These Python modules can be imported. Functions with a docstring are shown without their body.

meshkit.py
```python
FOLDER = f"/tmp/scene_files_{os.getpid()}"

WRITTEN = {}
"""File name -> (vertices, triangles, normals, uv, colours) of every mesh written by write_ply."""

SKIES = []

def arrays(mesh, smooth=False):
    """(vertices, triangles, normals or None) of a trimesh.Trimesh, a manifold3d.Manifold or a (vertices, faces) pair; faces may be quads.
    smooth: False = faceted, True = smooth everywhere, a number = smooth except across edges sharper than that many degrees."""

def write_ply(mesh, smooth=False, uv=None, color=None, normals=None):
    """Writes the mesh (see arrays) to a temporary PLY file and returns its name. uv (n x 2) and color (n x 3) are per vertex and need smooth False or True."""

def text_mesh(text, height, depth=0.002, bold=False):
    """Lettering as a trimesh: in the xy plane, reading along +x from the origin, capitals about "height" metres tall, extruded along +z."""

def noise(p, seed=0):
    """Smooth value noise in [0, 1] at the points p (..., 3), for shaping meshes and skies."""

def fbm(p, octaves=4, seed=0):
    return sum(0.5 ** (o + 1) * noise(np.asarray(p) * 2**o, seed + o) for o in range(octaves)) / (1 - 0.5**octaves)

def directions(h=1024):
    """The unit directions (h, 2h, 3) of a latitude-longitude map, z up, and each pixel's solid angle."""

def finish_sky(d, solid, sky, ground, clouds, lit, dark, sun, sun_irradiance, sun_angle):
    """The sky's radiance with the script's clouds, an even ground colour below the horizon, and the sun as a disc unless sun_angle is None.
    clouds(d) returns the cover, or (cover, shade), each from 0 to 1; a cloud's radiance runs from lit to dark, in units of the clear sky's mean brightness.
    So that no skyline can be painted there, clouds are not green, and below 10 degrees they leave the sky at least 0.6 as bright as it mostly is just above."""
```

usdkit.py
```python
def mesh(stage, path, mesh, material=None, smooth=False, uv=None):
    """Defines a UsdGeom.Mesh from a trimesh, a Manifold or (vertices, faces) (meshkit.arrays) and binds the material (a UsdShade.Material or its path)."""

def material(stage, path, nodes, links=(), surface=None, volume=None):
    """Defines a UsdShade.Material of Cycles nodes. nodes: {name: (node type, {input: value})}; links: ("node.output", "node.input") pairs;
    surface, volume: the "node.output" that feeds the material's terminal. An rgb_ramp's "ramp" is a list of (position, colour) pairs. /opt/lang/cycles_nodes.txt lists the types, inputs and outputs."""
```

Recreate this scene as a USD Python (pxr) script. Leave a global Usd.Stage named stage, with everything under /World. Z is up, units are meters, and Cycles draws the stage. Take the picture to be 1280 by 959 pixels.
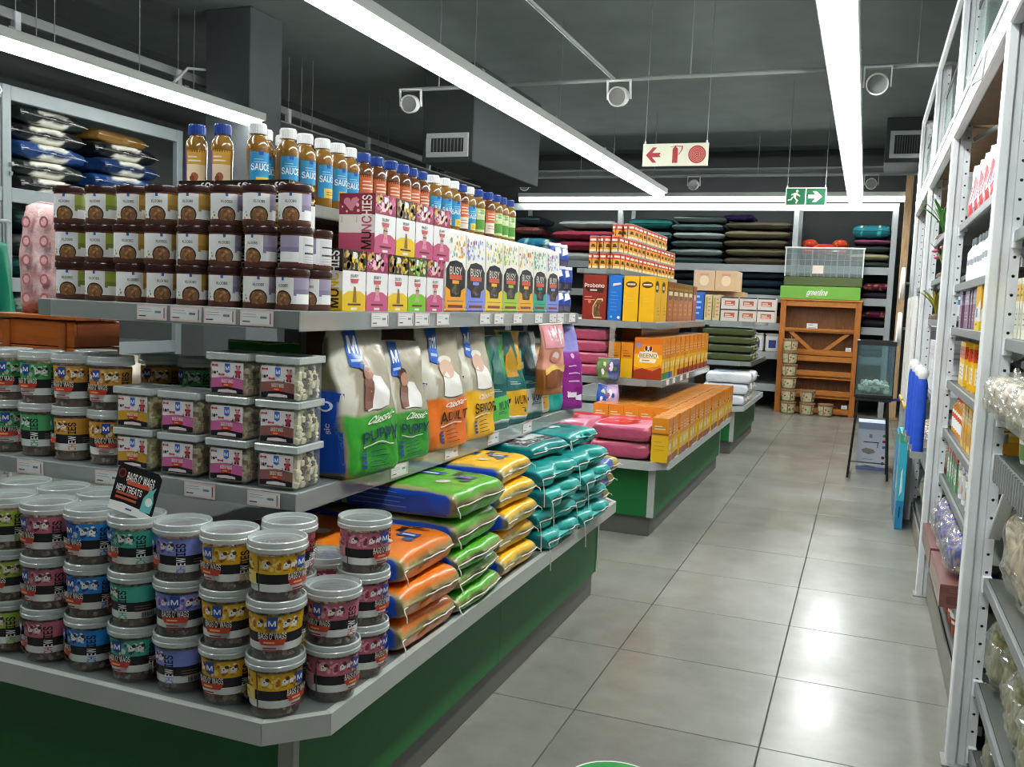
import math, random
import numpy as np
import trimesh
import meshkit, usdkit
from pxr import Gf, Sdf, Usd, UsdGeom, UsdShade, Vt
from shapely.geometry import Polygon, Point, box as sbox
from shapely import affinity

stage = Usd.Stage.CreateInMemory()
UsdGeom.SetStageUpAxis(stage, 'Z')
UsdGeom.Xform.Define(stage, '/World')
UsdGeom.Scope.Define(stage, '/World/Looks')

# ------------------------------------------------------------------ camera and light levels
YAW, PITCH, ROLL, FPX, CAM_H = -0.36427, -0.0899, 0.04096, 1146.6, 1.36
EXPOSURE = 0.25
LAMP = 36.0            # emission of the strip lamps' diffusers


def make_camera():
    cy, sy, cp, sp, cr, sr = math.cos(YAW), math.sin(YAW), math.cos(PITCH), math.sin(PITCH), math.cos(ROLL), math.sin(ROLL)
    f = np.array([sy * cp, cy * cp, sp]); ri = np.array([cy, -sy, 0.0]); up = np.cross(ri, f)
    r2, u2 = ri * cr + up * sr, up * cr - ri * sr
    cam = UsdGeom.Camera.Define(stage, '/World/camera')
    cam.CreateHorizontalApertureAttr(36.0)
    cam.CreateVerticalApertureAttr(36.0 * 959 / 1280)
    cam.CreateFocalLengthAttr(36.0 * FPX / 1280)
    cam.CreateClippingRangeAttr(Gf.Vec2f(0.05, 200))
    cam.CreateExposureAttr(EXPOSURE)
    m = Gf.Matrix4d(*r2, 0, *u2, 0, *(-f), 0, 0, 0, CAM_H, 1)
    cam.AddTransformOp().Set(m)


make_camera()

# ------------------------------------------------------------------ colours and materials


def lin(h):
    """'#rrggbb' (display colour) to linear RGB."""
    h = h.lstrip('#')
    c = np.array([int(h[i:i + 2], 16) for i in (0, 2, 4)]) / 255.0
    return tuple(np.where(c <= 0.04045, c / 12.92, ((c + 0.055) / 1.055) ** 2.4))


_mats = {}


def mat(name, color, rough=0.5, metal=0.0, noise=None, spec=0.5, coat=0.0, bump=None):
    """Plain material; noise=(scale, amount) varies the colour, bump=(scale, strength)."""
    if name in _mats:
        return _mats[name]
    c = lin(color) if isinstance(color, str) else color
    nodes = {'p': ('principled_bsdf', {'base_color': c, 'roughness': rough, 'metallic': metal, 'specular_ior_level': spec, 'coat_weight': coat, 'coat_roughness': 0.1})}
    links = []
    if noise or bump:
        nodes['tc'] = ('texture_coordinate', {})
    if noise:
        s, a = noise
        nodes['n'] = ('noise_texture', {'scale': s, 'detail': 4.0, 'roughness': 0.6})
        nodes['r'] = ('rgb_ramp', {'ramp': [(0.25, tuple(x * (1 - a) for x in c)), (0.75, tuple(min(1, x * (1 + a)) for x in c))]})
        links += [('tc.object', 'n.vector'), ('n.fac', 'r.fac'), ('r.color', 'p.base_color')]
    if bump:
        s, a = bump
        nodes['bn'] = ('noise_texture', {'scale': s, 'detail': 3.0})
        nodes['bp'] = ('bump', {'strength': a, 'distance': 0.01})
        links += [('tc.object', 'bn.vector'), ('bn.fac', 'bp.height'), ('bp.normal', 'p.normal')]
    _mats[name] = usdkit.material(stage, '/World/Looks/' + name, nodes, links, surface='p.BSDF')
    return _mats[name]


def printed(name, rough=0.45, coat=0.0, bump=None, spec=0.5):
    """Reads the flat print colours of a mesh (primvar Col)."""
    if name in _mats:
        return _mats[name]
    nodes = {'a': ('attribute', {'attribute': 'Col'}), 'p': ('principled_bsdf', {'roughness': rough, 'coat_weight': coat, 'coat_roughness': 0.08, 'specular_ior_level': spec})}
    links = [('a.color', 'p.base_color')]
    if bump:
        nodes['tc'] = ('texture_coordinate', {})
        nodes['bn'] = ('noise_texture', {'scale': bump[0], 'detail': 2.0})
        nodes['bp'] = ('bump', {'strength': bump[1], 'distance': 0.01})
        links += [('tc.object', 'bn.vector'), ('bn.fac', 'bp.height'), ('bp.normal', 'p.normal')]
    _mats[name] = usdkit.material(stage, '/World/Looks/' + name, nodes, links, surface='p.BSDF')
    return _mats[name]


def clear(name, tint, fac, rough=0.12):
    """Thin clear plastic or pane: lets light through, with a milky share 'fac' and a gloss."""
    if name in _mats:
        return _mats[name]
    nodes = {'t': ('transparent_bsdf', {'color': lin(tint)}),
             'd': ('principled_bsdf', {'base_color': lin(tint), 'roughness': rough}),
             'g': ('glossy_bsdf', {'color': (1, 1, 1), 'roughness': rough}),
             'lw': ('layer_weight', {'blend': 0.5}),
             'pw': ('math', {'math_type': 'power', 'value2': 3.5}),
             'fr': ('math', {'math_type': 'multiply_add', 'value2': 0.5, 'value3': 0.035}),
             'm1': ('mix_closure', {'fac': fac}), 'm2': ('mix_closure', {})}
    links = [('t.BSDF', 'm1.closure1'), ('d.BSDF', 'm1.closure2'), ('lw.facing', 'pw.value1'), ('pw.value', 'fr.value1'), ('fr.value', 'm2.fac'), ('m1.closure', 'm2.closure1'), ('g.BSDF', 'm2.closure2')]
    _mats[name] = usdkit.material(stage, '/World/Looks/' + name, nodes, links, surface='m2.closure')
    return _mats[name]


def emitter(name, color, strength):
    if name not in _mats:
        _mats[name] = usdkit.material(stage, '/World/Looks/' + name, {'e': ('emission', {'color': color, 'strength': strength})}, [], surface='e.emission')
    return _mats[name]


def wood(name, a, b, scale=9.0, rough=0.45, axis='x'):
    if name in _mats:
        return _mats[name]
    sc = {'x': (0.12, 1.0, 1.0), 'y': (1.0, 0.12, 1.0), 'z': (1.0, 1.0, 0.12)}[axis]
    nodes = {'tc': ('texture_coordinate', {}), 'mp': ('mapping', {'scale': sc}),
             'n': ('noise_texture', {'scale': scale * 4, 'detail': 5.0, 'distortion': 1.2}),
             'r': ('rgb_ramp', {'ramp': [(0.3, lin(a)), (0.55, lin(b)), (0.75, lin(a))]}),
             'p': ('principled_bsdf', {'roughness': rough})}
    links = [('tc.object', 'mp.vector'), ('mp.vector', 'n.vector'), ('n.fac', 'r.fac'), ('r.color', 'p.base_color')]
    _mats[name] = usdkit.material(stage, '/World/Looks/' + name, nodes, links, surface='p.BSDF')
    return _mats[name]


PRINT = printed('printed_paper', 0.45)
GLOSS = printed('printed_gloss', 0.28, coat=0.25)
FILM = printed('printed_film', 0.33, coat=0.18, bump=(22.0, 0.35))
CLOTH = printed('printed_cloth', 0.85, bump=(60.0, 0.4), spec=0.25)

# ------------------------------------------------------------------ prims


_used = {}


def path_for(parent, name):
    k = parent + '/' + name
    n = _used.get(k, -1) + 1
    _used[k] = n
    return k if n == 0 else '%s_%03d' % (k, n)


def tag(p, label=None, cat=None, group=None, kind=None):
    p = p if isinstance(p, Usd.Prim) else p.GetPrim()
    for k, v in (('label', label), ('category', cat), ('group', group), ('kind', kind)):
        if v:
            p.SetCustomDataByKey(k, v)
    return p


def place_ops(x, loc, rot, s):
    x.AddTranslateOp().Set(Gf.Vec3d(*map(float, loc)))
    x.AddRotateXYZOp().Set(Gf.Vec3f(*map(float, rot)))
    x.AddScaleOp().Set(Gf.Vec3f(*((s,) * 3 if np.ndim(s) == 0 else s)))


def thing(name, label, cat, loc=(0, 0, 0), rot=(0, 0, 0), group=None, s=1.0, kind=None):
    x = UsdGeom.Xform.Define(stage, path_for('/World', name))
    place_ops(x, loc, rot, s)
    return tag(x, label, cat, group, kind)


_protos = {}


def put(key, builder, name, label, cat, loc, rot=(0, 0, 0), group=None, s=1.0):
    """One thing of a kind: the first is built with its parts, the others reference it."""
    t = thing(name, label, cat, loc, rot, group, s)
    if key in _protos:
        t.GetReferences().AddInternalReference(_protos[key])
        t.SetInstanceable(True)
    else:
        _protos[key] = t.GetPath()
        builder(t)
    return t


def part(parent, name, mesh, m, smooth=False, label=None, kind=None):
    """A mesh under parent (a prim or '/World'); mesh may be a Printed (with colours)."""
    base = parent if isinstance(parent, str) else str(parent.GetPath())
    p = path_for(base, name)
    if isinstance(mesh, Printed):
        g = usdkit.mesh(stage, p, (mesh.v, mesh.f), m, smooth=bool(smooth))
        UsdGeom.PrimvarsAPI(g).CreatePrimvar('Col', Sdf.ValueTypeNames.Color3fArray, 'vertex').Set(Vt.Vec3fArray.FromNumpy(np.asarray(mesh.c, np.float32)))
    else:
        g = usdkit.mesh(stage, p, mesh, m, smooth=smooth)
    return tag(g, label, kind=kind)


def whole(name, mesh, m, label, cat, group=None, smooth=False, kind=None):
    """A thing that is one mesh."""
    return tag(part('/World', name, mesh, m, smooth), label, cat, group, kind)


def struct(name, mesh, m, smooth=False):
    return tag(part('/World', name, mesh, m, smooth), kind='structure')


# ------------------------------------------------------------------ shapes


class Printed:
    def __init__(self, v, f, c):
        self.v, self.f, self.c = np.asarray(v, float), np.asarray(f, int), np.asarray(c, float)

    @staticmethod
    def join(ps):
        n, v, f, c = 0, [], [], []
        for p in ps:
            v.append(p.v); f.append(p.f + n); c.append(p.c); n += len(p.v)
        return Printed(np.vstack(v), np.vstack(f), np.vstack(c))


def tint(mesh, color):
    v, f, _ = meshkit.arrays(mesh)
    return Printed(v, f, np.tile(lin(color) if isinstance(color, str) else color, (len(v), 1)))


def join(*ms):
    ms = [m for m in ms if m is not None]
    return trimesh.util.concatenate([trimesh.Trimesh(*meshkit.arrays(m)[:2], process=False) for m in ms])


def bx(x0, x1, y0, y1, z0, z1, c=0.0):
    """Box, with chamfered edges when c > 0."""
    lo, hi = np.minimum([x0, y0, z0], [x1, y1, z1]), np.maximum([x0, y0, z0], [x1, y1, z1])
    if c <= 0:
        m = trimesh.creation.box(hi - lo)
        m.apply_translation((lo + hi) / 2)
        return m
    c = min(c, 0.45 * (hi - lo).min())
    pts = []
    for i in (0, 1):
        for j in (0, 1):
            for k in (0, 1):
                corner = np.where([i, j, k], hi, lo)
                inward = np.where([i, j, k], -c, c)
                for a in range(3):
                    p = corner + inward
                    p[a] = corner[a]
                    pts.append(p)
    return trimesh.convex.convex_hull(np.array(pts))


def lathe(prof, n=28, sy=1.0):
    """Solid of revolution about z of (radius, z) points."""
    prof = [(max(r, 1e-5), z) for r, z in prof]
    a = np.arange(n) * 2 * np.pi / n
    v = np.array([(r * math.cos(t), sy * r * math.sin(t), z) for r, z in prof for t in a])
    f = []
    for i in range(len(prof) - 1):
        for j in range(n):
            k = (j + 1) % n
            f.append((i * n + j, i * n + k, (i + 1) * n + k, (i + 1) * n + j))
    return trimesh.Trimesh(*meshkit.arrays((v, np.array(f)))[:2], process=False)


def tube(pts, r, sides=6):
    p = np.asarray(pts, float)
    t = np.gradient(p, axis=0)
    t /= np.linalg.norm(t, axis=1, keepdims=True) + 1e-12
    a = np.cross(t, np.where(np.abs(t[:, 2:]) < 0.9, [0, 0, 1.0], [1.0, 0, 0]))
    a /= np.linalg.norm(a, axis=1, keepdims=True) + 1e-12
    b = np.cross(t, a)
    ang = np.arange(sides) * 2 * np.pi / sides
    v = p[:, None] + r * (np.cos(ang)[None, :, None] * a[:, None] + np.sin(ang)[None, :, None] * b[:, None])
    f = []
    for i in range(len(p) - 1):
        for j in range(sides):
            k = (j + 1) % sides
            f.append((i * sides + j, i * sides + k, (i + 1) * sides + k, (i + 1) * sides + j))
    f = meshkit.arrays((v.reshape(-1, 3), np.array(f)))[1]
    m = len(p) - 1
    caps = [(0, j + 1, j) for j in range(1, sides - 1)] + [(m * sides, m * sides + j, m * sides + j + 1) for j in range(1, sides - 1)]
    return trimesh.Trimesh(v.reshape(-1, 3), np.vstack([f, caps]), process=False)


def prism(pts, z0, z1):
    m = trimesh.creation.extrude_polygon(Polygon(pts), z1 - z0, engine='earcut')
    m.apply_translation((0, 0, z0))
    return m


def moved(m, d=(0, 0, 0), rot=(0, 0, 0)):
    m = m.copy()
    T = trimesh.transformations
    for i, ax in enumerate(np.eye(3)):
        if rot[i]:
            m.apply_transform(T.rotation_matrix(math.radians(rot[i]), ax))
    m.apply_translation(d)
    return m


_letters = {}


def letters(s, bold=True):
    """(points, triangles, width) of flat lettering whose capitals are 1 high."""
    if (s, bold) not in _letters:
        m = meshkit.text_mesh(s, 1.0, 0.1, bold)
        v, f = np.array(m.vertices), np.array(m.faces)
        top = (v[f][:, :, 2] > 0.05).all(1)
        f = f[top]
        ids = np.unique(f)
        re = np.full(len(v), -1); re[ids] = np.arange(len(ids))
        _letters[s, bold] = (v[ids][:, :2] - [v[ids][:, 0].min(), 0], re[f], np.ptp(v[ids][:, 0]))
    return _letters[s, bold]


class Canvas:
    """Flat print laid out in metres; each shape lies a hair above the one before."""

    def __init__(self, base=0.0003, step=0.00012, cell=10.0, rows=None, sub=None):
        self.base, self.step, self.items, self.cell, self.rows, self.sub = base, step, [], cell, rows, sub

    def _add(self, p, f, col, layer=None):
        self.items.append((np.asarray(p, float), np.asarray(f, int), lin(col) if isinstance(col, str) else col, len(self.items) if layer is None else layer))
        return self

    def rect(self, x0, x1, y0, y1, col, layer=None, cell=None, rows=None):
        cell = cell or self.cell
        nx, ny = max(1, int(abs(x1 - x0) / cell)), rows or self.rows or max(1, int(abs(y1 - y0) / cell))
        nx, ny = min(nx, 90), min(ny, 40)
        gx, gy = np.meshgrid(np.linspace(x0, x1, nx + 1), np.linspace(y0, y1, ny + 1))
        i, j = np.meshgrid(np.arange(nx), np.arange(ny))
        a = (j * (nx + 1) + i).ravel()
        f = np.vstack([np.stack([a, a + 1, a + nx + 2], 1), np.stack([a, a + nx + 2, a + nx + 1], 1)])
        return self._add(np.stack([gx.ravel(), gy.ravel()], 1), f, col, layer)

    def poly(self, pts, col, layer=None, cell=None):
        cell = cell or min(self.cell, 0.03)
        g = pts if hasattr(pts, 'exterior') else Polygon(pts)
        v, f = trimesh.creation.triangulate_polygon(g, engine='earcut')
        v3 = np.column_stack([v, np.zeros(len(v))])
        if cell and np.ptp(v, axis=0).max() > cell:
            v3, f = trimesh.remesh.subdivide_to_size(v3, f, cell, max_iter=8)
        v3 = np.asarray(v3)
        e = np.cross(v3[f[:, 1]] - v3[f[:, 0]], v3[f[:, 2]] - v3[f[:, 0]])[:, 2]
        f = np.where((e < 0)[:, None], np.asarray(f)[:, ::-1], f)
        return self._add(v3[:, :2], f, col, layer)

    def disc(self, x, y, r, col, layer=None, n=10, ry=None):
        a = np.arange(n) * 2 * np.pi / n
        if self.rows == 1 and r > 0.005:
            return self.poly([(x + r * math.cos(q), y + (ry or r) * math.sin(q)) for q in a], col, layer)
        p = np.vstack([[x, y], np.stack([x + r * np.cos(a), y + (ry or r) * np.sin(a)], 1)])
        f = [(0, 1 + i, 1 + (i + 1) % n) for i in range(n)]
        return self._add(p, f, col, layer)

    def text(self, s, x, y, h, col, rot=0, bold=True, layer=None, w=None, mid=False, skew=0.0):
        """Lettering from (x, y), capitals h high, squeezed to the width w when given; mid centres it."""
        p, f, wid = letters(s, bold)
        k = h if w is None else w / wid
        q = p * [k, h]
        if self.sub:
            q, f = trimesh.remesh.subdivide_to_size(np.column_stack([q, 0 * q[:, 0]]), f, self.sub, max_iter=6)
            q = np.asarray(q)[:, :2]
        if mid:
            q = q - [wid * k / 2, h / 2]
        q = q + np.stack([q[:, 1] * skew, 0 * q[:, 1]], 1)
        a = math.radians(rot)
        q = q @ np.array([[math.cos(a), math.sin(a)], [-math.sin(a), math.cos(a)]])
        return self._add(q + [x, y], f, col, layer)

    def lines(self, x0, x1, y, n, pitch, col, t=0.0012, layer=None, seed=1):
        """A block of small print too fine to read: thin bars of uneven length."""
        rnd = random.Random(seed)
        lay = len(self.items) if layer is None else layer
        for i in range(n):
            self.rect(x0, x0 + (x1 - x0) * rnd.uniform(0.6, 1), y - i * pitch, y - i * pitch + t, col, lay)
        return self

    def blobs(self, x0, x1, y0, y1, n, r, cols, seed=0, layer=None):
        rnd = random.Random(seed)
        lay = len(self.items) if layer is None else layer
        for i in range(n):
            q = rnd.uniform(0.5, 1) * r
            self.disc(rnd.uniform(x0 + q, x1 - q), rnd.uniform(y0 + q, y1 - q), q, rnd.choice(cols), lay + i % 3, n=7, ry=q * rnd.uniform(0.6, 1.4))
        return self

    def build(self, f3):
        out = []
        for p, f, c, lay in self.items:
            out.append(Printed(f3(p, self.base + lay * self.step), f, np.tile(c, (len(p), 1))))
        return Printed.join(out)


def on_wrap(radius, z0, phi0=0.0, sy=1.0, taper=0.0):
    """Canvas x runs round a (tapered) cylinder, canvas y up it."""
    def f(p, o):
        r0 = radius + taper * p[:, 1]
        a = p[:, 0] / radius + phi0
        return np.stack([(r0 + o) * np.cos(a), (r0 * sy + o) * np.sin(a), z0 + p[:, 1]], 1)
    return f


def on_plane(o, ex, ey):
    o, ex, ey = np.array(o, float), np.array(ex, float), np.array(ey, float)
    n = np.cross(ex, ey)
    return lambda p, d: o + p[:, :1] * ex + p[:, 1:] * ey + d * n


def front(x, y, z):
    """Faces -y: canvas x to +x."""
    return on_plane((x, y, z), (1, 0, 0), (0, 0, 1))


def side(x, y, z):
    """Faces +x: canvas x to +y."""
    return on_plane((x, y, z), (0, 1, 0), (0, 0, 1))


def top(x, y, z):
    return on_plane((x, y, z), (1, 0, 0), (0, 1, 0))


ORD = ['first', 'second', 'third', 'fourth', 'fifth', 'sixth', 'seventh', 'eighth', 'ninth', 'tenth', 'eleventh', 'twelfth', 'thirteenth', 'fourteenth', 'fifteenth', 'sixteenth', 'seventeenth', 'eighteenth', 'nineteenth', 'twentieth']
LEVEL = {1: [''], 2: ['bottom', 'top'], 3: ['bottom', 'middle', 'top']}

# ------------------------------------------------------------------ the room
X0, X1, Y0, Y1, ZC = -6.9, 1.35, -4.6, 14.2, 3.72
M_CEIL = mat('ceiling_paint', '#7a8583', 0.8, noise=(1.5, 0.15))
M_WALL = mat('wall_paint', '#454a4a', 0.8, noise=(2.0, 0.12))
M_GROUT = mat('grout', '#57554f', 0.9)
M_STEEL = mat('white_steel', '#dfe4e6', 0.35, noise=(6.0, 0.04))
M_GREY = mat('grey_steel', '#8f9492', 0.42, noise=(5.0, 0.06))
M_DGREY = mat('dark_steel', '#50554f', 0.5)
M_BLACK = mat('black_plastic', '#16181a', 0.4)
M_WHITE = mat('white_plastic', '#e6e7e3', 0.4)
M_GREEN = mat('green_laminate', '#0b6a2e', 0.5, noise=(3.0, 0.08))


def tile_material(i):
    base = np.array(lin('#83837a')) * (0.94 + 0.04 * i)
    return usdkit.material(stage, '/World/Looks/floor_tile_%d' % i, {
        'tc': ('texture_coordinate', {}), 'g': ('geometry', {}),
        'n': ('noise_texture', {'scale': 7.0, 'detail': 6.0, 'roughness': 0.65}),
        'n2': ('noise_texture', {'scale': 1.3, 'detail': 2.0}),
        'r': ('rgb_ramp', {'ramp': [(0.3, tuple(base * 0.86)), (0.7, tuple(base * 1.1))]}),
        'rr': ('map_range', {'from_min': 0.3, 'from_max': 0.7, 'to_min': 0.2, 'to_max': 0.34}),
        'p': ('principled_bsdf', {'specular_ior_level': 0.5})},
        [('g.position', 'n.vector'), ('g.position', 'n2.vector'), ('n.fac', 'r.fac'), ('r.color', 'p.base_color'), ('n2.fac', 'rr.value'), ('rr.result', 'p.roughness')], surface='p.BSDF')


def build_floor():
    mats = [tile_material(i) for i in range(3)]
    fl = tag(UsdGeom.Xform.Define(stage, path_for('/World', 'floor')), kind='structure')
    part(fl, 'bedding', bx(X0, X1, Y0, Y1, -0.12, -0.006), M_GROUT)
    s, g = 0.604, 0.0022
    rnd = random.Random(4)
    rest = []
    for i in range(-12, 4):
        for j in range(-13, 20):
            x, y = -0.218 + i * s, 2.872 + j * s
            x0, x1, y0, y1 = max(x + g, X0), min(x + s - g, X1), max(y + g, Y0), min(y + s - g, Y1)
            if x1 - x0 < 0.02 or y1 - y0 < 0.02:
                continue
            m = bx(x0, x1, y0, y1, -0.008, rnd.uniform(-0.0003, 0.0), 0.0012)
            if -3 <= i <= 0 and j >= -3:
                part(fl, 'floor_tile', m, mats[rnd.randrange(3)])
            else:
                rest.append(m)
    part(fl, 'outer_tiles', join(*rest), mats[1], kind='stuff')


build_floor()
struct('ceiling', bx(X0, X1, Y0, Y1, ZC, ZC + 0.1), M_CEIL)
struct('wall_back', bx(X0, X1, Y1, Y1 + 0.1, -0.1, ZC + 0.1), M_WALL)
struct('wall_left', bx(X0 - 0.1, X0, Y0, Y1, -0.1, ZC + 0.1), M_WALL)
struct('wall_right', bx(X1, X1 + 0.1, Y0, Y1, -0.1, ZC + 0.1), M_WALL)
struct('wall_front', bx(X0, X1, Y0 - 0.1, Y0, -0.1, ZC + 0.1), M_WALL)

col = tag(UsdGeom.Xform.Define(stage, path_for('/World', 'trim_1')), kind='structure')
part(col, 'column_shaft', bx(-5.42, -4.96, 6.55, 7.0, 0, ZC, 0.008), mat('column_paint', '#565b5d', 0.7, noise=(3, 0.1)))
part(col, 'column_foot', bx(-5.44, -4.94, 6.53, 7.02, 0, 0.09, 0.008), M_DGREY)
bm = tag(UsdGeom.Xform.Define(stage, path_for('/World', 'trim_2')), kind='structure')
part(bm, 'roof_beam', join(bx(-6.9, 0.9, 13.55, 13.7, 3.27, 3.29), bx(-6.9, 0.9, 13.62, 13.63, 3.29, 3.36), bx(-6.9, 0.9, 13.55, 13.7, 3.36, 3.38)), M_GREY)

# ------------------------------------------------------------------ strip lamps, each with its own light
M_TUBE = emitter('lamp_diffuser', (0.97, 1.0, 0.99), LAMP)
M_TUBE_FAR = emitter('far_lamp_diffuser', (0.97, 1.0, 0.99), LAMP * 0.45)
M_HOUSE = mat('lamp_housing', '#b9bdb9', 0.45)


def strip_lamp(label, x0, x1, y0, y1, z, along='y', hangers=(), glow=None):
    t = thing('strip_lamp', label, 'ceiling light', group=None)
    if along == 'y':
        part(t, 'housing', bx(x0 - 0.035, x1 + 0.035, y0, y1, z + 0.012, z + 0.075, 0.006), M_HOUSE)
        part(t, 'diffuser', bx(x0, x1, y0 + 0.01, y1 - 0.01, z - 0.035, z + 0.01, 0.008), glow or M_TUBE)
        for y in np.arange(y0 + 0.8, y1, 1.5):
            part(t, 'clip', bx(x0 - 0.04, x1 + 0.04, y, y + 0.05, z + 0.07, z + 0.082, 0.002), M_GREY)
        for y in hangers:
            xm = (x0 + x1) / 2
            part(t, 'hanger_wire', tube([(xm, y, z + 0.08), (xm, y, ZC - 0.01)], 0.004), M_GREY)
    else:
        part(t, 'housing', bx(x0, x1, y0 - 0.02, y1 + 0.03, z + 0.03, z + 0.09, 0.006), M_HOUSE)
        part(t, 'diffuser', bx(x0 + 0.01, x1 - 0.01, y0, y1, z - 0.035, z + 0.03, 0.008), M_TUBE_FAR)
        for x in np.arange(x0 + 0.5, x1, 1.35):
            part(t, 'bracket', bx(x, x + 0.05, y1, y1 + 0.1, z + 0.02, z + 0.07, 0.004), M_STEEL)
    return t


strip_lamp('long glowing strip lamp hanging over the tiled aisle beside the white racks', -0.285, -0.165, 0.3, 12.6, 2.77, hangers=(4.6, 7.2, 10.0))
strip_lamp('long glowing strip lamp running diagonally across the ceiling, above the promotional shelves', -2.59, -2.47, 0.3, 11.6, 2.77, hangers=(4.1, 5.7, 7.5, 9.3, 11.2))
strip_lamp('glowing strip lamp at upper left, above the dark bags rack', -4.98, -4.86, 0.3, 6.6, 2.77, hangers=(3.2, 5.25), glow=M_TUBE_FAR)
strip_lamp('level glowing strip lamp along the top of the far wall racking', -5.0, 0.42, 13.06, 13.14, 2.885, along='x')

# cable tray over the left lamp
t = thing('cable_tray', 'grey metal cable tray hanging above the left strip lamp', 'cable tray')
for z in (2.97, 3.14):
    part(t, 'tray_rail', bx(-5.66, -5.6, 1.2, 12.5, z, z + 0.07, 0.004), M_GREY)
part(t, 'tray_bed', bx(-5.6, -5.38, 1.2, 12.5, 2.985, 3.0), M_GREY)
for y in np.arange(1.6, 12.4, 1.6):
    part(t, 'tray_bracket', bx(-5.63, -5.58, y, y + 0.05, 2.93, 3.2, 0.004), M_STEEL)
    for dx in (0.0, 0.09, 0.17):
        part(t, 'hanger_rod', tube([(-5.6 + dx, y + 0.02 + dx, 3.0), (-5.6 + dx, y + 0.02 + dx, ZC - 0.01)], 0.004, 5), M_GREY)
part(t, 'loose_cable', tube([(-5.5, 6.2, 3.0), (-5.48, 6.4, 3.2), (-5.45, 6.8, 3.27), (-5.45, 7.3, 3.15), (-5.45, 7.6, 3.0)], 0.012), M_STEEL)

# pipes and spotlights
M_PIPE = mat('pipe_paint', '#9ba3a0', 0.5)
pp = thing('conduit_pipe', 'thin grey conduit pipe crossing under the dark ceiling with spotlights clamped along it', 'pipe')
part(pp, 'cross_pipe', tube([(-3.62, 6.75, 3.02), (0.62, 6.75, 3.02)], 0.016, 8), M_PIPE)
part(pp, 'branch_pipe', tube([(-1.86, 6.73, 3.02), (-1.86, 3.2, 3.02)], 0.014, 8), M_PIPE)
for x in (-3.3, -1.3, 0.2):
    part(pp, 'pipe_drop', tube([(x, 6.75, 3.02), (x, 6.75, ZC - 0.01)], 0.006, 6), M_PIPE)


def spot(t):
    part(t, 'lamp_head', moved(lathe([(0.0, -0.075), (0.05, -0.07), (0.07, -0.03), (0.072, 0.06), (0.062, 0.066), (0.06, 0.05)], 24), rot=(90, 0, 0)), M_WHITE, smooth=40)
    part(t, 'lens', moved(lathe([(0.0, 0.052), (0.059, 0.052), (0.059, 0.048)], 24), rot=(90, 0, 0)), mat('spot_lens', '#8d8f8c', 0.2))
    part(t, 'yoke', join(bx(-0.09, -0.08, -0.015, 0.015, -0.02, 0.115), bx(0.08, 0.09, -0.015, 0.015, -0.02, 0.115), bx(-0.09, 0.09, -0.015, 0.015, 0.105, 0.118)), M_WHITE)


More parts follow.
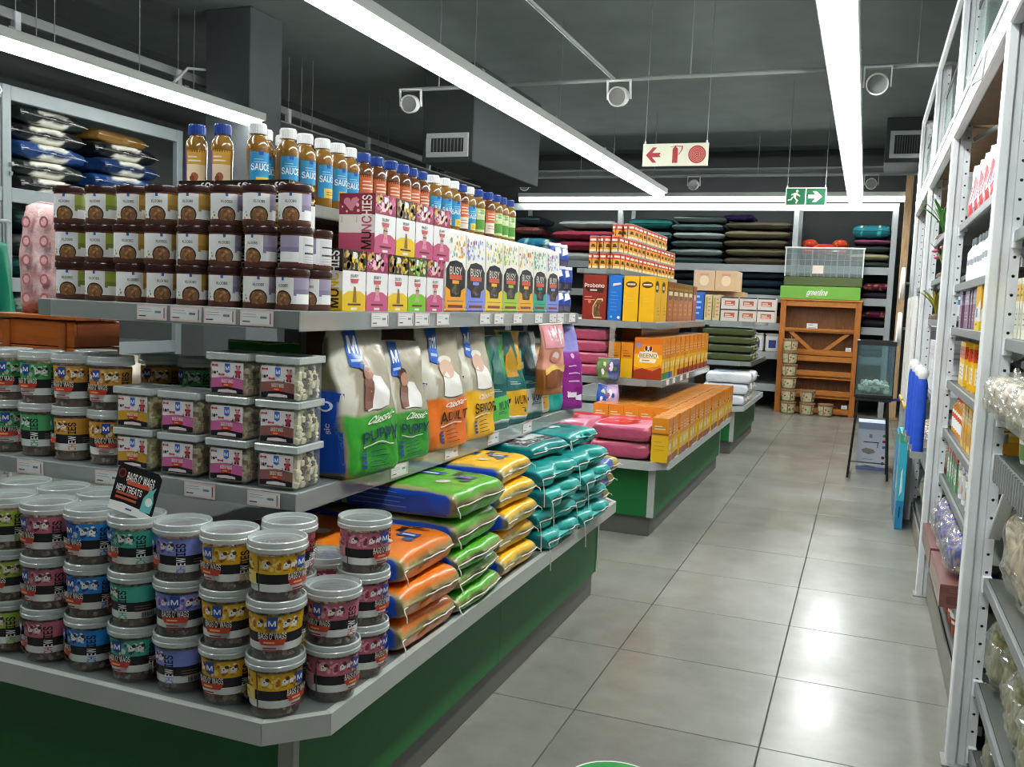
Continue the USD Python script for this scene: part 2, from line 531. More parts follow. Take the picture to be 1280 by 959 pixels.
for x, y, z, r, l in ((-3.53, 6.72, 2.9, 12, 'white round spotlight at the left end of the ceiling pipe'), (-1.8, 6.68, 2.88, 0, 'white round spotlight in the middle of the ceiling pipe'), (-0.04, 6.72, 2.9, 0, 'white round spotlight on the pipe just right of the aisle lamp'),
                      (-4.85, 12.9, 3.06, 20, 'small spotlight at the left end of the far wall lamp'), (-2.35, 12.9, 3.06, 0, 'small spotlight above the middle of the far wall lamp'), (-0.06, 12.9, 3.06, 0, 'small spotlight above the right part of the far wall lamp')):
    put('spot', spot, 'spotlight', l, 'spotlight', (x, y, z), (12, 0, r), group=None)
wr = thing('wall_conduit', 'thin grey pipe along the back wall above the far racking', 'pipe')
part(wr, 'wall_pipe', tube([(-5.2, 12.93, 3.18), (0.5, 12.93, 3.18)], 0.01, 6), M_PIPE)
for x in (-4.0, -1.5, 0.3):
    part(wr, 'pipe_hanger', tube([(x, 12.93, 3.18), (x, 12.93, ZC - 0.01)], 0.005, 5), M_PIPE)

# air ducts with grilles
M_DUCT = mat('duct_paint', '#444b4b', 0.7)


def duct(label, x0, x1, y0, y1, z0, z1):
    t = thing('air_vent', label, 'air vent')
    part(t, 'duct_box', bx(x0 - 0.05, x1 + 0.05, y0 + 0.02, y1, z0 - 0.05, ZC, 0.01), M_DUCT)
    part(t, 'grille_frame', join(bx(x0, x1, y0, y0 + 0.03, z0, z0 + 0.05, 0.004), bx(x0, x1, y0, y0 + 0.03, z1 - 0.05, z1, 0.004), bx(x0, x0 + 0.05, y0, y0 + 0.03, z0 + 0.05, z1 - 0.05), bx(x1 - 0.05, x1, y0, y0 + 0.03, z0 + 0.05, z1 - 0.05)), M_STEEL)
    for x in np.linspace(x0 + 0.08, x1 - 0.08, 9):
        part(t, 'grille_slat', moved(bx(-0.003, 0.003, 0.0, 0.03, z0 + 0.05, z1 - 0.05), (x, y0 + 0.005, 0)), M_GREY)


duct('square grey air vent grille high above the sauce bottles', -4.33, -3.86, 8.6, 10.6, 2.79, 3.03)
duct('square white air vent grille at upper right beside the tall racking', 0.12, 0.5, 12.0, 12.85, 3.24, 3.56)


# hanging safety signs
def sign(name, label, cat, w, h, n, draw, loc, rot=0):
    t = thing(name, label, cat, loc, (0, 0, rot))
    part(t, 'sign_panel', bx(-w / 2, w / 2, 0, 0.014, -h, 0, 0.002), mat('sign_white', '#f0f0dc', 0.4))
    c = Canvas()
    draw(c, w, h)
    part(t, 'sign_print', c.build(front(-w / 2, 0, -h)), PRINT)
    for s in (-1, 1):
        part(t, 'hanger_wire', tube([(s * (w / 2 - 0.015), 0.007, 0), (s * (w / 2 - 0.015), 0.007, ZC - loc[2] - 0.005)], 0.003, 5), M_GREY)
        part(t, 'clip', bx(s * (w / 2 - 0.015) - 0.006, s * (w / 2 - 0.015) + 0.006, 0.0, 0.014, 0, 0.02), M_STEEL)


def fire_sign(c, w, h):
    red = '#b5333a'
    for i in range(3):
        c.rect(w / 3 * i + 0.008, w / 3 * (i + 1) - 0.006, 0.008, h - 0.008, '#f2f1da', 0)
    x, y, r = w / 6, h / 2, h * 0.34
    c.poly([(x - r, y), (x - r * .1, y + r), (x + .45 * r, y + r), (x - .15 * r, y + .28 * r), (x + r, y + .28 * r), (x + .8 * r, y), (x + r, y - .28 * r), (x - .15 * r, y - .28 * r), (x + .45 * r, y - r), (x - .1 * r, y - r)], red)
    x = w / 2
    c.rect(x - 0.02, x + 0.02, h * .14, h * .72, red).disc(x, h * .72, 0.02, red).rect(x - .006, x + .006, h * .8, h * .9, red)
    c.poly([(x, h * .86), (x + .05, h * .84), (x + .045, h * .7), (x + .025, h * .5), (x + .03, h * .5), (x + .053, h * .7), (x + .06, h * .88), (x, h * .89)], red)
    c.rect(x - .04, x, h * .85, h * .87, red)
    x = w * 5 / 6
    c.disc(x, h / 2, h * .39, red, n=28)
    for k in range(5):
        rr = h * (.33 - .065 * k)
        c.disc(x, h / 2, rr, '#e39a8e', n=24).disc(x, h / 2, rr - h * .022, red, n=24)
    c.disc(x, h / 2, h * .02, '#3d1a1a')


def exit_sign(c, w, h):
    g, y = '#0d6b45', '#f4f2d2'
    c.rect(0.012, w / 2 - 0.006, 0.012, h - 0.012, g, 0).rect(w / 2 + 0.006, w - 0.012, 0.012, h - 0.012, g, 0)
    k = h / 1.0
    c.disc(.62 * k, .8 * k, .075 * k, y)
    for pts in ([(.45, .7), (.62, .72), (.55, .42), (.42, .46)], [(.62, .7), (.8, .55), (.76, .5), (.6, .6)], [(.47, .7), (.3, .62), (.32, .56), (.5, .6)], [(.43, .48), (.55, .45), (.7, .3), (.62, .12), (.55, .14), (.6, .28)], [(.43, .48), (.36, .32), (.14, .26), (.15, .33), (.3, .38), (.36, .5)]):
        c.poly([(a * k, b * k) for a, b in pts], y)
    o = w / 2
    c.poly([(o + .12 * k, .4 * k), (o + .5 * k, .4 * k), (o + .35 * k, .2 * k), (o + .55 * k, .2 * k), (o + .88 * k, .5 * k), (o + .55 * k, .8 * k), (o + .35 * k, .8 * k), (o + .5 * k, .6 * k), (o + .12 * k, .6 * k)], y)


sign('fire_sign', 'white hanging sign with red arrow, fire extinguisher and hose reel symbols', 'sign', 0.50, 0.17, 3, fire_sign, (-1.44, 7.05, 2.6))
sign('exit_sign', 'green hanging sign with running man and right arrow', 'sign', 0.40, 0.185, 2, exit_sign, (-0.66, 9.9, 2.63))

# ------------------------------------------------------------------ promotional shelf islands (green plinth, deck, shelves)
M_DECK = mat('deck_sheet', '#6d7270', 0.4, noise=(4.0, 0.06))
M_LIP = mat('lip_aluminium', '#b0b5b0', 0.38, noise=(8.0, 0.04))
M_KICK = mat('kick_plate', '#5d5d58', 0.45, noise=(5.0, 0.08))
M_SHELF = mat('shelf_sheet', '#767c7a', 0.42, noise=(6.0, 0.05))
M_PEG = mat('pegboard', '#6e5438', 0.7, noise=(9.0, 0.1))
M_STRIP = clear('clear_strip', '#eef2f0', 0.18, 0.08)
GX0, GX1 = -2.86, -1.011


def deck_ring(x0, x1, y0, y1, c):
    return [(x0 + c, y0), (x1 - c, y0), (x1, y0 + c), (x1, y1 - c), (x1 - c, y1), (x0 + c, y1), (x0, y1 - c), (x0, y0 + c)]


def island(label, y0, y1, shelves, sy0, sy1, post_top):
    """y0..y1: the deck; shelves: (z, x0, x1, y0, y1)."""
    t = thing('shelf_island', label, 'shop shelf unit', group=None)
    ring = deck_ring(GX0, GX1, y0, y1, 0.104)
    bx0, bx1, by0, by1 = GX0 + 0.084, GX1 - 0.084, y0 + 0.086, y1 - 0.086
    part(t, 'kick_plate', bx(bx0 + 0.02, bx1 - 0.02, by0 + 0.02, by1 - 0.002, 0, 0.122, 0.003), M_KICK)
    part(t, 'plinth_panel', bx(bx0 + 0.02, bx1 - 0.02, by0, by0 + 0.018, 0.12, 0.41), M_GREEN)
    part(t, 'plinth_panel', bx(bx0 + 0.02, bx1 - 0.02, by1 - 0.018, by1, 0.12, 0.41), M_GREEN)
    ys = np.linspace(by0 + 0.02, by1 - 0.02, 3)
    for a, b in zip(ys[:-1], ys[1:]):
        part(t, 'plinth_panel', bx(bx1 - 0.018, bx1, a + 0.001, b - 0.001, 0.12, 0.41), M_GREEN)
        part(t, 'plinth_panel', bx(bx0, bx0 + 0.018, a + 0.001, b - 0.001, 0.12, 0.41), M_GREEN)
    for x in (bx0, bx1):
        for y in (by0, by1):
            sx, sy = (1 if x == bx0 else -1), (1 if y == by0 else -1)
            part(t, 'corner_post', join(bx(x - sx * 0.003, x + sx * 0.034, y - sy * 0.004, y + sy * 0.012, 0.118, 0.411), bx(x - sx * 0.004, x + sx * 0.012, y - sy * 0.003, y + sy * 0.02, 0.118, 0.411)), M_LIP)
    inner = Polygon(ring).buffer(-0.02, join_style=2)
    part(t, 'deck', prism(list(inner.exterior.coords), 0.412, 0.4595), M_DECK)
    outer = list(Polygon(ring).exterior.coords)[:-1]
    inn = list(inner.exterior.coords)[:-1]

    def near(p):
        return min(inn, key=lambda q: (q[0] - p[0]) ** 2 + (q[1] - p[1]) ** 2)
    for i in range(8):
        a, b = outer[i], outer[(i + 1) % 8]
        q = [a, b, near(b), near(a)]
        part(t, 'deck_edge', prism(Polygon(q).buffer(-0.0004, join_style=2).exterior.coords[:-1], 0.412, 0.461), M_LIP)
    xm = -1.655
    for y in (sy0 + 0.6, sy1 - 0.35):
        part(t, 'upright', bx(xm - 0.03, xm + 0.03, y - 0.02, y + 0.02, 0.46, post_top, 0.004), M_SHELF)
    n = 3
    zs = [0.461] + [s[0] for s in shelves]
    for k in range(len(zs)):
        zt = (zs[k + 1] - 0.05) if k + 1 < len(zs) else post_top - 0.02
        part(t, 'back_panel', bx(xm - 0.012, xm + 0.012, sy0 + 0.63, sy1 - 0.38, zs[k] + 0.001, zt), M_PEG)
    for z, x0, x1, a, b in shelves:
        part(t, 'shelf_board', bx(x0 + 0.012, x1 - 0.012, a + 0.012, b - 0.012, z - 0.02, z), M_DECK)
        lip = 0.043 if x1 - x0 > 0.7 else 0.03
        part(t, 'shelf_lip', bx(x0, x1, a, a + 0.012, z - lip, z + 0.001, 0.002), M_SHELF)
        part(t, 'shelf_lip', bx(x1 - 0.012, x1, a + 0.0125, b - 0.0125, z - lip, z + 0.001, 0.002), M_SHELF)
        part(t, 'shelf_lip', bx(x0, x0 + 0.012, a + 0.0125, b - 0.0125, z - lip, z + 0.001, 0.002), M_SHELF)
        part(t, 'shelf_lip', bx(x0, x1, b - 0.012, b, z - lip, z + 0.001, 0.002), M_SHELF)
        part(t, 'price_strip', bx(x1 + 0.0005, x1 + 0.004, a - 0.004, b, z - lip - 0.004, z - 0.001), M_STRIP)
        part(t, 'price_strip', bx(x0 + 0.05, x1 - 0.1, a - 0.004, a - 0.0005, z - lip - 0.002, z - 0.001), M_STRIP)
    return t


SX = -1.235
island('nearest green-plinth shelf island, loaded with buckets, jars and pet food bags', 1.541, 4.165,
       [(0.88, -2.78, SX, 1.83, 4.05), (1.315, -2.055, SX, 1.83, 4.05), (1.60, -1.86, -1.43, 2.02, 4.0)], 1.83, 4.05, 1.575)
island('second green-plinth shelf island, loaded with orange and yellow cartons', 5.19, 8.0,
       [(0.87, -2.06, SX, 6.02, 8.0), (1.255, -2.06, -1.295, 6.02, 8.0), (1.60, -1.87, -1.56, 6.06, 8.0)], 5.9, 8.1, 1.575)
island('farthest green-plinth shelf island, with olive bags and pale cartons', 8.68, 10.62,
       [(0.86, -2.06, SX + 0.22, 9.15, 10.6), (1.25, -2.06, SX + 0.22, 9.15, 10.6)], 9.0, 10.7, 1.27)


# price labels standing in the clear strips
def price_card(w, h, seed):
    def b(t):
        part(t, 'card', bx(-w / 2, w / 2, -0.0012, 0, -h / 2, h / 2), mat('price_card', '#d6cdc6', 0.6))
        c = Canvas(0.0002)
        c.rect(-w / 2 + 0.003, w / 2 - 0.003, -h / 2 + 0.003, h / 2 - 0.003, '#e7c9c4').rect(-w / 2 + 0.006, w / 2 - 0.006, -h / 2 + 0.005, h / 2 - 0.005, '#dcdedb')
        c.lines(-w * .42, w * .05, h * .22, 2, 0.006, '#9aa0a2', 0.0014, seed=seed).lines(-w * .42, -w * .15, -h * .28, 1, 0.005, '#3b4044', 0.0028, seed=seed)
        c.rect(w * .12, w * .32, -h * .02, h * .13, '#6d7f8f').rect(w * .41, w * .44, -h * .35, h * .35, '#5a4344')
        part(t, 'card_print', c.build(front(0, -0.0012, 0)), PRINT)
    return b


def price_tag(label, x, y, z, face, w=0.098, h=0.037):
    if face == 'front':
        loc, rot = (x, y - 0.0045, z), 0
    else:
        loc, rot = (x + 0.0045, y, z), 90
    put('price%.3f' % w, price_card(w, h, 5), 'price_label', label, 'price label', loc, (0, 0, rot), 'price labels on the shelf edges')


for i, (a, b) in enumerate(((-1.718, -1.618), (-1.61, -1.515), (-1.508, -1.413), (-1.404, -1.302))):
    price_tag('white price label under the jars on the upper shelf front edge, %s from the left' % ORD[i], (a + b) / 2, 1.83, 1.294, 'front', 0.094)
for i, (x, w) in enumerate(((-2.08, 'under the green-labelled tubs at left'), (-1.805, 'behind the black treat advertising card'), (-1.515, 'under the pink-labelled square tubs'), (-1.325, 'under the brown-labelled square tubs'))):
    price_tag('white price label on the middle shelf front edge, ' + w, x, 1.83, 0.859, 'front', 0.094)
for i, y in enumerate((2.2, 2.35, 2.455, 2.6, 2.94, 3.07, 3.26, 3.5, 3.68, 3.78, 3.95)):
    price_tag('price label on the upper shelf aisle edge, %s from the near end' % ORD[i], SX, y, 1.294, 'side', 0.094)
for i, y in enumerate((2.34, 2.7, 3.06, 3.42)):
    price_tag('price label on the aisle edge below the standing bags, %s from the near end' % ORD[i], SX, y, 0.859, 'side', 0.105)
for i, y in enumerate((6.2, 6.42, 6.7, 6.95)):
    price_tag('price label under the far orange cartons, %s from the near end' % ORD[i], SX, y, 0.849, 'side', 0.094)


# advertising card clipped under the middle shelf
def talker():
    t = thing('shelf_card', 'tilted black advertising card standing on the teal bucket lids', 'advertising card', (-1.515, 1.63, 0.944), (-12, 9, 0), s=.93)
    w, h = 0.135, 0.115
    shp = Polygon([(-w / 2, -h), (w / 2, -h), (w / 2, -.012), (w / 2 - .012, 0), (-w / 2 + .012, 0), (-w / 2, -.012)])
    m = trimesh.creation.extrude_polygon(shp, 0.0015, engine='earcut')
    m = moved(m, rot=(90, 0, 0))
    part(t, 'card', m, M_BLACK)
    c = Canvas(0.0004)
    c.poly([(-w / 2, -h), (w / 2, -h), (w / 2, -h * .9), (w * .2, -h * .83), (-w * .2, -h * .80), (-w / 2, -h * .82)], '#ecebe6')
    c.text("BAGS O' WAGS", 0.008, -h * .24, 0.021, '#f3f0ea', w=0.085, mid=True)
    c.poly([(-.03, -.046), (.048, -.046), (.05, -.036), (-.032, -.036)], '#d9593a')
    c.disc(-w * .38, -h * .2, .012, '#8a3324', n=14).disc(-w * .38, -h * .2, .008, '#1a1615', n=12)
    c.text('NEW TREATS', -w * .43, -h * .57, 0.015, '#f3f0ea', w=0.08)
    c.lines(-w * .4, w * .1, -h * .64, 2, 0.011, '#c2583c', 0.006, seed=2)
    c.poly([(.028, -.098), (.06, -.098), (.062, -.07), (.056, -.05), (.06, -.033), (.05, -.043), (.042, -.033), (.04, -.05), (.03, -.066)], '#6fc1bd').disc(.048, -.072, .011, '#e9efe6')
    c.lines(-w * .1, w * .12, -h * .92, 1, .01, '#4b5f8d', 0.004)
    part(t, 'card_print', c.build(front(0, -0.0015, 0)), PRINT)
    part(t, 'clip', bx(-0.02, 0.02, 0.0005, 0.03, -h, -h + 0.008), M_STRIP)


talker()

# ------------------------------------------------------------------ tubs, buckets, jars, bottles
M_CLEAR = clear('clear_tub', '#eef2f0', 0.09, 0.08)
M_LID = clear('milky_lid', '#dce4e2', 0.62, 0.2)
M_PANE = clear('lid_panel', '#dce4e4', 0.3, 0.15)
M_BROWNLID = mat('brown_lid', '#3b2522', 0.22)
CAMP = (0.0, 0.0)
TREATS = ['#6b4a33', '#87634a', '#a48166', '#5a3c2b', '#b79a7c']


def facing(x, y, u):
    """Turn that shows the wrap's fraction u to the aisle's near end."""
    return math.degrees(math.atan2(-y, -x)) - 360 * u


def logo_m(c, x, y, s, plate='#2347a0'):
    c.poly([(x - s * .5, y + s * .75), (x - s * .5, y - s * .55), (x, y - s * .8), (x + s * .5, y - s * .55), (x + s * .5, y + s * .75)], plate)
    c.text('M', x, y, s * .62, '#f2f4f6', w=s * .72, mid=True)


def brand_badge(c, x, y, w):
    c.text("BAGS O' WAGS", x, y + w * .12, w * .26, '#e9e1d8', w=w, mid=True)
    c.poly([(x - w * .52, y - w * .02), (x + w * .52, y - w * .02), (x + w * .4, y - w * .28), (x - w * .4, y - w * .28)], '#c6402f')
    c.lines(x - w * .3, x + w * .3, y - w * .2, 1, .01, '#f0b36a', w * .08)


def wrap_print(col, pale, dark, H, C, blob):
    """The round treat label: coloured upper band, black band, white band; C is the way round."""
    c = Canvas(0.0004, 0.00008, 0.003, 1)
    c.rect(0, C * .995, H * .49, H, col, 0).rect(0, C * .995, H * .21, H * .5, '#17161d', 1).rect(0, C * .995, 0, H * .22, '#dfe2df', 2)
    for x0, x1 in ((.0, .42), (.72, .97)):
        c.blobs(C * x0, C * x1, H * .53, H * .98, 46 if x0 == 0 else 22, .0055, [dark, '#f4f1ea', blob, pale, dark], seed=3, layer=3)
    for x in (.05, .17, .33, .385, .78, .9):          # white dog faces with dark ears
        c.disc(C * x, H * .75, .0068, '#efece6', 7, n=12).disc(C * x + .0045, H * .83, .0042, '#3a2c34', 8).disc(C * x - .004, H * .69, .003, '#efece6', 8).disc(C * x - .0015, H * .76, .0016, '#3a2c34', 9).rect(C * x - .007, C * x + .004, H * .6, H * .615, '#4a3a40', 9)
    logo_m(c, C * .25, H * .82, .018)
    brand_badge(c, C * .25, H * .38, .05)
    c.lines(C * .2, C * .31, H * .09, 2, .005, '#8c3a3a', .003)
    kw = dict(rot=90)
    for s, y, colr in (('CH', .02, col), ('EW', .24, '#f2f2ee'), ('IES', .54, '#121218')):
        n = {'CH': .2, 'EW': .24, 'IES': .36}[s]
        c.text(s, C * .475, H * y, .0155, colr, w=H * n, **kw)
    c.lines(C * .52, C * .66, H * .4, 3, .006, '#8a6a58', .0018, seed=4)
    for k in range(12):
        c.rect(C * .56 + k * .0022, C * .56 + k * .0022 + .0011 + .0006 * (k % 2), H * .03, H * .19, '#33363a', 40)
    c.rect(C * .845, C * .99, H * .2, H * .56, pale, 41).rect(C * .845, C * .97, H * .6, H * .63, '#2a2530', 42).rect(C * .855, C * .94, H * .42, H * .45, '#2a2530', 43)
    c.lines(C * .86, C * .97, H * .36, 3, .006, '#9a8f88', .0014, seed=6)
    return c


WRAPS = {'yellow': ('#e3b01c', '#ead27a', '#b46a10', '#f3d877'), 'pink': ('#c66a80', '#dba3ac', '#8d2e48', '#e8a6b0'), 'periwinkle': ('#7f8fe0', '#b9bff0', '#7a3f9a', '#d7a6d8'),
         'teal': ('#45b39d', '#a5d8cc', '#1f6d66', '#d9e7c5'), 'blue': ('#2489dd', '#9bc9ef', '#143f93', '#cfe6f6'), 'lime': ('#a8c14b', '#d5de9c', '#6b5a2a', '#e7e3a8'),
         'green': ('#4fae6c', '#b3dcbc', '#1f6b3c', '#dcebc4'), 'orange': ('#d59a3a', '#e7c98a', '#8a4a16', '#f1dfa4'), 'red': ('#a83e4e', '#d3a0a0', '#5f1626', '#dcb0a8')}
M_LUMPS = printed('treat_pieces', 0.7)


def lumps(r, z0, z1, cols, seed, n=150):
    """The visible outer heap of treats in a round tub: a lumpy core and pieces round it."""
    rnd = random.Random(seed)
    out = [tint(lathe([(0, z0), (r * .9, z0), (r * .93, z1), (0, z1)], 18), cols[0])]
    for i in range(n):
        a, z = rnd.uniform(0, 2 * math.pi), rnd.uniform(z0, z1)
        rr = r * .9 if i % 4 else r * math.sqrt(rnd.random()) * .85
        if not i % 4:
            z = z1
        s = rnd.uniform(.004, .0075)
        m = bx(-s, s, -s * .7, s * .7, -s * .6, s * .6, s * .25)
        m = moved(m, (0, 0, 0), (rnd.uniform(0, 180), rnd.uniform(0, 180), rnd.uniform(0, 180)))
        m.apply_translation((rr * math.cos(a), rr * math.sin(a), min(max(z, z0 + s), z1)))
        out.append(tint(m, rnd.choice(cols)))
    return Printed.join(out)


def bucket(colour, r0=.051, r1=.0575, hb=.112, seed=1, cols=None):
    def b(t):
        lid0 = hb - .004
        part(t, 'tub', lathe([(0, 0), (r0 - .003, 0), (r0, .003), (r1, hb), (r1 - .001, hb)], 32), M_CLEAR, smooth=40)
        part(t, 'treats', lumps(r0 - .002, .004, hb - .018, cols or TREATS, seed), M_LUMPS, kind='stuff')
        R = r1 + .007
        lid = part(t, 'lid', lathe([(r1 + .0005, lid0), (R - .001, lid0), (R, lid0 + .002), (R, lid0 + .009), (R - .0015, lid0 + .0105), (R - .0015, lid0 + .022), (R - .003, lid0 + .0235), (R - .0055, lid0 + .0235),
                              (R - .0065, lid0 + .0145), (R - .012, lid0 + .0145), (R - .012, lid0 + .013), (r1 + .0005, lid0 + .013)], 36), M_LID, smooth=40)
        part(lid, 'lid_panel', lathe([(R - .0115, lid0 + .0135), (R - .0115, lid0 + .0143), (0, lid0 + .0143)], 30), M_PANE)
        z0, H = hb * .22, hb * .68
        rm = r0 + (r1 - r0) * z0 / hb
        w = WRAPS[colour]
        c = wrap_print(*w[:3], H, 2 * math.pi * rm, w[3])
        part(t, 'label', c.build(on_wrap(rm + .0003, z0, 0, 1.0, (r1 - r0) / hb)), PRINT)
    return b


def stack_of(colour, x, y, z, turns, where, s=1.0, group=None, name='treat_tub', rare=''):
    n = len(turns)
    for k in range(n):
        u = turns[n - 1 - k]                       # turns run from the top down
        pos = {1: '', 2: ('bottom of', 'top of'), 3: ('bottom of', 'middle of', 'top of')}[n]
        l = '%s-labelled treat bucket, %s' % (colour, (pos[k] + ' ' if pos else '') + where)
        put('bucket_' + colour, bucket(colour, seed=sum(map(ord, colour))), name, l, 'bucket', (x, y, z + k * .1253 * s), (0, 0, facing(x, y, u)), group, s)


Z0 = 0.4612
G = 'treat buckets on the nearest deck'
stack_of('yellow', -1.132, 1.612, Z0, (.115, .27, .11), 'the yellow stack at the chamfered corner', group=G)
stack_of('yellow', -1.263, 1.622, Z0, (.37, .31, .35), 'the second yellow stack from the corner', group=G)
stack_of('periwinkle', -1.393, 1.625, Z0, (.46, .29, .52), 'the periwinkle stack', group=G)
stack_of('teal', -1.523, 1.625, Z0, (.43, .53, .36), 'the teal stack below the black card', group=G)
stack_of('blue', -1.654, 1.625, Z0, (.39, .38, .46), 'the blue stack left of the teal one', group=G)
stack_of('pink', -1.785, 1.62, Z0, (.41, .40, .46), 'the pink stack in the front row', group=G)
stack_of('lime', -1.916, 1.622, Z0, (.40, .35, .45), 'the lime stack at the left edge of the photo', group=G)
stack_of('pink', -1.066, 1.732, Z0, (.34, .1), 'the short pink stack beside the aisle', group=G)
stack_of('pink', -1.07, 1.87, Z0, (.12, .1, .09), 'the tall pink stack beside the orange bags', group=G)
for i, (cn, x, n) in enumerate((('red', -1.2, 3), ('yellow', -1.335, 2), ('green', -1.47, 2), ('orange', -1.603, 2), ('blue', -1.752, 3), ('orange', -1.884, 3), ('lime', -2.016, 3))):
    stack_of(cn, x, 1.754, Z0, (.3, .42, .36)[:n], 'shaded second-row stack %s from the corner' % ORD[i], group='shaded second row of treat buckets')
stack_of('red', -1.21, 1.93, Z0, (.4, .3), 'the dark red stack hidden behind the pink buckets', group='shaded second row of treat buckets')

# middle shelf: tall round tubs
def tall(colour):
    return bucket(colour, .049, .0535, .128, seed=7)


def tall_stack(colour, x, y, turns, where):
    for k in range(len(turns)):
        put('tall_' + colour, tall(colour), 'treat_tub', 'tall tub with %s label, %s layer, %s' % (colour, ('bottom', 'top')[k], where), 'tub', (x, y, .8812 + k * .1413), (0, 0, facing(x, y, turns[-1 - k])), 'tall tubs on the middle shelf')


tall_stack('green', -2.245, 1.905, (.3, .28), 'leftmost green pair cut by the photo edge')
tall_stack('green', -2.122, 1.902, (.36, .5), 'second green pair from the left')
tall_stack('orange', -2.0, 1.902, (.34, .47), 'left one of the two orange pairs')
tall_stack('orange', -1.878, 1.905, (.35, .28), 'orange pair next to the square tubs')
tall_stack('orange', -1.83, 2.04, (.35, .3), 'half-hidden orange pair behind the square tubs')
tall_stack('orange', -2.06, 2.035, (.4, .3), 'half-hidden orange pair in the second row')

# square biscuit tubs
SQ = {'pink': ('#c9659b', '#e9a3c4'), 'brown': ('#8d5a52', '#b98a7c'), 'mustard': ('#c2932a', '#d9b660')}


def square_tub(colour):
    def b(t):
        w, h = .112, .098
        part(t, 'tub', bx(-w / 2, w / 2, -w / 2, w / 2, 0, h, .006), M_CLEAR)
        lid = join(bx(-w / 2 - .005, w / 2 + .005, -w / 2 - .005, -w / 2 + .004, h - .006, h + .012, .002), bx(-w / 2 - .005, w / 2 + .005, w / 2 - .004, w / 2 + .005, h - .006, h + .012, .002),
                   bx(-w / 2 - .005, -w / 2 + .004, -w / 2 + .004, w / 2 - .004, h - .006, h + .012, .002), bx(w / 2 - .004, w / 2 + .005, -w / 2 + .004, w / 2 - .004, h - .006, h + .012, .002),
                   bx(-w / 2 + .004, w / 2 - .004, -w / 2 + .004, w / 2 - .004, h + .002, h + .0085))
        part(t, 'lid', lid, M_LID)
        rnd = random.Random(len(colour))
        out = [tint(bx(-w / 2 + .014, w / 2 - .014, -w / 2 + .014, w / 2 - .014, .004, h - .02), '#b8aa8e')]
        cols = {'pink': ['#ead9b2', '#c09a80', '#e0caa2', '#b59082'], 'brown': ['#f0e4c6', '#f2e8ce', '#5b4a44', '#e6d6b0'], 'mustard': ['#e6d29a', '#ecdcae', '#d0b374', '#dfc994']}[colour]
        for i in range(190):
            s = rnd.uniform(.008, .0115)
            f = i % 4
            a, z = rnd.uniform(-w / 2 + .012, w / 2 - .012), rnd.uniform(.012, h - .02)
            p = ((a, -w / 2 + .012, z), (w / 2 - .012, a, z), (a, w / 2 - .012, z), (-w / 2 + .012, a, z))[f] if i < 150 else (a, rnd.uniform(-.04, .04), h - .02)
            m = moved(bx(-s, s, -s * .7, s * .7, -s * .7, s * .7, .0018), p, (0, rnd.choice((0, 20, 60, 90)), 0))
            m.apply_translation((0, 0, 0))
            v = np.clip(m.vertices, [-w / 2 + .0015, -w / 2 + .0015, .003], [w / 2 - .0015, w / 2 - .0015, h - .003])
            m.vertices = v
            out.append(tint(m, rnd.choice(cols)))
        part(t, 'biscuits', Printed.join(out), M_LUMPS, kind='stuff')
        a, b2 = SQ[colour]
        c = Canvas(.0005, .0001)
        x0, x1, y0, y1 = -w * .41, w * .41, .010, .086
        c.rect(x0, x1, y0, y1, '#e9e6e2', 0)
        c.poly([(x0, y0 + .012), (0, y0 + .017), (x1, y0 + .012), (x1, y0 + .036), (0, y0 + .041), (x0, y0 + .036)], a)
        c.poly([(x0, y0), (x1, y0), (x1, y0 + .012), (0, y0 + .017), (x0, y0 + .012)], '#17151f').poly([(x0 + .018, y0 + .002), (x1 - .018, y0 + .002), (x1 - .02, y0 + .008), (0, y0 + .0105), (x0 + .02, y0 + .008)], '#e6d6d6')
        brand_badge(c, 0, y0 + .026, .034)
        logo_m(c, 0, y1 - .014, .015, '#3a68c4')
        for bx_, by_, rr in ((-.036, .078, 0), (-.036, .06, 1), (-.016, .056, 0), (.016, .055, 2)):
            if rr == 0:
                c.rect(bx_ - .006, bx_ + .006, by_ - .0015, by_ + .0015, '#c24a5c').disc(bx_ - .006, by_, .003, '#c24a5c').disc(bx_ + .006, by_, .003, '#c24a5c')
            elif rr == 1:
                c.disc(bx_, by_, .004, '#34304a').disc(bx_ + .007, by_ + .002, .0025, '#34304a').rect(bx_ - .007, bx_ - .005, by_ - .004, by_ + .005, '#c24a5c')
            else:
                c.disc(bx_, by_ - .003, .004, '#2c2a45').disc(bx_ - .001, by_ - .002, .003, '#e9e6e2')
        dx = .032                                                    # little dog in a red coat
        c.disc(dx, .074, .006, '#c98a86').disc(dx - .005, .078, .0025, '#7c3540').disc(dx + .005, .078, .0025, '#7c3540').rect(dx - .006, dx + .006, .056, .068, '#b9384d').rect(dx - .009, dx - .005, .062, .067, '#7c2a3a').rect(dx + .005, dx + .009, .062, .067, '#7c2a3a').disc(dx - .004, .053, .0035, '#7c2a3a').disc(dx + .004, .053, .0035, '#7c2a3a')
        part(t, 'label', c.build(front(0, -w / 2, 0)), PRINT)
    return b


for ci, (colour, x, y, n) in enumerate((('mustard', -1.752, 1.905, 2), ('pink', -1.605, 1.903, 2), ('pink', -1.452, 1.9, 3), ('brown', -1.305, 1.9, 3))):
    for k in range(n):
        lay = ('bottom', 'middle', 'top')[k] if n == 3 else ('bottom', 'top')[k]
        which = {0: 'in the mustard pair at left', 1: 'in the left pink pair', 2: 'in the pink stack of three', 3: 'in the right-hand stack'}[ci]
        put('sq' + colour, square_tub(colour), 'biscuit_tub', 'square biscuit tub with %s label, %s %s' % (colour, lay, which), 'tub', (x, y, .8812 + .107 * k), (0, 0, 2), 'square biscuit tubs on the middle shelf')

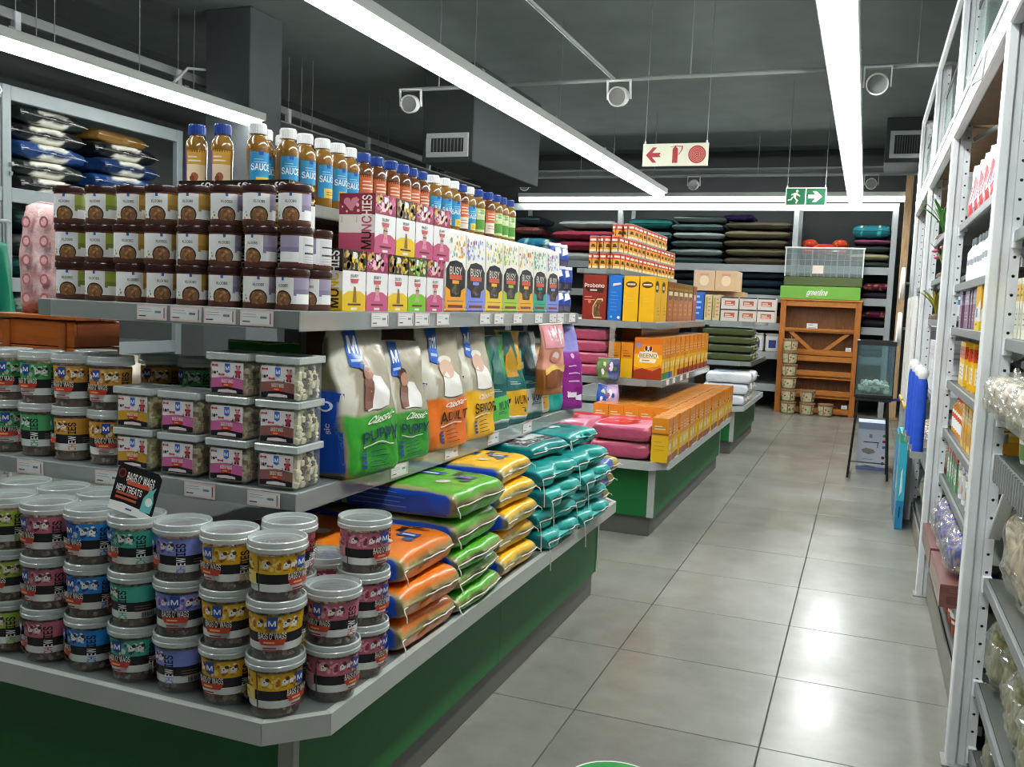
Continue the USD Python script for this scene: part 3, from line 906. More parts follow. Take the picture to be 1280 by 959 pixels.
# meat jars on the upper shelf
JARC = {'green': ('#9fae3a', '#7d8a2a'), 'ochre': ('#c39a44', '#a8812f'), 'lavender': ('#9d94ac', '#867c98')}


def meat_jar(colour):
    def b(t):
        part(t, 'jar', lathe([(0, 0), (.036, 0), (.039, .004), (.039, .012), (.0375, .016), (.0375, .074), (.039, .080), (.037, .086), (0, .086)], 28), mat('jar_plastic', '#5a3a30', 0.25), smooth=40)
        part(t, 'lid', lathe([(.0372, .083), (.0405, .083), (.0412, .086), (.0412, .094), (.0395, .0985), (.034, .0985), (.033, .0975), (0, .0975)], 28), M_BROWNLID, smooth=40)
        C, H, r = 2 * math.pi * .0377, .071, .0377
        c = Canvas(.0006, .00009, .003, 1)
        a, d = JARC[colour]
        c.rect(0, C * .96, 0, H, '#e4e5e3', 0)
        c.rect(C * .37, C * .62, H * .62, H, a, 1).rect(C * .37, C * .62, H * .4, H * .62, d, 1).rect(C * .40, C * .62, H * .13, H * .46, '#eef0ef', 2)
        c.rect(C * .0, C * .62, 0, H * .13, '#5b2f2a', 2).rect(C * .66, C * .93, H * .05, H * .95, '#d6d5d6', 2)
        c.rect(C * .68, C * .91, H * .68, H * .73, '#4a4548', 3).rect(C * .68, C * .91, H * .4, H * .46, '#4a4548', 3).lines(C * .68, C * .9, H * .3, 3, .006, '#a9a5a6', .0012)
        x, y, rr = C * .26, H * .27, .0215
        c.disc(x, y, rr, '#2e2421', 4, n=20).disc(x, y - .001, rr * .86, '#7e5a38', 5, n=18)
        rnd = random.Random(5)
        for k in range(26):
            q, an = rr * .8 * math.sqrt(rnd.random()), rnd.uniform(0, 6.28)
            c.disc(x + q * math.cos(an), y + q * math.sin(an), rnd.uniform(.002, .0038), rnd.choice(['#a57a4a', '#8a6238', '#6b4527', '#b98f5c', '#7a4630']), 6 + k % 3, n=7)
        c.rect(x - .003, x + .003, H * .9, H, '#2a5fb0', 9).text('KLOOBS', x, H * .73, .0062, '#5a5a5e', w=.026, mid=True, layer=9)
        c.disc(C * .13, H * .25, .003, '#7f9a48', 9).disc(C * .12, H * .36, .0025, '#93a85a', 9).disc(C * .1, H * .16, .003, '#c9a24a', 9)
        part(t, 'label', c.build(on_wrap(r, .006)), PRINT)
    return b


jx = [-1.99, -1.886, -1.785, -1.688, -1.586, -1.488, -1.386, -1.286]
jc = ['green', 'green', 'ochre', 'ochre', 'ochre', 'lavender', 'lavender', 'lavender']
# wrap fraction shown, rows from the bottom
ju = [[.31, .33, .25, .26, .28, .29, .27, .36], [.3, .33, .28, .25, .33, .27, .35, .6], [.32, .33, .31, .31, .33, .26, .26, .30]]
for i, x in enumerate(jx):
    for k in range(3):
        y = 1.882 - .003 * ((i * 2 + k) % 3)
        l = 'jar with dark brown lid and %s label, %s row, %s from the left' % (jc[i], ('bottom', 'middle', 'top')[k], ORD[i])
        put('jar_' + jc[i], meat_jar(jc[i]), 'food_jar', l, 'jar', (x + .003 * math.sin(7 * i + 3 * k), y, 1.3162 + k * .0988), (0, 0, facing(x, y, ju[k][i])), 'meatball jars on the upper shelf')
for k in range(2):
    put('jar_lavender', None, 'food_jar', 'jar with lavender label behind the front row at the right corner, %s one' % ('bottom', 'top')[k], 'jar', (-1.288, 1.972, 1.3162 + k * .0988), (0, 0, facing(-1.288, 1.972, (.33, .62)[k])), 'meatball jars on the upper shelf')


# sauce bottles
M_SAUCE = mat('brown_sauce', '#8b6428', 0.16, spec=0.6, coat=0.5)
M_SAUCE2 = mat('dark_sauce', '#633a1a', 0.16, spec=0.6, coat=0.5)
M_CAPW = mat('white_cap', '#e8ebea', 0.3)
M_CAPB = mat('blue_cap', '#1c3f8e', 0.3)


def bottle(kind):
    lab, cap, body = kind

    def b(t):
        part(t, 'bottle', lathe([(0, 0), (.028, 0), (.033, .004), (.0345, .012), (.033, .045), (.0325, .07), (.033, .1), (.0348, .125), (.0345, .14), (.031, .154), (.022, .165), (.0205, .168), (.0205, .178), (0, .178)], 28, .85), M_SAUCE if body == 'light' else M_SAUCE2, smooth=50)
        n = 24
        a = np.arange(n * 2) * math.pi / n
        ring = [((.0222 if i % 2 else .023) * math.cos(q), (.0222 if i % 2 else .023) * math.sin(q)) for i, q in enumerate(a)]
        part(t, 'cap', join(prism(ring, .172, .196), lathe([(0, .196), (.0216, .196), (.0205, .2), (0, .2)], 20)), M_CAPW if cap == 'white' else M_CAPB)
        c = Canvas(.0008, .0001, .003, 1)
        C, H = .07, .098
        if lab == 'blue':
            c.rect(0, C, 0, H, '#2f93c9', 0).rect(.02, C, 0, H * .28, '#e3c64a', 1).text('SAUCE', C / 2, H * .55, .017, '#eef4f6', w=C * .86, mid=True).rect(C * .4, C * .6, H * .86, H * .98, '#1d54a0')
            c.lines(C * .2, C * .8, H * .74, 2, .007, '#9fd0e6', .002).lines(C * .4, C * .9, H * .16, 2, .007, '#7a6a2a', .002)
        elif lab == 'orange':
            c.rect(0, C, 0, H, '#e9dfd2', 0).rect(0, C, H * .45, H, '#c9693c', 1).lines(C * .15, C * .85, H * .8, 3, .011, '#f1d8c4', .004).lines(C * .15, C * .8, H * .3, 2, .01, '#c08a6a', .003)
        elif lab == 'green':
            c.rect(0, C, 0, H, '#c9dba0', 0).rect(0, C, H * .1, H * .5, '#5a9a3a', 1).lines(C * .15, C * .85, H * .8, 2, .012, '#e9f0da', .005).rect(C * .3, C * .6, H * .7, H * .9, '#7fb25a', 2)
        else:
            c.rect(0, C, 0, H, '#e9d7b4', 0).rect(0, C, H * .62, H, '#d7a43a', 1).disc(C * .5, H * .28, .012, '#a05a3a').disc(C * .4, H * .24, .008, '#7a3a2a').lines(C * .2, C * .8, H * .8, 2, .01, '#f3ead2', .004).rect(0, C * .12, 0, H, '#6b3a7a', 3)
        part(t, 'label', c.build(on_wrap(.0337, .03, -C / 2 / .0337, .85)), PRINT)
    return b


BW, BO, BG, BY = ('blue', 'white', 'light'), ('orange', 'blue', 'dark'), ('green', 'blue', 'light'), ('yellow', 'blue', 'light')
NB = {BW: 'white-capped blue-label sauce bottle', BO: 'blue-capped orange-label sauce bottle', BG: 'blue-capped green-label sauce bottle', BY: 'blue-capped cream-label sauce bottle'}
row = [(-1.735, 2.065, BY, -60, 'leftmost of all the bottles'), (-1.655, 2.072, BY, -64, 'second of the two cream ones')]
kinds = [BW] * 6 + [BO] * 6 + [BW] * 3 + [BO] + [BW, BG, BO, BG, BG, BG]
ys = [2.078, 2.158, 2.235, 2.312, 2.39, 2.468, 2.56, 2.64, 2.72, 2.80, 2.88, 2.96, 3.05, 3.13, 3.21, 3.3, 3.38, 3.46, 3.55, 3.64, 3.73, 3.82]
cnt = {}
for i, (k, y) in enumerate(zip(kinds, ys)):
    run = 0 if i < 6 else 1 if i < 12 else 2 if i < 15 else 3
    cnt[run] = cnt.get(run, -1) + 1
    row.append(((-1.545 if i == 0 else -1.5) + .006 * math.sin(i * 5), y, k, -38 if i < 2 else -22, '%s %s' % (ORD[cnt[run]], ('in the first white-capped run', 'in the blue-capped run', 'in the second white-capped run', 'in the mixed run at the far end')[run])))
for x, y, k, r, w in row:
    put('bottle' + k[0], bottle(k), 'sauce_bottle', NB[k] + ', ' + w, 'bottle', (x, y, 1.6012), (0, 0, r), 'sauce bottles on the high shelf')
for i, y in enumerate((2.16, 2.25, 2.62, 2.9, 3.2, 3.6)):
    k = (BW, BW, BO, BO, BW, BG)[i]
    put('bottle' + k[0], bottle(k), 'sauce_bottle', NB[k] + ', back row, %s from the near end' % ORD[i], 'bottle', (-1.585, y, 1.6012), (0, 0, -30), 'sauce bottles on the high shelf')

# ------------------------------------------------------------------ printed cartons and packs on the upper shelf
MUN = {'yellow': ('#e3bf22', '#c9b23a', '#2a2118', '#8e6a1c'), 'pink': ('#c4577f', '#d98aa4', '#8f2f4d', '#e9c0cc'), 'green': ('#7cc02c', '#9bc46a', '#4a5a2a', '#cfe0a8')}


def face_print(c, w, h, colour, rounded=True):
    a, b, d, e = MUN[colour]
    c.rect(0, w, 0, h, '#ebe9e8', 0).rect(0, w, h * .66, h, d, 1)
    c.blobs(0, w, h * .66, h, 44, .011, [b, e, d, a, '#e7d9b4', '#c2a050'], seed=sum(map(ord, colour)), layer=2)
    c.poly([(0, h * .62), (w * .25, h * .655), (w * .5, h * .665), (w * .75, h * .655), (w, h * .62), (w, h * .7), (0, h * .7)], '#ebe9e8', 6) if False else None
    c.rect(w * .4, w * .52, h * .86, h * .97, '#dfe2e6', 7)
    c.text('BUSY', w * .5, h * .58, h * .05, '#6d7b74', w=w * .34, mid=True, layer=7).poly([(w * .32, h * .53), (w * .68, h * .53), (w * .64, h * .46), (w * .36, h * .46)], '#c65a5c', 7)
    c.poly([(0, 0), (w, 0), (w, h * .26), (w * .75, h * .33), (w * .25, h * .33), (0, h * .26)], a, 7)
    if colour == 'yellow':                                            # a dark dog-shaped mark
        c.poly([(w * .42, h * .14), (w * .6, h * .14), (w * .58, h * .3), (w * .55, h * .4), (w * .47, h * .41), (w * .45, h * .3)], '#8a6a20', 8)
    else:                                                             # plain bust
        c.disc(w * .5, h * .37, w * .1, '#c99a8c', 8, n=12, ry=w * .14).rect(w * .4, w * .6, h * .38, h * .4, '#5b4a50', 9)
        c.poly([(w * .36, h * .18), (w * .64, h * .18), (w * .57, h * .3), (w * .5, h * .24), (w * .43, h * .3)], b, 8)
    c.rect(w * .22, w * .78, h * .095, h * .125, '#5a2f2a', 9).rect(w * .36, w * .62, h * .02, h * .06, '#e6dfd8', 9)


def munch_box(colour):
    def b(t):
        w, d, h = .115, .112, .158                                    # w along y, d along x
        part(t, 'carton', bx(-d, 0, 0, w, 0, h, .0015), mat('carton_' + colour, MUN[colour][0], 0.5))
        c = Canvas(.0003)
        face_print(c, w, h, colour)
        part(t, 'front_print', c.build(side(0, 0, 0)), GLOSS)
        a, bb, dd, e = MUN[colour]
        c = Canvas(.0003)
        c.rect(0, d, 0, h, '#e9e8e8', 0).rect(0, d, 0, h * .33, a, 1).rect(0, d, h * .64, h, dd, 1)
        c.disc(d * .22, h * .86, .011, bb, 2).disc(d * .42, h * .86, .011, bb, 2).poly([(d * .12, h * .84), (d * .52, h * .84), (d * .32, h * .7)], bb, 2)
        c.blobs(d * .05, d * .6, h * .66, h * .98, 9, .005, [e, bb], seed=2, layer=3)
        n = 1 / 8.4
        for s, y, k, colr in (('MU', .05, .3, '#1a1516'), ('NC', .355, .26, a), ('HIES', .63, .34, '#f2f0ee')):
            c.text(s, d * .9, h * y, d * .26, colr, rot=90, w=h * k, layer=5)
        c.lines(d * .08, d * .1, h * .5, 1, .01, '#8a8a8a', h * .1).lines(d * .5, d * .52, h * .5, 1, .01, '#8a8a8a', h * .12)
        part(t, 'side_print', c.build(front(-d, 0, 0)), GLOSS)
        c = Canvas(.0003)
        c.rect(0, d, 0, w, dd, 0).blobs(0, d, 0, w, 16, .008, [bb, e], seed=4, layer=1)
        part(t, 'top_print', c.build(top(-d, 0, h)), GLOSS)
    return b


ZU = 1.3162
lower = [('yellow', 2.038), ('pink', 2.158), ('yellow', 2.278), ('green', 2.398), ('pink', 2.518)]
upper = [('pink', 2.195), ('yellow', 2.315), ('pink', 2.435), ('pink', 2.555)]
NTH = {0: 'nearest', 1: 'second', 2: 'third', 3: 'fourth', 4: 'farthest'}
for i, (cn, y) in enumerate(lower):
    put('mun' + cn, munch_box(cn), 'treat_carton', '%s dog treat carton with vertical lettering, %s in the lower row' % (cn, NTH[i]), 'carton', (-1.25, y, ZU), (0, 0, 0), 'vertically lettered treat cartons')
for i, (cn, y) in enumerate(upper):
    put('mun' + cn, munch_box(cn), 'treat_carton', '%s dog treat carton with vertical lettering, %s in the upper row' % (cn, ('nearest', 'second', 'third', 'farthest')[i]), 'carton', (-1.25, y, ZU + .1587), (0, 0, 0), 'vertically lettered treat cartons')
for i, (cn, x, y) in enumerate((('yellow', -1.338, 1.945), ('yellow', -1.452, 1.93), ('yellow', -1.566, 1.93))):
    for k in range(2):
        yy = y if i else 2.045 - .12
        if i == 0 and k == 0:
            continue
        w = ('right', 'middle', 'left')[i]
        put('mun' + cn, munch_box(cn), 'treat_carton', 'yellow treat carton behind the jars, %s one of the %s layer' % (w, ('lower', 'upper')[k]), 'carton', (x if i else -1.338, yy, ZU + .1587 * k), (0, 0, 0), 'vertically lettered treat cartons')
put('munyellow', None, 'treat_carton', 'yellow treat carton hidden at the foot of the jars and boxes', 'carton', (-1.338, 1.925, ZU), (0, 0, 0), 'vertically lettered treat cartons')

BUSY = {'orange': ('#e7a01c', '#f2d692', '#d0773a'), 'blue': ('#7d86d8', '#cfd4ee', '#8a4f9a'), 'yellow': ('#e7c21c', '#efe3a4', '#7aa03a'), 'lime': ('#9cc026', '#e6e9b8', '#c9a22a'), 'amber': ('#eaa71a', '#f0dca0', '#b8622a'), 'teal': ('#28a48c', '#c9e6d6', '#3f8f6a')}


def busy_pack(colour):
    a, pale, dk = BUSY[colour]

    def b(t):
        w, d, h = .158, .1, .272
        ring = [(-d, 0, .0), (0, 0, 0)]
        prof = [(-d, 0), (-.004, 0), (0, .006), (-.002, h * .6), (-.006, h * .93), (-d * .45, h), (-d * .55, h), (-d + .006, h * .93), (-d, h * .5)]
        m = trimesh.creation.extrude_polygon(Polygon(prof), w, engine='earcut')   # x, z profile pushed along y
        v = np.array(m.vertices)
        m.vertices = np.stack([v[:, 0], w - v[:, 2], v[:, 1]], 1)
        part(t, 'pack', m, mat('pack_white', '#e9e6dc', 0.5))

        def f(p, o):
            z = p[:, 1]
            x = np.interp(z, [0, .006, h * .6, h * .93], [-.004, 0, -.002, -.006])
            return np.stack([x + o, p[:, 0], z], 1)
        c = Canvas(.0006, .00012)
        c.rect(0, w, 0, h * .93, '#ece8dc', 0, rows=14)
        c.blobs(0, w, h * .62, h * .92, 52, .009, [pale, a, dk, '#e9e4d8', '#c9c2d8', '#8fae8a'], seed=len(colour), layer=1)
        c.poly([(.004, h * .05), (w - .004, h * .05), (w - .004, h * .5), (w * .8, h * .59), (w * .5, h * .615), (w * .2, h * .59), (.004, h * .5)], '#211e22', 4)
        c.text('BUSY', w * .5, h * .49, .024, '#cfcabc', w=w * .6, mid=True, layer=5).rect(w * .2, w * .8, h * .385, h * .44, '#d2583c', 5).rect(w * .34, w * .66, h * .335, h * .375, a, 5)
        c.blobs(w * .3, w * .72, h * .2, h * .33, 16, .016, ['#4a4038', '#5c5148', '#3a342e', '#7a6a58'], seed=2, layer=5)
        c.poly([(0, 0), (w, 0), (w, h * .3), (w * .78, h * .26), (w * .74, h * .18), (w * .26, h * .18), (w * .22, h * .26), (0, h * .3)], a, 9)
        c.rect(w * .1, w * .9, h * .125, h * .133, '#5a4a2a', 10).rect(w * .14, w * .86, h * .05, h * .085, '#7a2f22', 10).rect(w * .3, w * .7, h * .012, h * .04, '#e8e2d6', 10)
        part(t, 'front_print', c.build(f), GLOSS)
        c = Canvas(.0004)
        c.rect(.008, d - .008, h * .02, h * .9, pale, 0).rect(.008, d - .008, 0, h * .3, a, 1).rect(d * .55, d * .8, h * .1, h * .85, '#2d3f8a' if colour in ('orange', 'blue') else '#f0eee6', 2)
        part(t, 'side_print', c.build(front(-d, 0, 0)), GLOSS)
    return b


for i, cn in enumerate(('orange', 'blue', 'yellow', 'lime', 'amber', 'teal', 'blue')):
    w = 'first' if i == 1 else 'last'
    l = '%s chew pack with black arched panel on the upper shelf' % cn if cn != 'blue' else '%s blue chew pack with black arched panel, %s in the row' % (('near', 'near')[0] if i == 1 else 'far', 'second' if i == 1 else 'last')
    put('busy' + cn, busy_pack(cn), 'chew_pack', l, 'pack', (-1.248, 2.645 + .1655 * i + (0.0), ZU), (0, 0, 0), 'arched chew packs')


# ------------------------------------------------------------------ bags


def wob(p, amp, freq, seed):
    q = p * freq
    return np.stack([meshkit.noise(q, seed) - .5, meshkit.noise(q + 17.3, seed + 1) - .5, meshkit.noise(q + 41.9, seed + 2) - .5], -1) * amp


def bag_angles(nf, ns):
    """Angles round a boxy section so that its faces are sampled evenly; faces at +-90 degrees get nf points, the others ns."""
    u = np.linspace(-.96, .96, nf) ** 3
    v = np.linspace(-.7, .7, ns) ** 3
    lo = np.arccos(u)                                    # 0..pi
    return np.concatenate([np.arcsin(v), np.sort(lo), np.pi + np.arcsin(v), np.pi + np.sort(lo)])


class StandBag:
    """Upright gusseted bag; local front faces -y, w along x. Its seal is drawn together at the top."""

    def __init__(s, w, d, h, lean=.04, seed=1, slump=.0, amp=.02):
        s.w, s.d, s.h, s.lean, s.seed, s.slump, s.amp = w, d, h, lean, seed, slump, amp

    def dims(s, t):
        k = np.clip(t / .05, 0, 1) ** .5
        D = s.d / 2 * (np.clip(1 - t ** 2.6, 0, 1) ** .9 * (.9 + .1 * k) + .012)
        W = s.w / 2 * (.95 + .05 * k) * (1 + .03 * np.sin(t * 3.1)) * (1 + .05 * np.clip((t - .75) / .25, 0, 1))
        n = 9 - 6.5 * np.clip(t * 1.25, 0, 1)
        cx = s.slump * t ** 3
        cy = s.lean * t ** 1.6
        return W, D, n, cx, cy

    def warp(s, p):
        m = np.clip(p[:, 2:3] / (s.h * .12), 0, 1)
        return p + wob(p, s.amp, 13.0, s.seed) * m + wob(p, s.amp * .22, 34.0, s.seed + 5) * m

    def body(s, colour):
        th, nz = bag_angles(27, 9), 36
        nt = len(th)
        ts = np.linspace(0, 1, nz)
        v, c = [], []
        for t in ts:
            W, D, n, cx, cy = s.dims(t)
            ct, st = np.cos(th), np.sin(th)
            x = W * np.sign(ct) * np.abs(ct) ** (2 / n)
            y = D * np.sign(st) * np.abs(st) ** (2 / n)
            v.append(np.stack([x + cx, y + cy, np.full(nt, t * s.h)], 1))
            for a, b in zip(x / W, y / max(D, 1e-6)):
                c.append(lin(colour('side' if abs(a) > .985 and abs(b) < .97 else 'front' if b < 0 else 'back', a, t)))
        v = s.warp(np.vstack(v))
        f = []
        for i in range(nz - 1):
            for j in range(nt):
                k = (j + 1) % nt
                f.append((i * nt + j, i * nt + k, (i + 1) * nt + k, (i + 1) * nt + j))
        f = meshkit.arrays((v, np.array(f)))[1]
        cap = [(0, j + 1, j) for j in range(1, nt - 1)] + [((nz - 1) * nt, (nz - 1) * nt + j, (nz - 1) * nt + j + 1) for j in range(1, nt - 1)]
        return Printed(v, np.vstack([f, cap]), np.array(c))

    def on_front(s, p, o):
        """Canvas x from -1 to 1 across, y from 0 to 1 up."""
        t = np.clip(p[:, 1], 0, 1)
        W, D, n, cx, cy = s.dims(t)
        u = np.clip(p[:, 0], -.999, .999)
        y = -D * (1 - np.abs(u) ** n) ** (1 / n)
        q = s.warp(np.stack([u * W + cx, y + cy, t * s.h], 1))
        q[:, 1] -= o * 8 + .002
        return q

    def on_left(s, p, o):
        """The gusset at -x: canvas x from -1 (back) to 1 (front)."""
        t = np.clip(p[:, 1], 0, 1)
        W, D, n, cx, cy = s.dims(t)
        u = np.clip(p[:, 0], -.99, .99)
        x = -W * (1 - np.abs(u) ** n) ** (1 / n)
        q = s.warp(np.stack([x + cx, -u * D + cy, t * s.h], 1))
        q[:, 0] -= o * 6 + .0012
        return q


def bag_builder(bag, colour, draw_front=None, draw_side=None):
    def b(t):
        part(t, 'bag_film', bag.body(colour), FILM, smooth=True)
        if draw_front:
            c = Canvas(.0001, .00005, .1, None, .07)
            draw_front(c)
            part(t, 'front_print', c.build(bag.on_front), GLOSS)
        if draw_side:
            c = Canvas(.0001, .00005, .2, None, .07)
            draw_side(c)
            part(t, 'gusset_print', c.build(bag.on_left), GLOSS)
        W = bag.w / 2 * 1.03
        cx, cy = bag.slump, bag.lean
        x = np.linspace(-W, W, 13)
        seal = tube(bag.warp(np.stack([x + cx, np.full(13, cy), np.full(13, bag.h - .004)], 1)), .0035, 5)
        part(t, 'top_seal', seal, mat('bag_seal', '#b9b4a2', 0.3))
    return b


def classic(panel, word, dark='#1d5a2a', people=True):
    taupe, silver, blue = '#a39a84', '#c9c4b6', '#1448b0'

    def colour(reg, u, t):
        if reg == 'side':
            return blue if .03 < t < .56 and abs(u) > .9 else '#6f6a4e' if t < .9 else silver
        if reg == 'front':
            return panel if t < .42 and u > -.93 else '#8f8a6a' if t < .42 else taupe if u > -.6 else silver
        return taupe

    def fr(c):
        c.poly([(-.62, .72), (-.2, .70), (-.2, .97), (-.62, .985)], '#1d5cc0', 1, .12).text('M', -.41, .86, .09, '#f0f4f8', w=.3, mid=True, layer=2).rect(-.56, -.26, .755, .775, '#a9c4e8', 2)
        if people:
            c.poly([(-.25, .44), (.55, .44), (.6, .55), (.4, .64), (.1, .66), (-.1, .58)], '#e7e6e2', 1, .15).poly([(-.35, .45), (-.05, .45), (.05, .6), (-.1, .7), (-.3, .62)], '#7d5548', 2, .15)
            c.disc(-.12, .68, .17, '#b98a72', 3, n=14, ry=.055).disc(-.2, .725, .2, '#4d352c', 2, n=12, ry=.04)
        else:
            c.poly([(-.3, .44), (.55, .44), (.5, .6), (.2, .68), (-.15, .6)], '#e9e6e0', 1, .15).disc(.05, .66, .28, '#cfa68f', 2, n=14, ry=.075).disc(.05, .73, .3, '#e4ddd0', 1, n=12, ry=.035)
        c.text('Classic', -.35, .355, .045, '#eef2e6', w=.95, skew=6, layer=3).text(word, -.5, .235, .075, dark, w=1.35, layer=3)
        c.rect(-.5, .62, .205, .213, '#e8e8da', 3).rect(-.5, .4, .19, .194, dark, 3)
        for k in range(4):
            c.rect(-.55, -.38, .05 + k * .032, .072 + k * .032, '#1c4fa0' if k % 2 else '#16407f', 3)
            c.rect(-.25, .45 - .1 * (k % 2), .055 + k * .032, .061 + k * .032, dark, 3)

    def sd(c):
        c.rect(-.8, .8, .04, .55, blue, 0).text('Classic', .3, .16, .3, '#d9e4f4', rot=90, w=.2, layer=1).text(word, .75, .2, .25, '#3f7ad0', rot=90, w=.17, layer=1)
        c.disc(-.05, .47, .4, '#dfe8f6', 1, n=14, ry=.03).disc(-.05, .47, .26, blue, 2, n=12, ry=.02)
        for k in range(3):
            c.rect(-.65 + .42 * k, -.4 + .42 * k, .135, .15, '#7fc04a', 1)
    return colour, fr, sd


def wunda(body, panel, band, dark, extra=None):
    def colour(reg, u, t):
        if reg == 'front' and t > .58 and (u > .35 or u < -.7):
            return band
        if reg != 'back' and .06 < t < .1:
            return '#e4e6e0'
        return body

    def fr(c):
        c.rect(-.9, .9, .1, .36, panel, 0).rect(-.9, .9, .085, .1, '#e8e8e2', 1).text('WUN', -.25, .215, .085, dark, w=.95, layer=1)
        c.lines(-.3, .6, .19, 2, .02, dark, .006, 1).poly([(-.7, .5), (.3, .5), (.25, .7), (-.1, .85), (-.6, .75)], extra or '#2d6a60', 1, .15)
        c.rect(-.85, -.55, .24, .29, '#1c1f2a', 2).lines(-.6, .3, .44, 2, .02, '#bfe3da', .006, 2)

    def sd(c):
        c.lines(-.3, .5, .5, 3, .06, '#cfe6e0', .012, 1)
    return colour, fr, sd


BAGS = [
    ('classic_green', (.25, .14, .405), .03, classic('#2f9a2a', 'PUPPY', '#0d3a5c'), -1.268, 2.15, 86, 'large green and taupe puppy food bag with blue gusset, first in the row'),
    ('classic_green_small', (.225, .115, .345), .02, classic('#2c8f2a', 'PUPPY', '#0d3a5c'), -1.277, 2.4, 86, 'shorter green puppy food bag, second in the row'),
    ('classic_orange', (.265, .12, .385), .03, classic('#e0701c', 'ADULT', '#3a2a1a', False), -1.277, 2.668, 86, 'orange and silver adult food bag standing in the row'),
    ('classic_yellow', (.225, .12, .395), .035, classic('#e6b21c', 'SENIOR', '#3a3010', False), -1.278, 2.935, 85, 'yellow senior food bag with silver top standing in the row'),
    ('wunda_green', (.15, .1, .345), .02, wunda('#0f5f58', '#52b648', '#2c8f3a', '#0f5a3a'), -1.29, 3.16, 84, 'narrow green and dark teal food bag after the yellow senior bag'),
    ('wunda_yellow', (.172, .1, .36), .03, wunda('#0d635c', '#e0a91c', '#d8a51c', '#2a2a12', '#b98a1c'), -1.295, 3.345, 82, 'yellow and teal food bag with a gold-edged top'),
    ('wunda_white', (.172, .1, .355), .04, wunda('#0c5c5c', '#dfe3e2', '#e2e6e6', '#1b3f48', '#123438'), -1.295, 3.55, 80, 'dark teal food bag with white label band and white top flap'),
]
for key, (w, d, h), lean, (cf, fr, sd), x, y, rz, lab in BAGS:
    bag = StandBag(w, d, h, lean, seed=len(key), slump=.03)
    put(key, bag_builder(bag, cf, fr, sd), 'pet_food_bag', lab, 'pet food bag', (x, y, .8815), (0, 0, rz), None)


def treat_front(c):
    c.poly([(-.9, .66), (.9, .66), (.9, .97), (-.9, .97)], '#e29aa4', 0, .2).blobs(-.7, .7, .7, .95, 14, .12, ['#f0d5d4', '#d77f92', '#efe9e6'], 3, 1)
    c.disc(0, .55, .55, '#c9826a', 1, n=16, ry=.11).disc(0, .55, .3, '#e8d2c6', 2, n=12, ry=.06).poly([(-.9, .36), (-.2, .42), (.3, .36), (.9, .42), (.9, .32), (-.9, .28)], '#eecb6a', 2, .2)
    c.poly([(-.9, .1), (.9, .1), (.9, .28), (.4, .33), (-.4, .33), (-.9, .28)], '#8a4c22', 3, .2)


put('treat_pouch', bag_builder(StandBag(.16, .05, .29, .0, 3), lambda r, u, t: '#e3a089' if t > .35 else '#a5642e', treat_front), 'treat_pouch', 'pink and orange treat pouch hanging at the row end below the price strip', 'pouch', (-1.194, 3.56, .985), (0, 0, 78))
hk = thing('hang_strip', 'thin clear hanging strip carrying the pink and orange treat pouch', 'hanging strip', (-1.224, 3.56, 1.26))
part(hk, 'strip', bx(-.0015, .0015, -.018, .018, -.0, .012), M_STRIP)
part(hk, 'hook', tube([(0, 0, .004), (.004, 0, .0), (.012, 0, -.002), (.014, 0, .006)], .0018, 5), M_GREY)


def amber_front(c):
    c.rect(-.9, .9, .08, .42, '#d79a1c', 0).lines(-.7, .7, .36, 4, .07, '#8a5a12', .012, 1).rect(-.9, .9, .02, .08, '#cfc7b8', 1)


put('amber_bag', bag_builder(StandBag(.15, .08, .3, .0, 8), lambda r, u, t: '#d2951c' if t < .45 else '#bf8a3a', amber_front), 'pet_food_bag', 'amber food bag standing behind the hanging pink pouch', 'pet food bag', (-1.31, 3.71, .8815), (0, 0, 84))
put('wunda_teal', bag_builder(StandBag(.13, .08, .34, .02, 12), lambda r, u, t: '#149a90' if t < .3 or t > .75 else '#dfe4e0' if t < .42 else '#0f7f78', lambda c: c.poly([(-.8, .42), (.5, .42), (.2, .52), (-.8, .5)], '#e7cf9a', 0, .2)), 'pet_food_bag', 'turquoise food bag with white band between amber and purple bags', 'pet food bag', (-1.29, 3.84, .8815), (0, 0, 82))


def purple_front(c):
    c.lines(-.4, .6, .5, 3, .09, '#e7c9e6', .012, 1).rect(-.5, .35, .14, .2, '#ece4ee', 0).text('31', -.55, .15, .06, '#f0e9f2', w=.35, layer=1).disc(.1, .62, .12, '#d9a6d8', 1, ry=.03).rect(.25, .8, .1, .16, '#e9e2ec', 0)


put('purple_bag', bag_builder(StandBag(.16, .11, .385, .02, 5, slump=-.02), lambda r, u, t: '#8d1a86' if t < .66 else '#8a86c8' if r == 'front' else '#4a3a8a', purple_front, lambda c: c.rect(-.6, .6, .1, .14, '#ece4ee', 0)), 'pet_food_bag', 'glossy purple food bag with lilac top at the far end of the middle shelf', 'pet food bag', (-1.262, 3.985, .8815), (0, 0, 66))


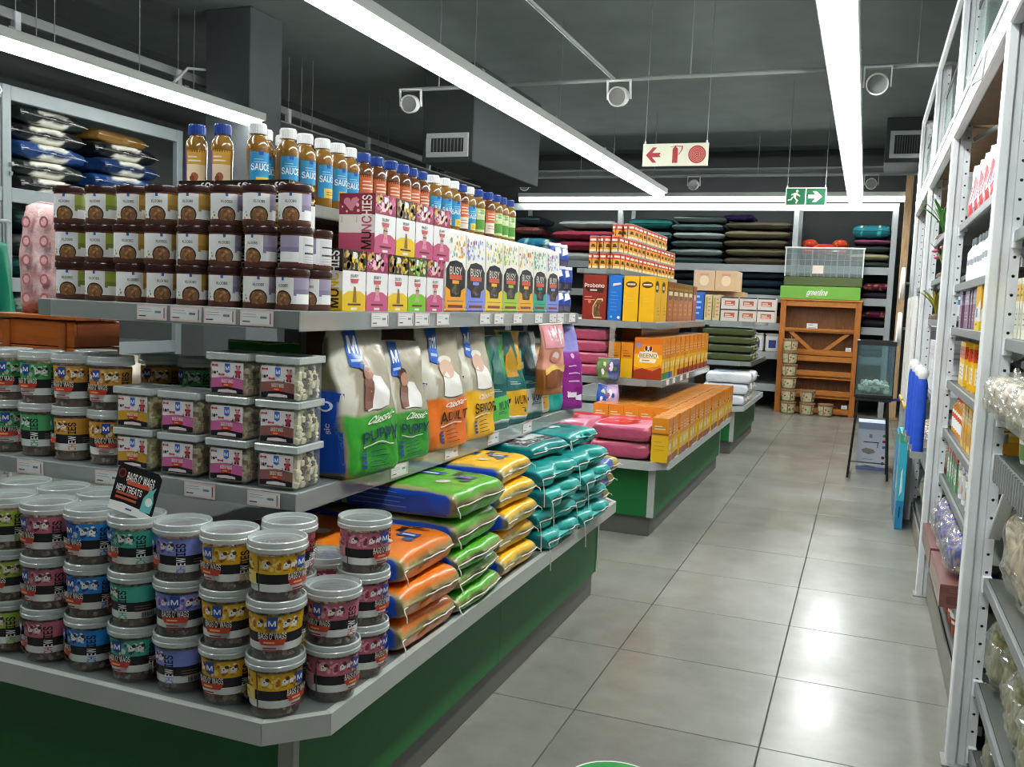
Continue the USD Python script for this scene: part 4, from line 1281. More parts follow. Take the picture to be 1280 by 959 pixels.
class LyingBag:
    """Flat-lying filled bag: L along x, W along y, sewn shut at +x (and -x)."""

    def __init__(s, L, W, h, seed=1, amp=.014, fold=1.0, sag=0.0):
        s.L, s.W, s.h, s.seed, s.amp, s.fold, s.sag = L, W, h, seed, amp, fold, sag

    def dims(s, u):
        e = np.clip(1 - np.abs(u) ** 24, 0, 1) ** .6
        H = s.h / 2 * (.16 + .84 * e)
        W = s.W / 2 * (1 - .07 * np.abs(u) ** 5)
        return W, H, 7 - 3 * np.abs(u) ** 4

    def warp(s, p):
        q = p + wob(p, s.amp, 11.0, s.seed) * [1, 1, .35] + wob(p, s.amp * .35, 36.0, s.seed + 3) * [1, 1, .6]
        q[:, 2] = np.clip(q[:, 2] + s.h / 2, .0005, s.h * .995) - s.sag * np.clip((p[:, 0] - s.L * .3) / (s.L * .2), 0, 1) ** 2
        return q

    def body(s, colour):
        th, nx = bag_angles(23, 9), 38
        nt = len(th)
        us = np.linspace(-1, 1, nx)
        us = np.sign(us) * (1 - (1 - np.abs(us)) ** 1.35)
        v, c = [], []
        for u in us:
            W, H, n = s.dims(u)
            ct, st = np.cos(th), np.sin(th)
            y = W * np.sign(ct) * np.abs(ct) ** (2 / n)
            z = H * np.sign(st) * np.abs(st) ** (2 / n)
            v.append(np.stack([np.full(nt, u * s.L / 2), y, z], 1))
            for a, b in zip(y / W, z / H):
                c.append(lin(colour('gusset' if abs(a) > .975 else 'top' if b > 0 else 'base', a, u)))
        v = s.warp(np.vstack(v))
        f = []
        for i in range(nx - 1):
            for j in range(nt):
                k = (j + 1) % nt
                f.append((i * nt + j, (i + 1) * nt + j, (i + 1) * nt + k, i * nt + k))
        f = meshkit.arrays((v, np.array(f)))[1][:, ::-1]
        m = (nx - 1) * nt
        cap = [(0, j, j + 1) for j in range(1, nt - 1)] + [(m, m + j + 1, m + j) for j in range(1, nt - 1)]
        return Printed(v, np.vstack([f, np.array(cap)[:, ::-1]])[:, ::-1], np.array(c))

    def on_top(s, p, o):
        """Canvas x from -1 to 1 along the bag, y from -1 to 1 across."""
        W, H, n = s.dims(p[:, 0])
        v = np.clip(p[:, 1], -.999, .999)
        q = s.warp(np.stack([p[:, 0] * s.L / 2, v * W, H * (1 - np.abs(v) ** n) ** (1 / n)], 1))
        q[:, 2] += o * 5 + .0012
        return q

    def on_gusset(s, p, o):
        """The gusset at -y: canvas x along, y from -1 to 1 up."""
        W, H, n = s.dims(p[:, 0])
        v = np.clip(p[:, 1], -.999, .999)
        q = s.warp(np.stack([p[:, 0] * s.L / 2, -W * (1 - np.abs(v) ** n) ** (1 / n), v * H], 1))
        q[:, 1] -= o * 5 + .0012
        return q

    def end(s, y):
        return s.warp(np.stack([np.full(len(y), s.L / 2 * .985), y, np.full(len(y), .0)], 1)) + [.006, 0, 0]


M_STRING = mat('white_string', '#d9d6cc', 0.8)


def lying_builder(bag, colour, draw=None, gusset=None, thread=(.1, -1)):
    def b(t):
        part(t, 'bag_film', bag.body(colour), FILM, smooth=True)
        if draw:
            c = Canvas(.0001, .00005, .12, None, .07)
            draw(c)
            part(t, 'top_print', c.build(bag.on_top), GLOSS)
        if gusset:
            c = Canvas(.0001, .00005, .15)
            gusset(c)
            part(t, 'gusset_print', c.build(bag.on_gusset), GLOSS)
        y = np.linspace(-bag.W / 2 * .93, bag.W / 2 * .93, 22)
        e = bag.end(y)
        part(t, 'sewn_seam', tube(e, .0022, 5), M_STRING)
        L, sgn = thread
        p = e[0] if sgn < 0 else e[-1]
        P = np.array([p, p + [.006, sgn * .006, -.006], p + [.012, sgn * .007, -L * .3], p + [.014, sgn * .008, -L * .6]])
        P[:, 2] = np.maximum(P[:, 2], .004 if bag.seed != 15 else -.07)
        part(t, 'loose_thread', tube(P, .0017, 5), M_STRING)
    return b


def classic_lying(panel, dark):
    def colour(reg, v, u):
        if reg == 'gusset':
            return '#1c52c4' if u < .93 else '#7a7450'
        if reg == 'top':
            return panel if abs(v) < .88 and u < .992 and u > -.99 else '#9a9262'
        return panel if abs(v) < .9 and u > .8 else '#8c8558'

    def dr(c):
        c.poly([(.1, .12), (.42, .16), (.44, .46), (.12, .42)], '#2a4f9a', 0, .15).rect(.15, .38, .22, .3, '#dfe6ee', 1).disc(-.1, -.2, .1, '#dcd8c8', 1, ry=.16).disc(-.3, .0, .09, '#8a98b0', 1, ry=.14)
        c.text('ADULT' if panel == '#ea7d1c' else 'PUPPY', -.62, -.5, .3, dark, w=.5, rot=90, layer=1).lines(-.8, -.35, .55, 3, .14, dark, .04, 2).disc(.62, -.3, .07, '#e6e1d2', 2, ry=.13).disc(.78, -.02, .06, '#56648a', 2, ry=.12).rect(.52, .6, .35, .62, dark, 2).lines(.5, .85, .72, 2, .1, dark, .035, 2).rect(.6, .82, .12, .36, '#2a4f9a', 2).rect(.64, .78, .19, .27, '#dfe6ee', 3)

    def gs(c):
        for k in range(3):
            c.rect(-.32, -.25, -.62 + .42 * k, -.32 + .42 * k, '#7fb04a' if k else '#9fc46a', 0)
        c.lines(-.18, .55, .5, 4, .3, '#7f9fd8', .05, 0, seed=3).rect(-.17, .1, .5, .6, '#dfe6f2', 1)
    return colour, dr, gs


def wunda_lying(c):
    c.rect(.1, .5, -.1, .3, '#dfe8e4', 0).rect(-.1, .05, -.6, -.3, '#dfe8e4', 0).lines(-.6, .6, .7, 2, .16, '#8fd4cc', .05, 1).blobs(-.7, .7, -.8, .8, 9, .1, ['#0d7d78', '#19aaa0', '#0a5f62'], 4, 0)


ZD = .4612
orange, green_, yellow_ = classic_lying('#ea7d1c', '#3a2412'), classic_lying('#52ad22', '#1d5a1a'), classic_lying('#f3bd12', '#3a3010')
def lbl(i, n):
    return {0: 'bottom', n - 1: 'top'}.get(i, ORD[i] + ' from the bottom')


for i in range(3):
    b = LyingBag(.56, .325, .083, 3, sag=.0)
    put('ly_orange', lying_builder(b, *orange, thread=(.05, -1)), 'pet_food_sack', 'orange lying food sack with blue side, %s of its stack' % ('bottom', 'middle', 'top')[i], 'pet food sack', (-1.302 + .012 * (i % 2) - .01 * (i == 2), 2.138, ZD + i * .0865), (0, 0, (0, -2, 2)[i]), 'orange lying sacks')
for i in range(5):
    b = LyingBag(.58, .345, .087, 6) if i > 2 else LyingBag(.58, .345, .058, 7)
    put('ly_green' if i > 2 else 'ly_green_flat', lying_builder(b, *green_, thread=(.045, -1)), 'pet_food_sack', 'green lying food sack with blue side, %s of its stack' % lbl(i, 5), 'pet food sack', (-1.305 - .012 * (i % 2), 2.475 + .006 * math.sin(i * 2.0), ZD + (0, .061, .122, .183, .2735)[i]), (0, 0, (0, 2, -1, 1, -3)[i]), 'green lying sacks')
for i in range(5):
    b = LyingBag(.56, .34, .0705, 9)
    put('ly_yellow', lying_builder(b, *yellow_, thread=(.03, 1)), 'pet_food_sack', 'yellow lying food sack, %s of its stack' % lbl(i, 5), 'pet food sack', (-1.31 - .014 * (i % 2) - .03 * (i == 4), 2.85, ZD + i * .0737), (0, 0, (0, -1, 2, -2, 3)[i]), 'yellow lying sacks')


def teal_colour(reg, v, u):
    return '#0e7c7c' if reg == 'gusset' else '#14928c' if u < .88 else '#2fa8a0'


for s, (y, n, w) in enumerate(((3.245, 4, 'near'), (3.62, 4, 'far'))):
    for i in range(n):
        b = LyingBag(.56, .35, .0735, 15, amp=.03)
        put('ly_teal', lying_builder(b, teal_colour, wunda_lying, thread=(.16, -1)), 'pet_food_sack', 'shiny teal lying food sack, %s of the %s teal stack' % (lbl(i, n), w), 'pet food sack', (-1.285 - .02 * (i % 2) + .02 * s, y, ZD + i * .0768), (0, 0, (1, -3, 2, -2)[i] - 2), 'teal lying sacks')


def mono(c):
    c.rect(-.4, .88, -.92, .92, '#e2e4e4', 0).rect(-.35, .62, -.9, -.35, '#191b22', 1).rect(.62, .86, -.9, .9, '#20222a', 1).text('PLUS', .82, -.7, .2, '#eef0f0', rot=90, w=.9, layer=2).rect(-.2, .5, -.15, .1, '#191b22', 1).rect(.1, .3, -.4, .4, '#191b22', 1)


put('ly_mono', lying_builder(LyingBag(.5, .33, .058, 21), lambda r, v, u: '#0f8a86' if abs(v) > .95 or u > .85 else '#c9cfd0', mono, thread=(.12, 1)), 'pet_food_sack', 'white and black printed sack lying on top of the teal sacks', 'pet food sack', (-1.345, 3.36, ZD + 4 * .0768), (0, 0, -7))
put('ly_teal_thin', lying_builder(LyingBag(.5, .33, .06, 17, amp=.03), teal_colour, wunda_lying, thread=(.1, -1)), 'pet_food_sack', 'teal lying sack on the far stack beside the white and black sack', 'pet food sack', (-1.32, 3.7, ZD + 4 * .0768), (0, 0, -4), 'teal lying sacks')
for i in range(3):
    put('ly_navy', lying_builder(LyingBag(.5, .22, .07, 25), lambda r, v, u: '#1d3f92' if u < .5 else '#b9a24a' if v > .2 else '#3a5fb0', None, thread=(.02, 1)), 'pet_food_sack', 'navy and gold lying sack at the far end of the nearest deck, %s of three' % ('bottom', 'middle', 'top')[i], 'pet food sack', (-1.3 + .02 * i, 3.945, ZD + i * .0735), (0, 0, 2 - 2 * i), 'navy and gold sacks')


# small blue packets leaning at the end of the upper shelf
def packet(t):
    b = StandBag(.09, .03, .105, .0, 4, amp=.012)
    part(t, 'bag_film', b.body(lambda r, u, t_: '#c9ccd6' if t_ > .86 else '#1d3f9c' if t_ > .35 else '#3a3446'), FILM, smooth=True)
    c = Canvas(.0001, .00005, .2, None, .07)
    c.poly([(-.5, .5), (.6, .6), (.5, .85), (-.3, .8)], '#dfe2ea', 0, .3).rect(-.6, .5, .1, .3, '#5a5266', 0)
    part(t, 'front_print', c.build(b.on_front), GLOSS)


for k in range(3):
    for j in range(2):
        put('packet', packet, 'treat_packet', 'small shiny blue packet at the far end of the upper shelf, %s layer, %s' % (('bottom', 'middle', 'top')[k], ('near', 'far')[j]), 'packet', (-1.275 - .01 * k, 3.855 + .1 * j, ZU + .1 * k), (0, 0, 75 - 30 * (k % 2)), 'shiny blue packets')

# ------------------------------------------------------------------ second island: cartons, cans, red packs


def carton(w, d, h, base, draw_front=None, draw_side=None, draw_top=None, chamfer=.002):
    """Origin at the front left bottom corner; front faces -y, side +x."""
    def b(t):
        part(t, 'carton', bx(0, w, 0, d, 0, h, chamfer), mat('carton_%s' % base.lstrip('#'), base, 0.5))
        for nm, dr, f3 in (('front_print', draw_front, front(0, 0, 0)), ('side_print', draw_side, side(w, 0, 0)), ('top_print', draw_top, top(0, 0, h))):
            if dr:
                c = Canvas(.0004, .00025)
                dr(c, w if nm != 'side_print' else d, h if nm != 'top_print' else d)
                part(t, nm, c.build(f3), GLOSS)
    return b


def oval_logo(c, x, y, rx, ry):
    c.disc(x, y, rx, '#2a2018', n=18, ry=ry).disc(x, y, rx * .9, '#6b4a22', n=18, ry=ry * .8).rect(x - rx * .7, x + rx * .7, y - ry * .2, y + ry * .28, '#e6d9bd')


def brown_box(c, w, h):
    c.rect(0, w, 0, h, '#8e2f22', 0).poly([(w * .05, h * .74), (w * .9, h * .72), (w * .85, h * .6), (w * .2, h * .62)], '#4a1f1a').text('Probono', w * .06, h * .72, h * .085, '#ece3d2', w=w * .84).lines(w * .3, w * .75, h * .64, 1, .02, '#d8cdb8', h * .035)
    c.lines(w * .08, w * .55, h * .5, 2, .02, '#d9a58f', .005).disc(w * .3, h * .4, w * .07, '#d87a5a')
    pts = [(.62, .47), (.85, .48), (.88, .43), (.74, .34), (.7, .2), (.78, .08), (.88, .03), (.5, .03), (.44, .12), (.44, .3)]
    c.poly([(x * w, y * h) for x, y in pts], '#e0bb8e').poly([((x - .66) * .82 * w + .66 * w, (y - .25) * .86 * h + .25 * h) for x, y in pts], '#7a5a32').blobs(w * .5, w * .75, h * .08, h * .38, 12, .01, ['#9a7a4a', '#6a4a26'], 3)


def blue_box(c, w, h):
    c.rect(0, w, 0, h, '#1f74cc', 0).rect(0, w * .08, 0, h, '#1558a6').poly([(w * .3, h * .76), (w * .95, h * .8), (w * .9, h * .84), (w * .35, h * .82)], '#e9d8d8').lines(w * .2, w * .8, h * .62, 6, h * .08, '#4f9be0', .004).disc(w * .3, h * .08, .008, '#7fc4ee').disc(w * .85, h * .07, .01, '#e6f0f6')


def yellow_box(c, w, h):
    c.rect(0, w, 0, h, '#efb817', 0)
    oval_logo(c, w * .5, h * .81, w * .38, h * .07)
    c.lines(w * .25, w * .75, h * .5, 2, h * .06, '#f3c746', .004)


def yellow_side(c, w, h):
    c.rect(0, w, 0, h, '#e0aa14', 0).disc(w * .35, h * .78, w * .28, '#3a2a1a', ry=h * .13, n=16).rect(w * .2, w * .5, h * .72, h * .8, '#d8cdb0').lines(w * .5, w * .9, h * .3, 3, h * .07, '#a87a10', .006)


def brown_side(c, w, h):
    c.rect(0, w, 0, h, '#a8601f', 0).rect(0, w, h * .86, h, '#7a3f22').poly([(w * .05, h * .8), (w * .95, h * .8), (w * .8, h * .55), (w * .2, h * .55)], '#5a3a20').rect(w * .15, w * .85, h * .66, h * .76, '#dccfb0').lines(w * .3, w * .7, h * .4, 3, h * .12, '#c98a3a', .012)


T2 = 1.2562
put('probono', carton(.165, .09, .303, '#8e2f22', brown_box), 'biscuit_box', 'dark red-brown biscuit box with a bone picture', 'box', (-1.812, 6.04, T2))
put('bluebox', carton(.092, .12, .303, '#1f74cc', blue_box), 'biscuit_box', 'bright blue tall box between the red-brown and yellow boxes', 'box', (-1.634, 6.04, T2))
for i, x in enumerate((-1.528, -1.418)):
    put('yellowbox', carton(.1, .2, .303, '#efb817', yellow_box, yellow_side), 'biscuit_box', 'tall yellow box with dark oval mark, %s of the pair' % ('left', 'right')[i], 'box', (x, 6.04, T2), (0, 0, 0), 'tall yellow boxes')
put('yellowbox', None, 'biscuit_box', 'tall yellow box directly behind the right yellow one', 'box', (-1.418, 6.25, T2), (0, 0, 0), 'tall yellow boxes')
for i in range(5):
    put('brownside', carton(.17, .19, .285, '#9a541c', None, brown_side), 'biscuit_box', 'orange-brown biscuit box on the second island, %s from the near end' % ORD[i], 'box', (-1.488, 6.48 + .2 * i, T2), (0, 0, 0), 'orange-brown biscuit boxes')
put('redside', carton(.17, .16, .28, '#7a2430', None, lambda c, w, h: c.rect(0, w, 0, h, '#8a2a32', 0).rect(w * .2, w * .8, h * .6, h * .75, '#c9a48e')), 'biscuit_box', 'dark red biscuit box at the far end of the orange-brown row', 'box', (-1.488, 7.5, T2))


def can(t):
    part(t, 'can', lathe([(0, 0), (.034, 0), (.036, .003), (.036, .107), (.034, .11), (.0325, .108), (0, .108)], 18), M_GREY, smooth=40)
    c = Canvas(.0005, .0001, .004, 1)
    C, H = 2 * math.pi * .036, .1
    c.rect(0, C, 0, H, '#dd9a2c', 0).rect(0, C, H * .62, H, '#c9402e', 1).rect(0, C, 0, H * .16, '#e6cfa0', 1)
    for k in range(4):
        c.poly([(C * (k / 4 + .05), H * .3), (C * (k / 4 + .2), H * .28), (C * (k / 4 + .17), H * .5), (C * (k / 4 + .08), H * .52)], '#4a3018', 2).rect(C * (k / 4 + .03), C * (k / 4 + .21), H * .72, H * .86, '#f0e0d0', 2).rect(C * (k / 4 + .22), C * (k / 4 + .245), 0, H, '#3a3a30', 3)
    part(t, 'label', c.build(on_wrap(.0362, .005)), PRINT)


NUM = ORD + ['twenty-first', 'twenty-second', 'twenty-third', 'twenty-fourth', 'twenty-fifth']
T3 = 1.6012
n = 0
for tier, (fx, y0, cnt) in enumerate(((3, 6.1, 25), (3, 6.1, 25), (0, 6.42, 16))):
    spots = [(-1.762 + .076 * i, 6.1) for i in range(fx - 1)] + [(-1.608, y0 + .0765 * k) for k in range(cnt)]
    for q, (x, y) in enumerate(spots):
        side_i = q - (max(fx - 1, 0))
        w = ('front end, %s from the left' % ORD[q]) if q < fx - 1 else 'aisle row'
        grp = 'cans of the %s tier, aisle row' % ('bottom', 'middle', 'top')[tier]
        l = 'orange and red food can in the %s tier, %s' % (('bottom', 'middle', 'top')[tier], w) if q < fx - 1 else 'orange food can, %s tier, aisle row, %s from the near end' % (('bottom', 'middle', 'top')[tier], NUM[q - max(fx - 1, 0)])
        put('can', can, 'food_can', l, 'can', (x, y, T3 + tier * .1115), (0, 0, 37 * (n % 7)), grp if q >= fx - 1 else 'cans at the front end')
        n += 1
for i, (y, z) in enumerate(((6.42, 2), (6.5, 2), (6.58, 2))):
    for k in range(3):
        put('can', can, 'food_can', 'inner food can, %s tier, %s from the front' % (('bottom', 'middle', 'top')[k], ORD[i]), 'can', (-1.69, y, T3 + k * .1115), (0, 0, 50 * i), 'inner food cans')


def beeno_front(c, w, h):
    c.rect(0, w, 0, h, '#e58a1c', 0).rect(0, w, h * .84, h, '#d9741a', 1).poly([(0, h * .3), (w * .3, h * .24), (w * .6, h * .3), (w, h * .34), (w, h * .6), (0, h * .6)], '#efb81e', 1)
    c.poly([(0, 0), (w, 0), (w, h * .27), (w * .85, h * .33), (w * .6, h * .22), (w * .3, h * .27), (0, h * .2)], '#9c3a1c', 3)
    c.disc(w * .14, h * .82, .018, '#7f86b8', 4, n=12)
    c.disc(w * .5, h * .72, w * .15, '#e9e2d2', 4, n=14, ry=h * .08).disc(w * .42, h * .74, w * .05, '#4a3424', 5, ry=h * .06).disc(w * .58, h * .74, w * .05, '#4a3424', 5, ry=h * .06).disc(w * .5, h * .69, w * .03, '#2a1e18', 5)
    c.poly([(w * .12, h * .52), (w * .2, h * .66), (w * .8, h * .66), (w * .9, h * .52)], '#efe6cc', 6).text('BEENO', w * .5, h * .575, h * .085, '#7a8a3a', w=w * .62, mid=True, layer=7).poly([(w * .18, h * .4), (w * .22, h * .5), (w * .8, h * .5), (w * .76, h * .4)], '#f3ecd4', 6).lines(w * .28, w * .7, h * .44, 1, .01, '#c98a3a', h * .03, 7)
    c.poly([(w * .6, h * .26), (w * .95, h * .36), (w * .9, h * .28), (w * .65, h * .2)], '#c9873a', 8)


def beeno_side(foot):
    def f(c, w, h):
        c.rect(0, w, 0, h, '#df8520', 0).rect(0, w, h * .0, h * .5, '#e6b325', 1).rect(0, w, 0, h * .16, foot, 2).lines(w * .2, w * .8, h * .75, 3, h * .07, '#f0d9a8', .006, 3).rect(w * .25, w * .75, h * .28, h * .42, '#f0dfa4', 3)
    return f


TM = .8712
for i in range(21):
    foot = ('#3f8a3a', '#2f7fc0', '#d9a01c', '#8f2f1c')[0 if i in (0, 1) else 1 if i in (2, 3) else 2 if i < 6 else 3]
    put('beeno' + foot, carton(.19, .083, .28, '#df8520', beeno_front, beeno_side(foot), lambda c, w, h: c.rect(0, w, 0, h, '#e79a3a', 0)), 'biscuit_carton', 'orange biscuit carton on the second island middle shelf, %s' % ('nearest, its dog face showing' if i == 0 else ORD[i] + ' in line' if i < 20 else 'last in line'), 'carton', (-1.437 + .003 * math.sin(i * 3), 6.055 + .0905 * i, TM), (0, 0, 0), 'orange cartons in line')
for i in range(2):
    for j in range(2):
        put('beeno_small', carton(.082, .11, .24, '#df8520', lambda c, w, h: c.rect(0, w, 0, h, '#e08c1c', 0).rect(0, w, 0, h * .55, '#e8b81c', 1).lines(w * .2, w * .8, h * .75, 2, h * .07, '#b86a1a', .006).rect(w * .2, w * .8, h * .6, h * .64, '#8a4a1a', 2)), 'biscuit_carton', 'narrow yellow-orange carton left of the big dog-face carton, %s %s' % (('front', 'back')[j], ('left', 'right')[i]), 'carton', (-1.62 + .088 * i, 6.07 + .12 * j, TM), (0, 0, 0), 'narrow cartons')
for i in range(15):
    put('beeno_tall', carton(.14, .088, .33, '#c9761c', None, lambda c, w, h: c.rect(0, w, 0, h, '#c9761c', 0).rect(0, w, h * .5, h * .55, '#8a4a14', 1)), 'biscuit_carton', 'tall orange carton in the shaded back row, %s from the near end' % ORD[i], 'carton', (-1.618, 6.42 + .094 * i, TM), (0, 0, 0), 'tall shaded orange cartons')


# red and pink packs
def red_pack(L, W, h, seed):
    bag = LyingBag(L, W, h, seed, amp=.012)

    def dr(c):
        c.poly([(-.8, -.9), (.2, -.9), (.5, -.4), (-.2, .1), (-.8, -.1)], '#c9202c', 0).blobs(-.8, .8, -.8, .8, 12, .12, ['#e6b8c4', '#b8242f', '#d9798e', '#8a3a2a'], 4, 1)
    return lying_builder(bag, lambda r, v, u: '#b24a66' if r == 'gusset' else '#c22a3a' if v > .3 and r == 'top' else '#cf8296', dr, thread=(.02, 1))


for i in range(4):
    put('redpack_small', red_pack(.26, .3, .078, 3), 'red_pack', 'glossy red food pack on the middle shelf, %s from the bottom' % ORD[i], 'food pack', (-1.765 + .012 * math.sin(2 * i), 6.2, TM + .0 + .0815 * i), (0, 0, 3 * math.sin(i)), 'red packs on the middle shelf')
for s in range(2):
    for i in range(2):
        put('redpack_big', red_pack(.36, .5, .1, 8), 'red_pack', 'large glossy pink and red pack lying on the deck, %s layer, %s' % (('bottom', 'top')[i], ('left', 'right')[s]), 'food pack', (-1.7 + .385 * s + .02 * i, 5.47, ZD + .104 * i), (0, 0, 2 - 4 * i), 'red packs on the deck')


# two printed pouches hanging before the red packs
hk = thing('hook_strip', 'clear strip with prongs on the second island, holding two snack pouches', 'hanging strip', (-1.585, 6.013, 1.245))
part(hk, 'strip', bx(-.018, .018, -.002, 0, -.42, 0), M_STRIP)
for i, (z, a, b2, w) in enumerate(((-.235, '#5a7a3a', '#3a4a7a', 'green and purple'), (-.415, '#1f4fb0', '#b8a0c8', 'blue and lilac'))):
    part(hk, 'prong', tube([(0, 0, z - .005), (0, -.05, z), (0, -.056, z + .012)], .002, 5), M_GREY)
    put('pouch%d' % i, bag_builder(StandBag(.14, .05, .15, 0, 5 + i, amp=.02), lambda r, u, t, a=a, b2=b2: a if u < 0 else b2, lambda c, a=a: c.blobs(-.8, .8, .15, .85, 10, .22, ['#e6e2ea', a, '#8a4a6a', '#c9d8a0'], 5)), 'snack_pouch', '%s snack pouch hanging in front of the second island' % w, 'pouch', (-1.585, 5.955, 1.245 + z - .15), (0, 0, 8 - 14 * i))

# deck cartons: the aisle column, then the block behind the red packs
for i in range(24):
    put('deckbeeno', carton(.098, .105, .258, '#df8520', lambda c, w, h: c.rect(0, w, 0, h, '#e08c1c', 0).rect(0, w, 0, h * .6, '#e8b81c', 1).rect(0, w, h * .62, h * .66, '#8a5a1a', 2).lines(w * .15, w * .85, h * .8, 2, h * .06, '#f0d9a8', .007, 2).lines(w * .15, w * .85, h * .45, 3, h * .09, '#c99a2a', .005, 3), beeno_side('#8f2f1c'), lambda c, w, h: c.rect(0, w, 0, h, '#e0913a', 0).rect(w * .3, w * .7, h * .4, h * .6, '#8a4a1a', 1)), 'biscuit_carton', 'yellow-orange carton, aisle-side deck column, %s' % ('nearest' if i == 0 else 'last' if i == 23 else (ORD + ['twenty-first', 'twenty-second', 'twenty-third'])[i] + ' from the near end'), 'carton', (-1.112 + .004 * math.sin(i * 2.3), 5.225 + .113 * i, ZD), (0, 0, 1.5 * math.sin(i)), 'deck cartons in the aisle column')
for c_ in range(5):
    for i in range(19):
        put('deckbeeno', None, 'biscuit_carton', 'yellow-orange deck carton, %s column in from the aisle, %s from the front' % (ORD[c_ + 1], ORD[i]), 'carton', (-1.2165 - .1005 * c_, 5.76 + .113 * i, ZD), (0, 0, 1.2 * math.sin(i + c_)), 'deck cartons, %s column' % ORD[c_ + 1])

# ------------------------------------------------------------------ farthest island
TF = 1.2512
put('blueslim', carton(.105, .2, .27, '#2a62b8', lambda c, w, h: c.rect(0, w, 0, h, '#2a62b8', 0).lines(w * .2, w * .8, h * .8, 4, h * .2, '#8fb8e6', .02, 1)), 'treat_carton', 'blue carton among the pale ones on the farthest island', 'carton', (-1.61, 9.17, TF))
pale = lambda c, w, h: c.rect(0, w, 0, h, '#c9b88e', 0).rect(w * .1, w * .4, h * .1, h * .9, '#a89a52', 1).lines(w * .5, w * .9, h * .8, 5, h * .15, '#b8705a', .012, 2)
for i in range(2):
    put('paletan', carton(.07, .25, .25, '#c9b88e', pale), 'treat_carton', 'pale tan printed carton, %s of two beside the blue one' % ('left', 'right')[i], 'carton', (-1.495 + .078 * i, 9.17, TF))
for i in range(2):
    put('boxbig', carton(.21, .4, .2, '#c8ac86', lambda c, w, h: c.rect(0, w, 0, h, '#c9a884', 0).disc(w * .5, h * .5, w * .22, '#dcc6a2', 1, n=16, ry=h * .26).rect(w * .3, w * .7, h * .75, h * .85, '#c98a86', 2)), 'storage_carton', 'large pinkish-tan carton on top, %s' % ('left', 'right')[i], 'carton', (-1.64 + .215 * i, 9.3, TF + .29), (0, 0, 0))
put('boxlow', carton(.45, .38, .288, '#b89a6e', None), 'storage_carton', 'brown carton supporting the two pinkish-tan cartons', 'carton', (-1.615, 9.43, TF))
for i in range(3):
    for k in range(2):
        put('tray', carton(.165, .2, .115, '#d2c9c0', lambda c, w, h: c.rect(0, w, 0, h, '#cfc6bd', 0).rect(w * .2, w * .8, h * .3, h * .7, '#b5604a', 1).rect(0, w, h * .9, h, '#3a3a4a', 2).lines(w * .25, w * .75, h * .5, 2, h * .15, '#e8ddd0', .008, 3)), 'food_tray_carton', 'small white carton with red print, %s layer, %s' % (('bottom', 'top')[k], ('left', 'middle', 'right')[i]), 'carton', (-1.33 + .172 * i + (0 if i else -.005), 9.17, TF + .117 * k), (0, 0, 0))
for s in range(2):
    for i in range(4 - s):
        put('olive', lying_builder(LyingBag(.5, .27, .078, 11), lambda r, v, u: '#3f4a24' if r == 'gusset' else '#6d7a3a' if abs(v) < .7 else '#2e3420', lambda c: c.lines(-.6, .6, .4, 3, .4, '#c9cba0', .12, 0).rect(-.3, .3, -.3, .1, '#8a9a52', 1), thread=(.02, 1)), 'olive_sack', 'olive green lying sack on the farthest island, %s column, %s from the bottom' % (('left', 'right')[s], ORD[i]), 'sack', (-1.255 + .0 * s, 9.31 + .295 * s, .8612 + .082 * i), (0, 0, 0), 'olive sacks')
for s in range(2):
    for i in range(3):
        put('pale_sack', lying_builder(LyingBag(.42, .3, .1, 14), lambda r, v, u: '#dfe4ea' if v < .2 else '#8fb6dc' if u < 0 else '#e6dcc0', lambda c: c.rect(-.5, .2, -.5, .3, '#a9c6e2', 0).lines(-.4, .5, .6, 2, .2, '#4f6a8a', .06, 1), thread=(.02, 1)), 'pale_sack', 'white and blue lying sack on the farthest deck, %s column, %s from the bottom' % (('near', 'far')[s], ORD[i]), 'sack', (-1.22 + .02 * i, 8.95 + .36 * s, ZD + .104 * i), (0, 0, 3 * i - 3), 'white and blue sacks')

# ------------------------------------------------------------------ racking along the far wall
M_RACK2 = mat('far_rack_paint', '#9fa6a7', 0.4, noise=(6.0, 0.05))


def far_rack():
    t = thing('storage_rack', 'long white steel rack along the far wall, stacked with cushions', 'rack')
    for x in (-5.15, -3.45, -2.2, -.98, .27):
        if x == -2.2:
            continue
        part(t, 'post', join(bx(x - .035, x + .035, 13.2, 13.23, 0, 2.84), bx(x - .035, x - .02, 13.23, 13.28, 0, 2.84), bx(x + .02, x + .035, 13.23, 13.28, 0, 2.84)), M_RACK2)
        part(t, 'post', bx(x - .03, x + .03, 14.0, 14.05, 0, 2.84), M_RACK2)
    xs = (-5.15, -3.45, -.98, .27)
    for z in (2.84, 2.0, 1.585, 1.2, .8, .35):
        for a, b in zip(xs[:-1], xs[1:]):
            part(t, 'beam', join(bx(a + .036, b - .036, 13.205, 13.235, z - .1, z), bx(a + .036, b - .036, 13.235, 13.25, z - .1, z - .085)), M_RACK2)
            if z < 2.8:
                part(t, 'shelf_board', bx(a + .036, b - .036, 13.236, 14.04, z - .03, z - .012), M_GREY)
    for x in (-4.3, -4.1):
        part(t, 'beam_sticker', bx(x, x + .11, 13.2015, 13.2045, 2.762, 2.8), M_WHITE)
    return t


far_rack()


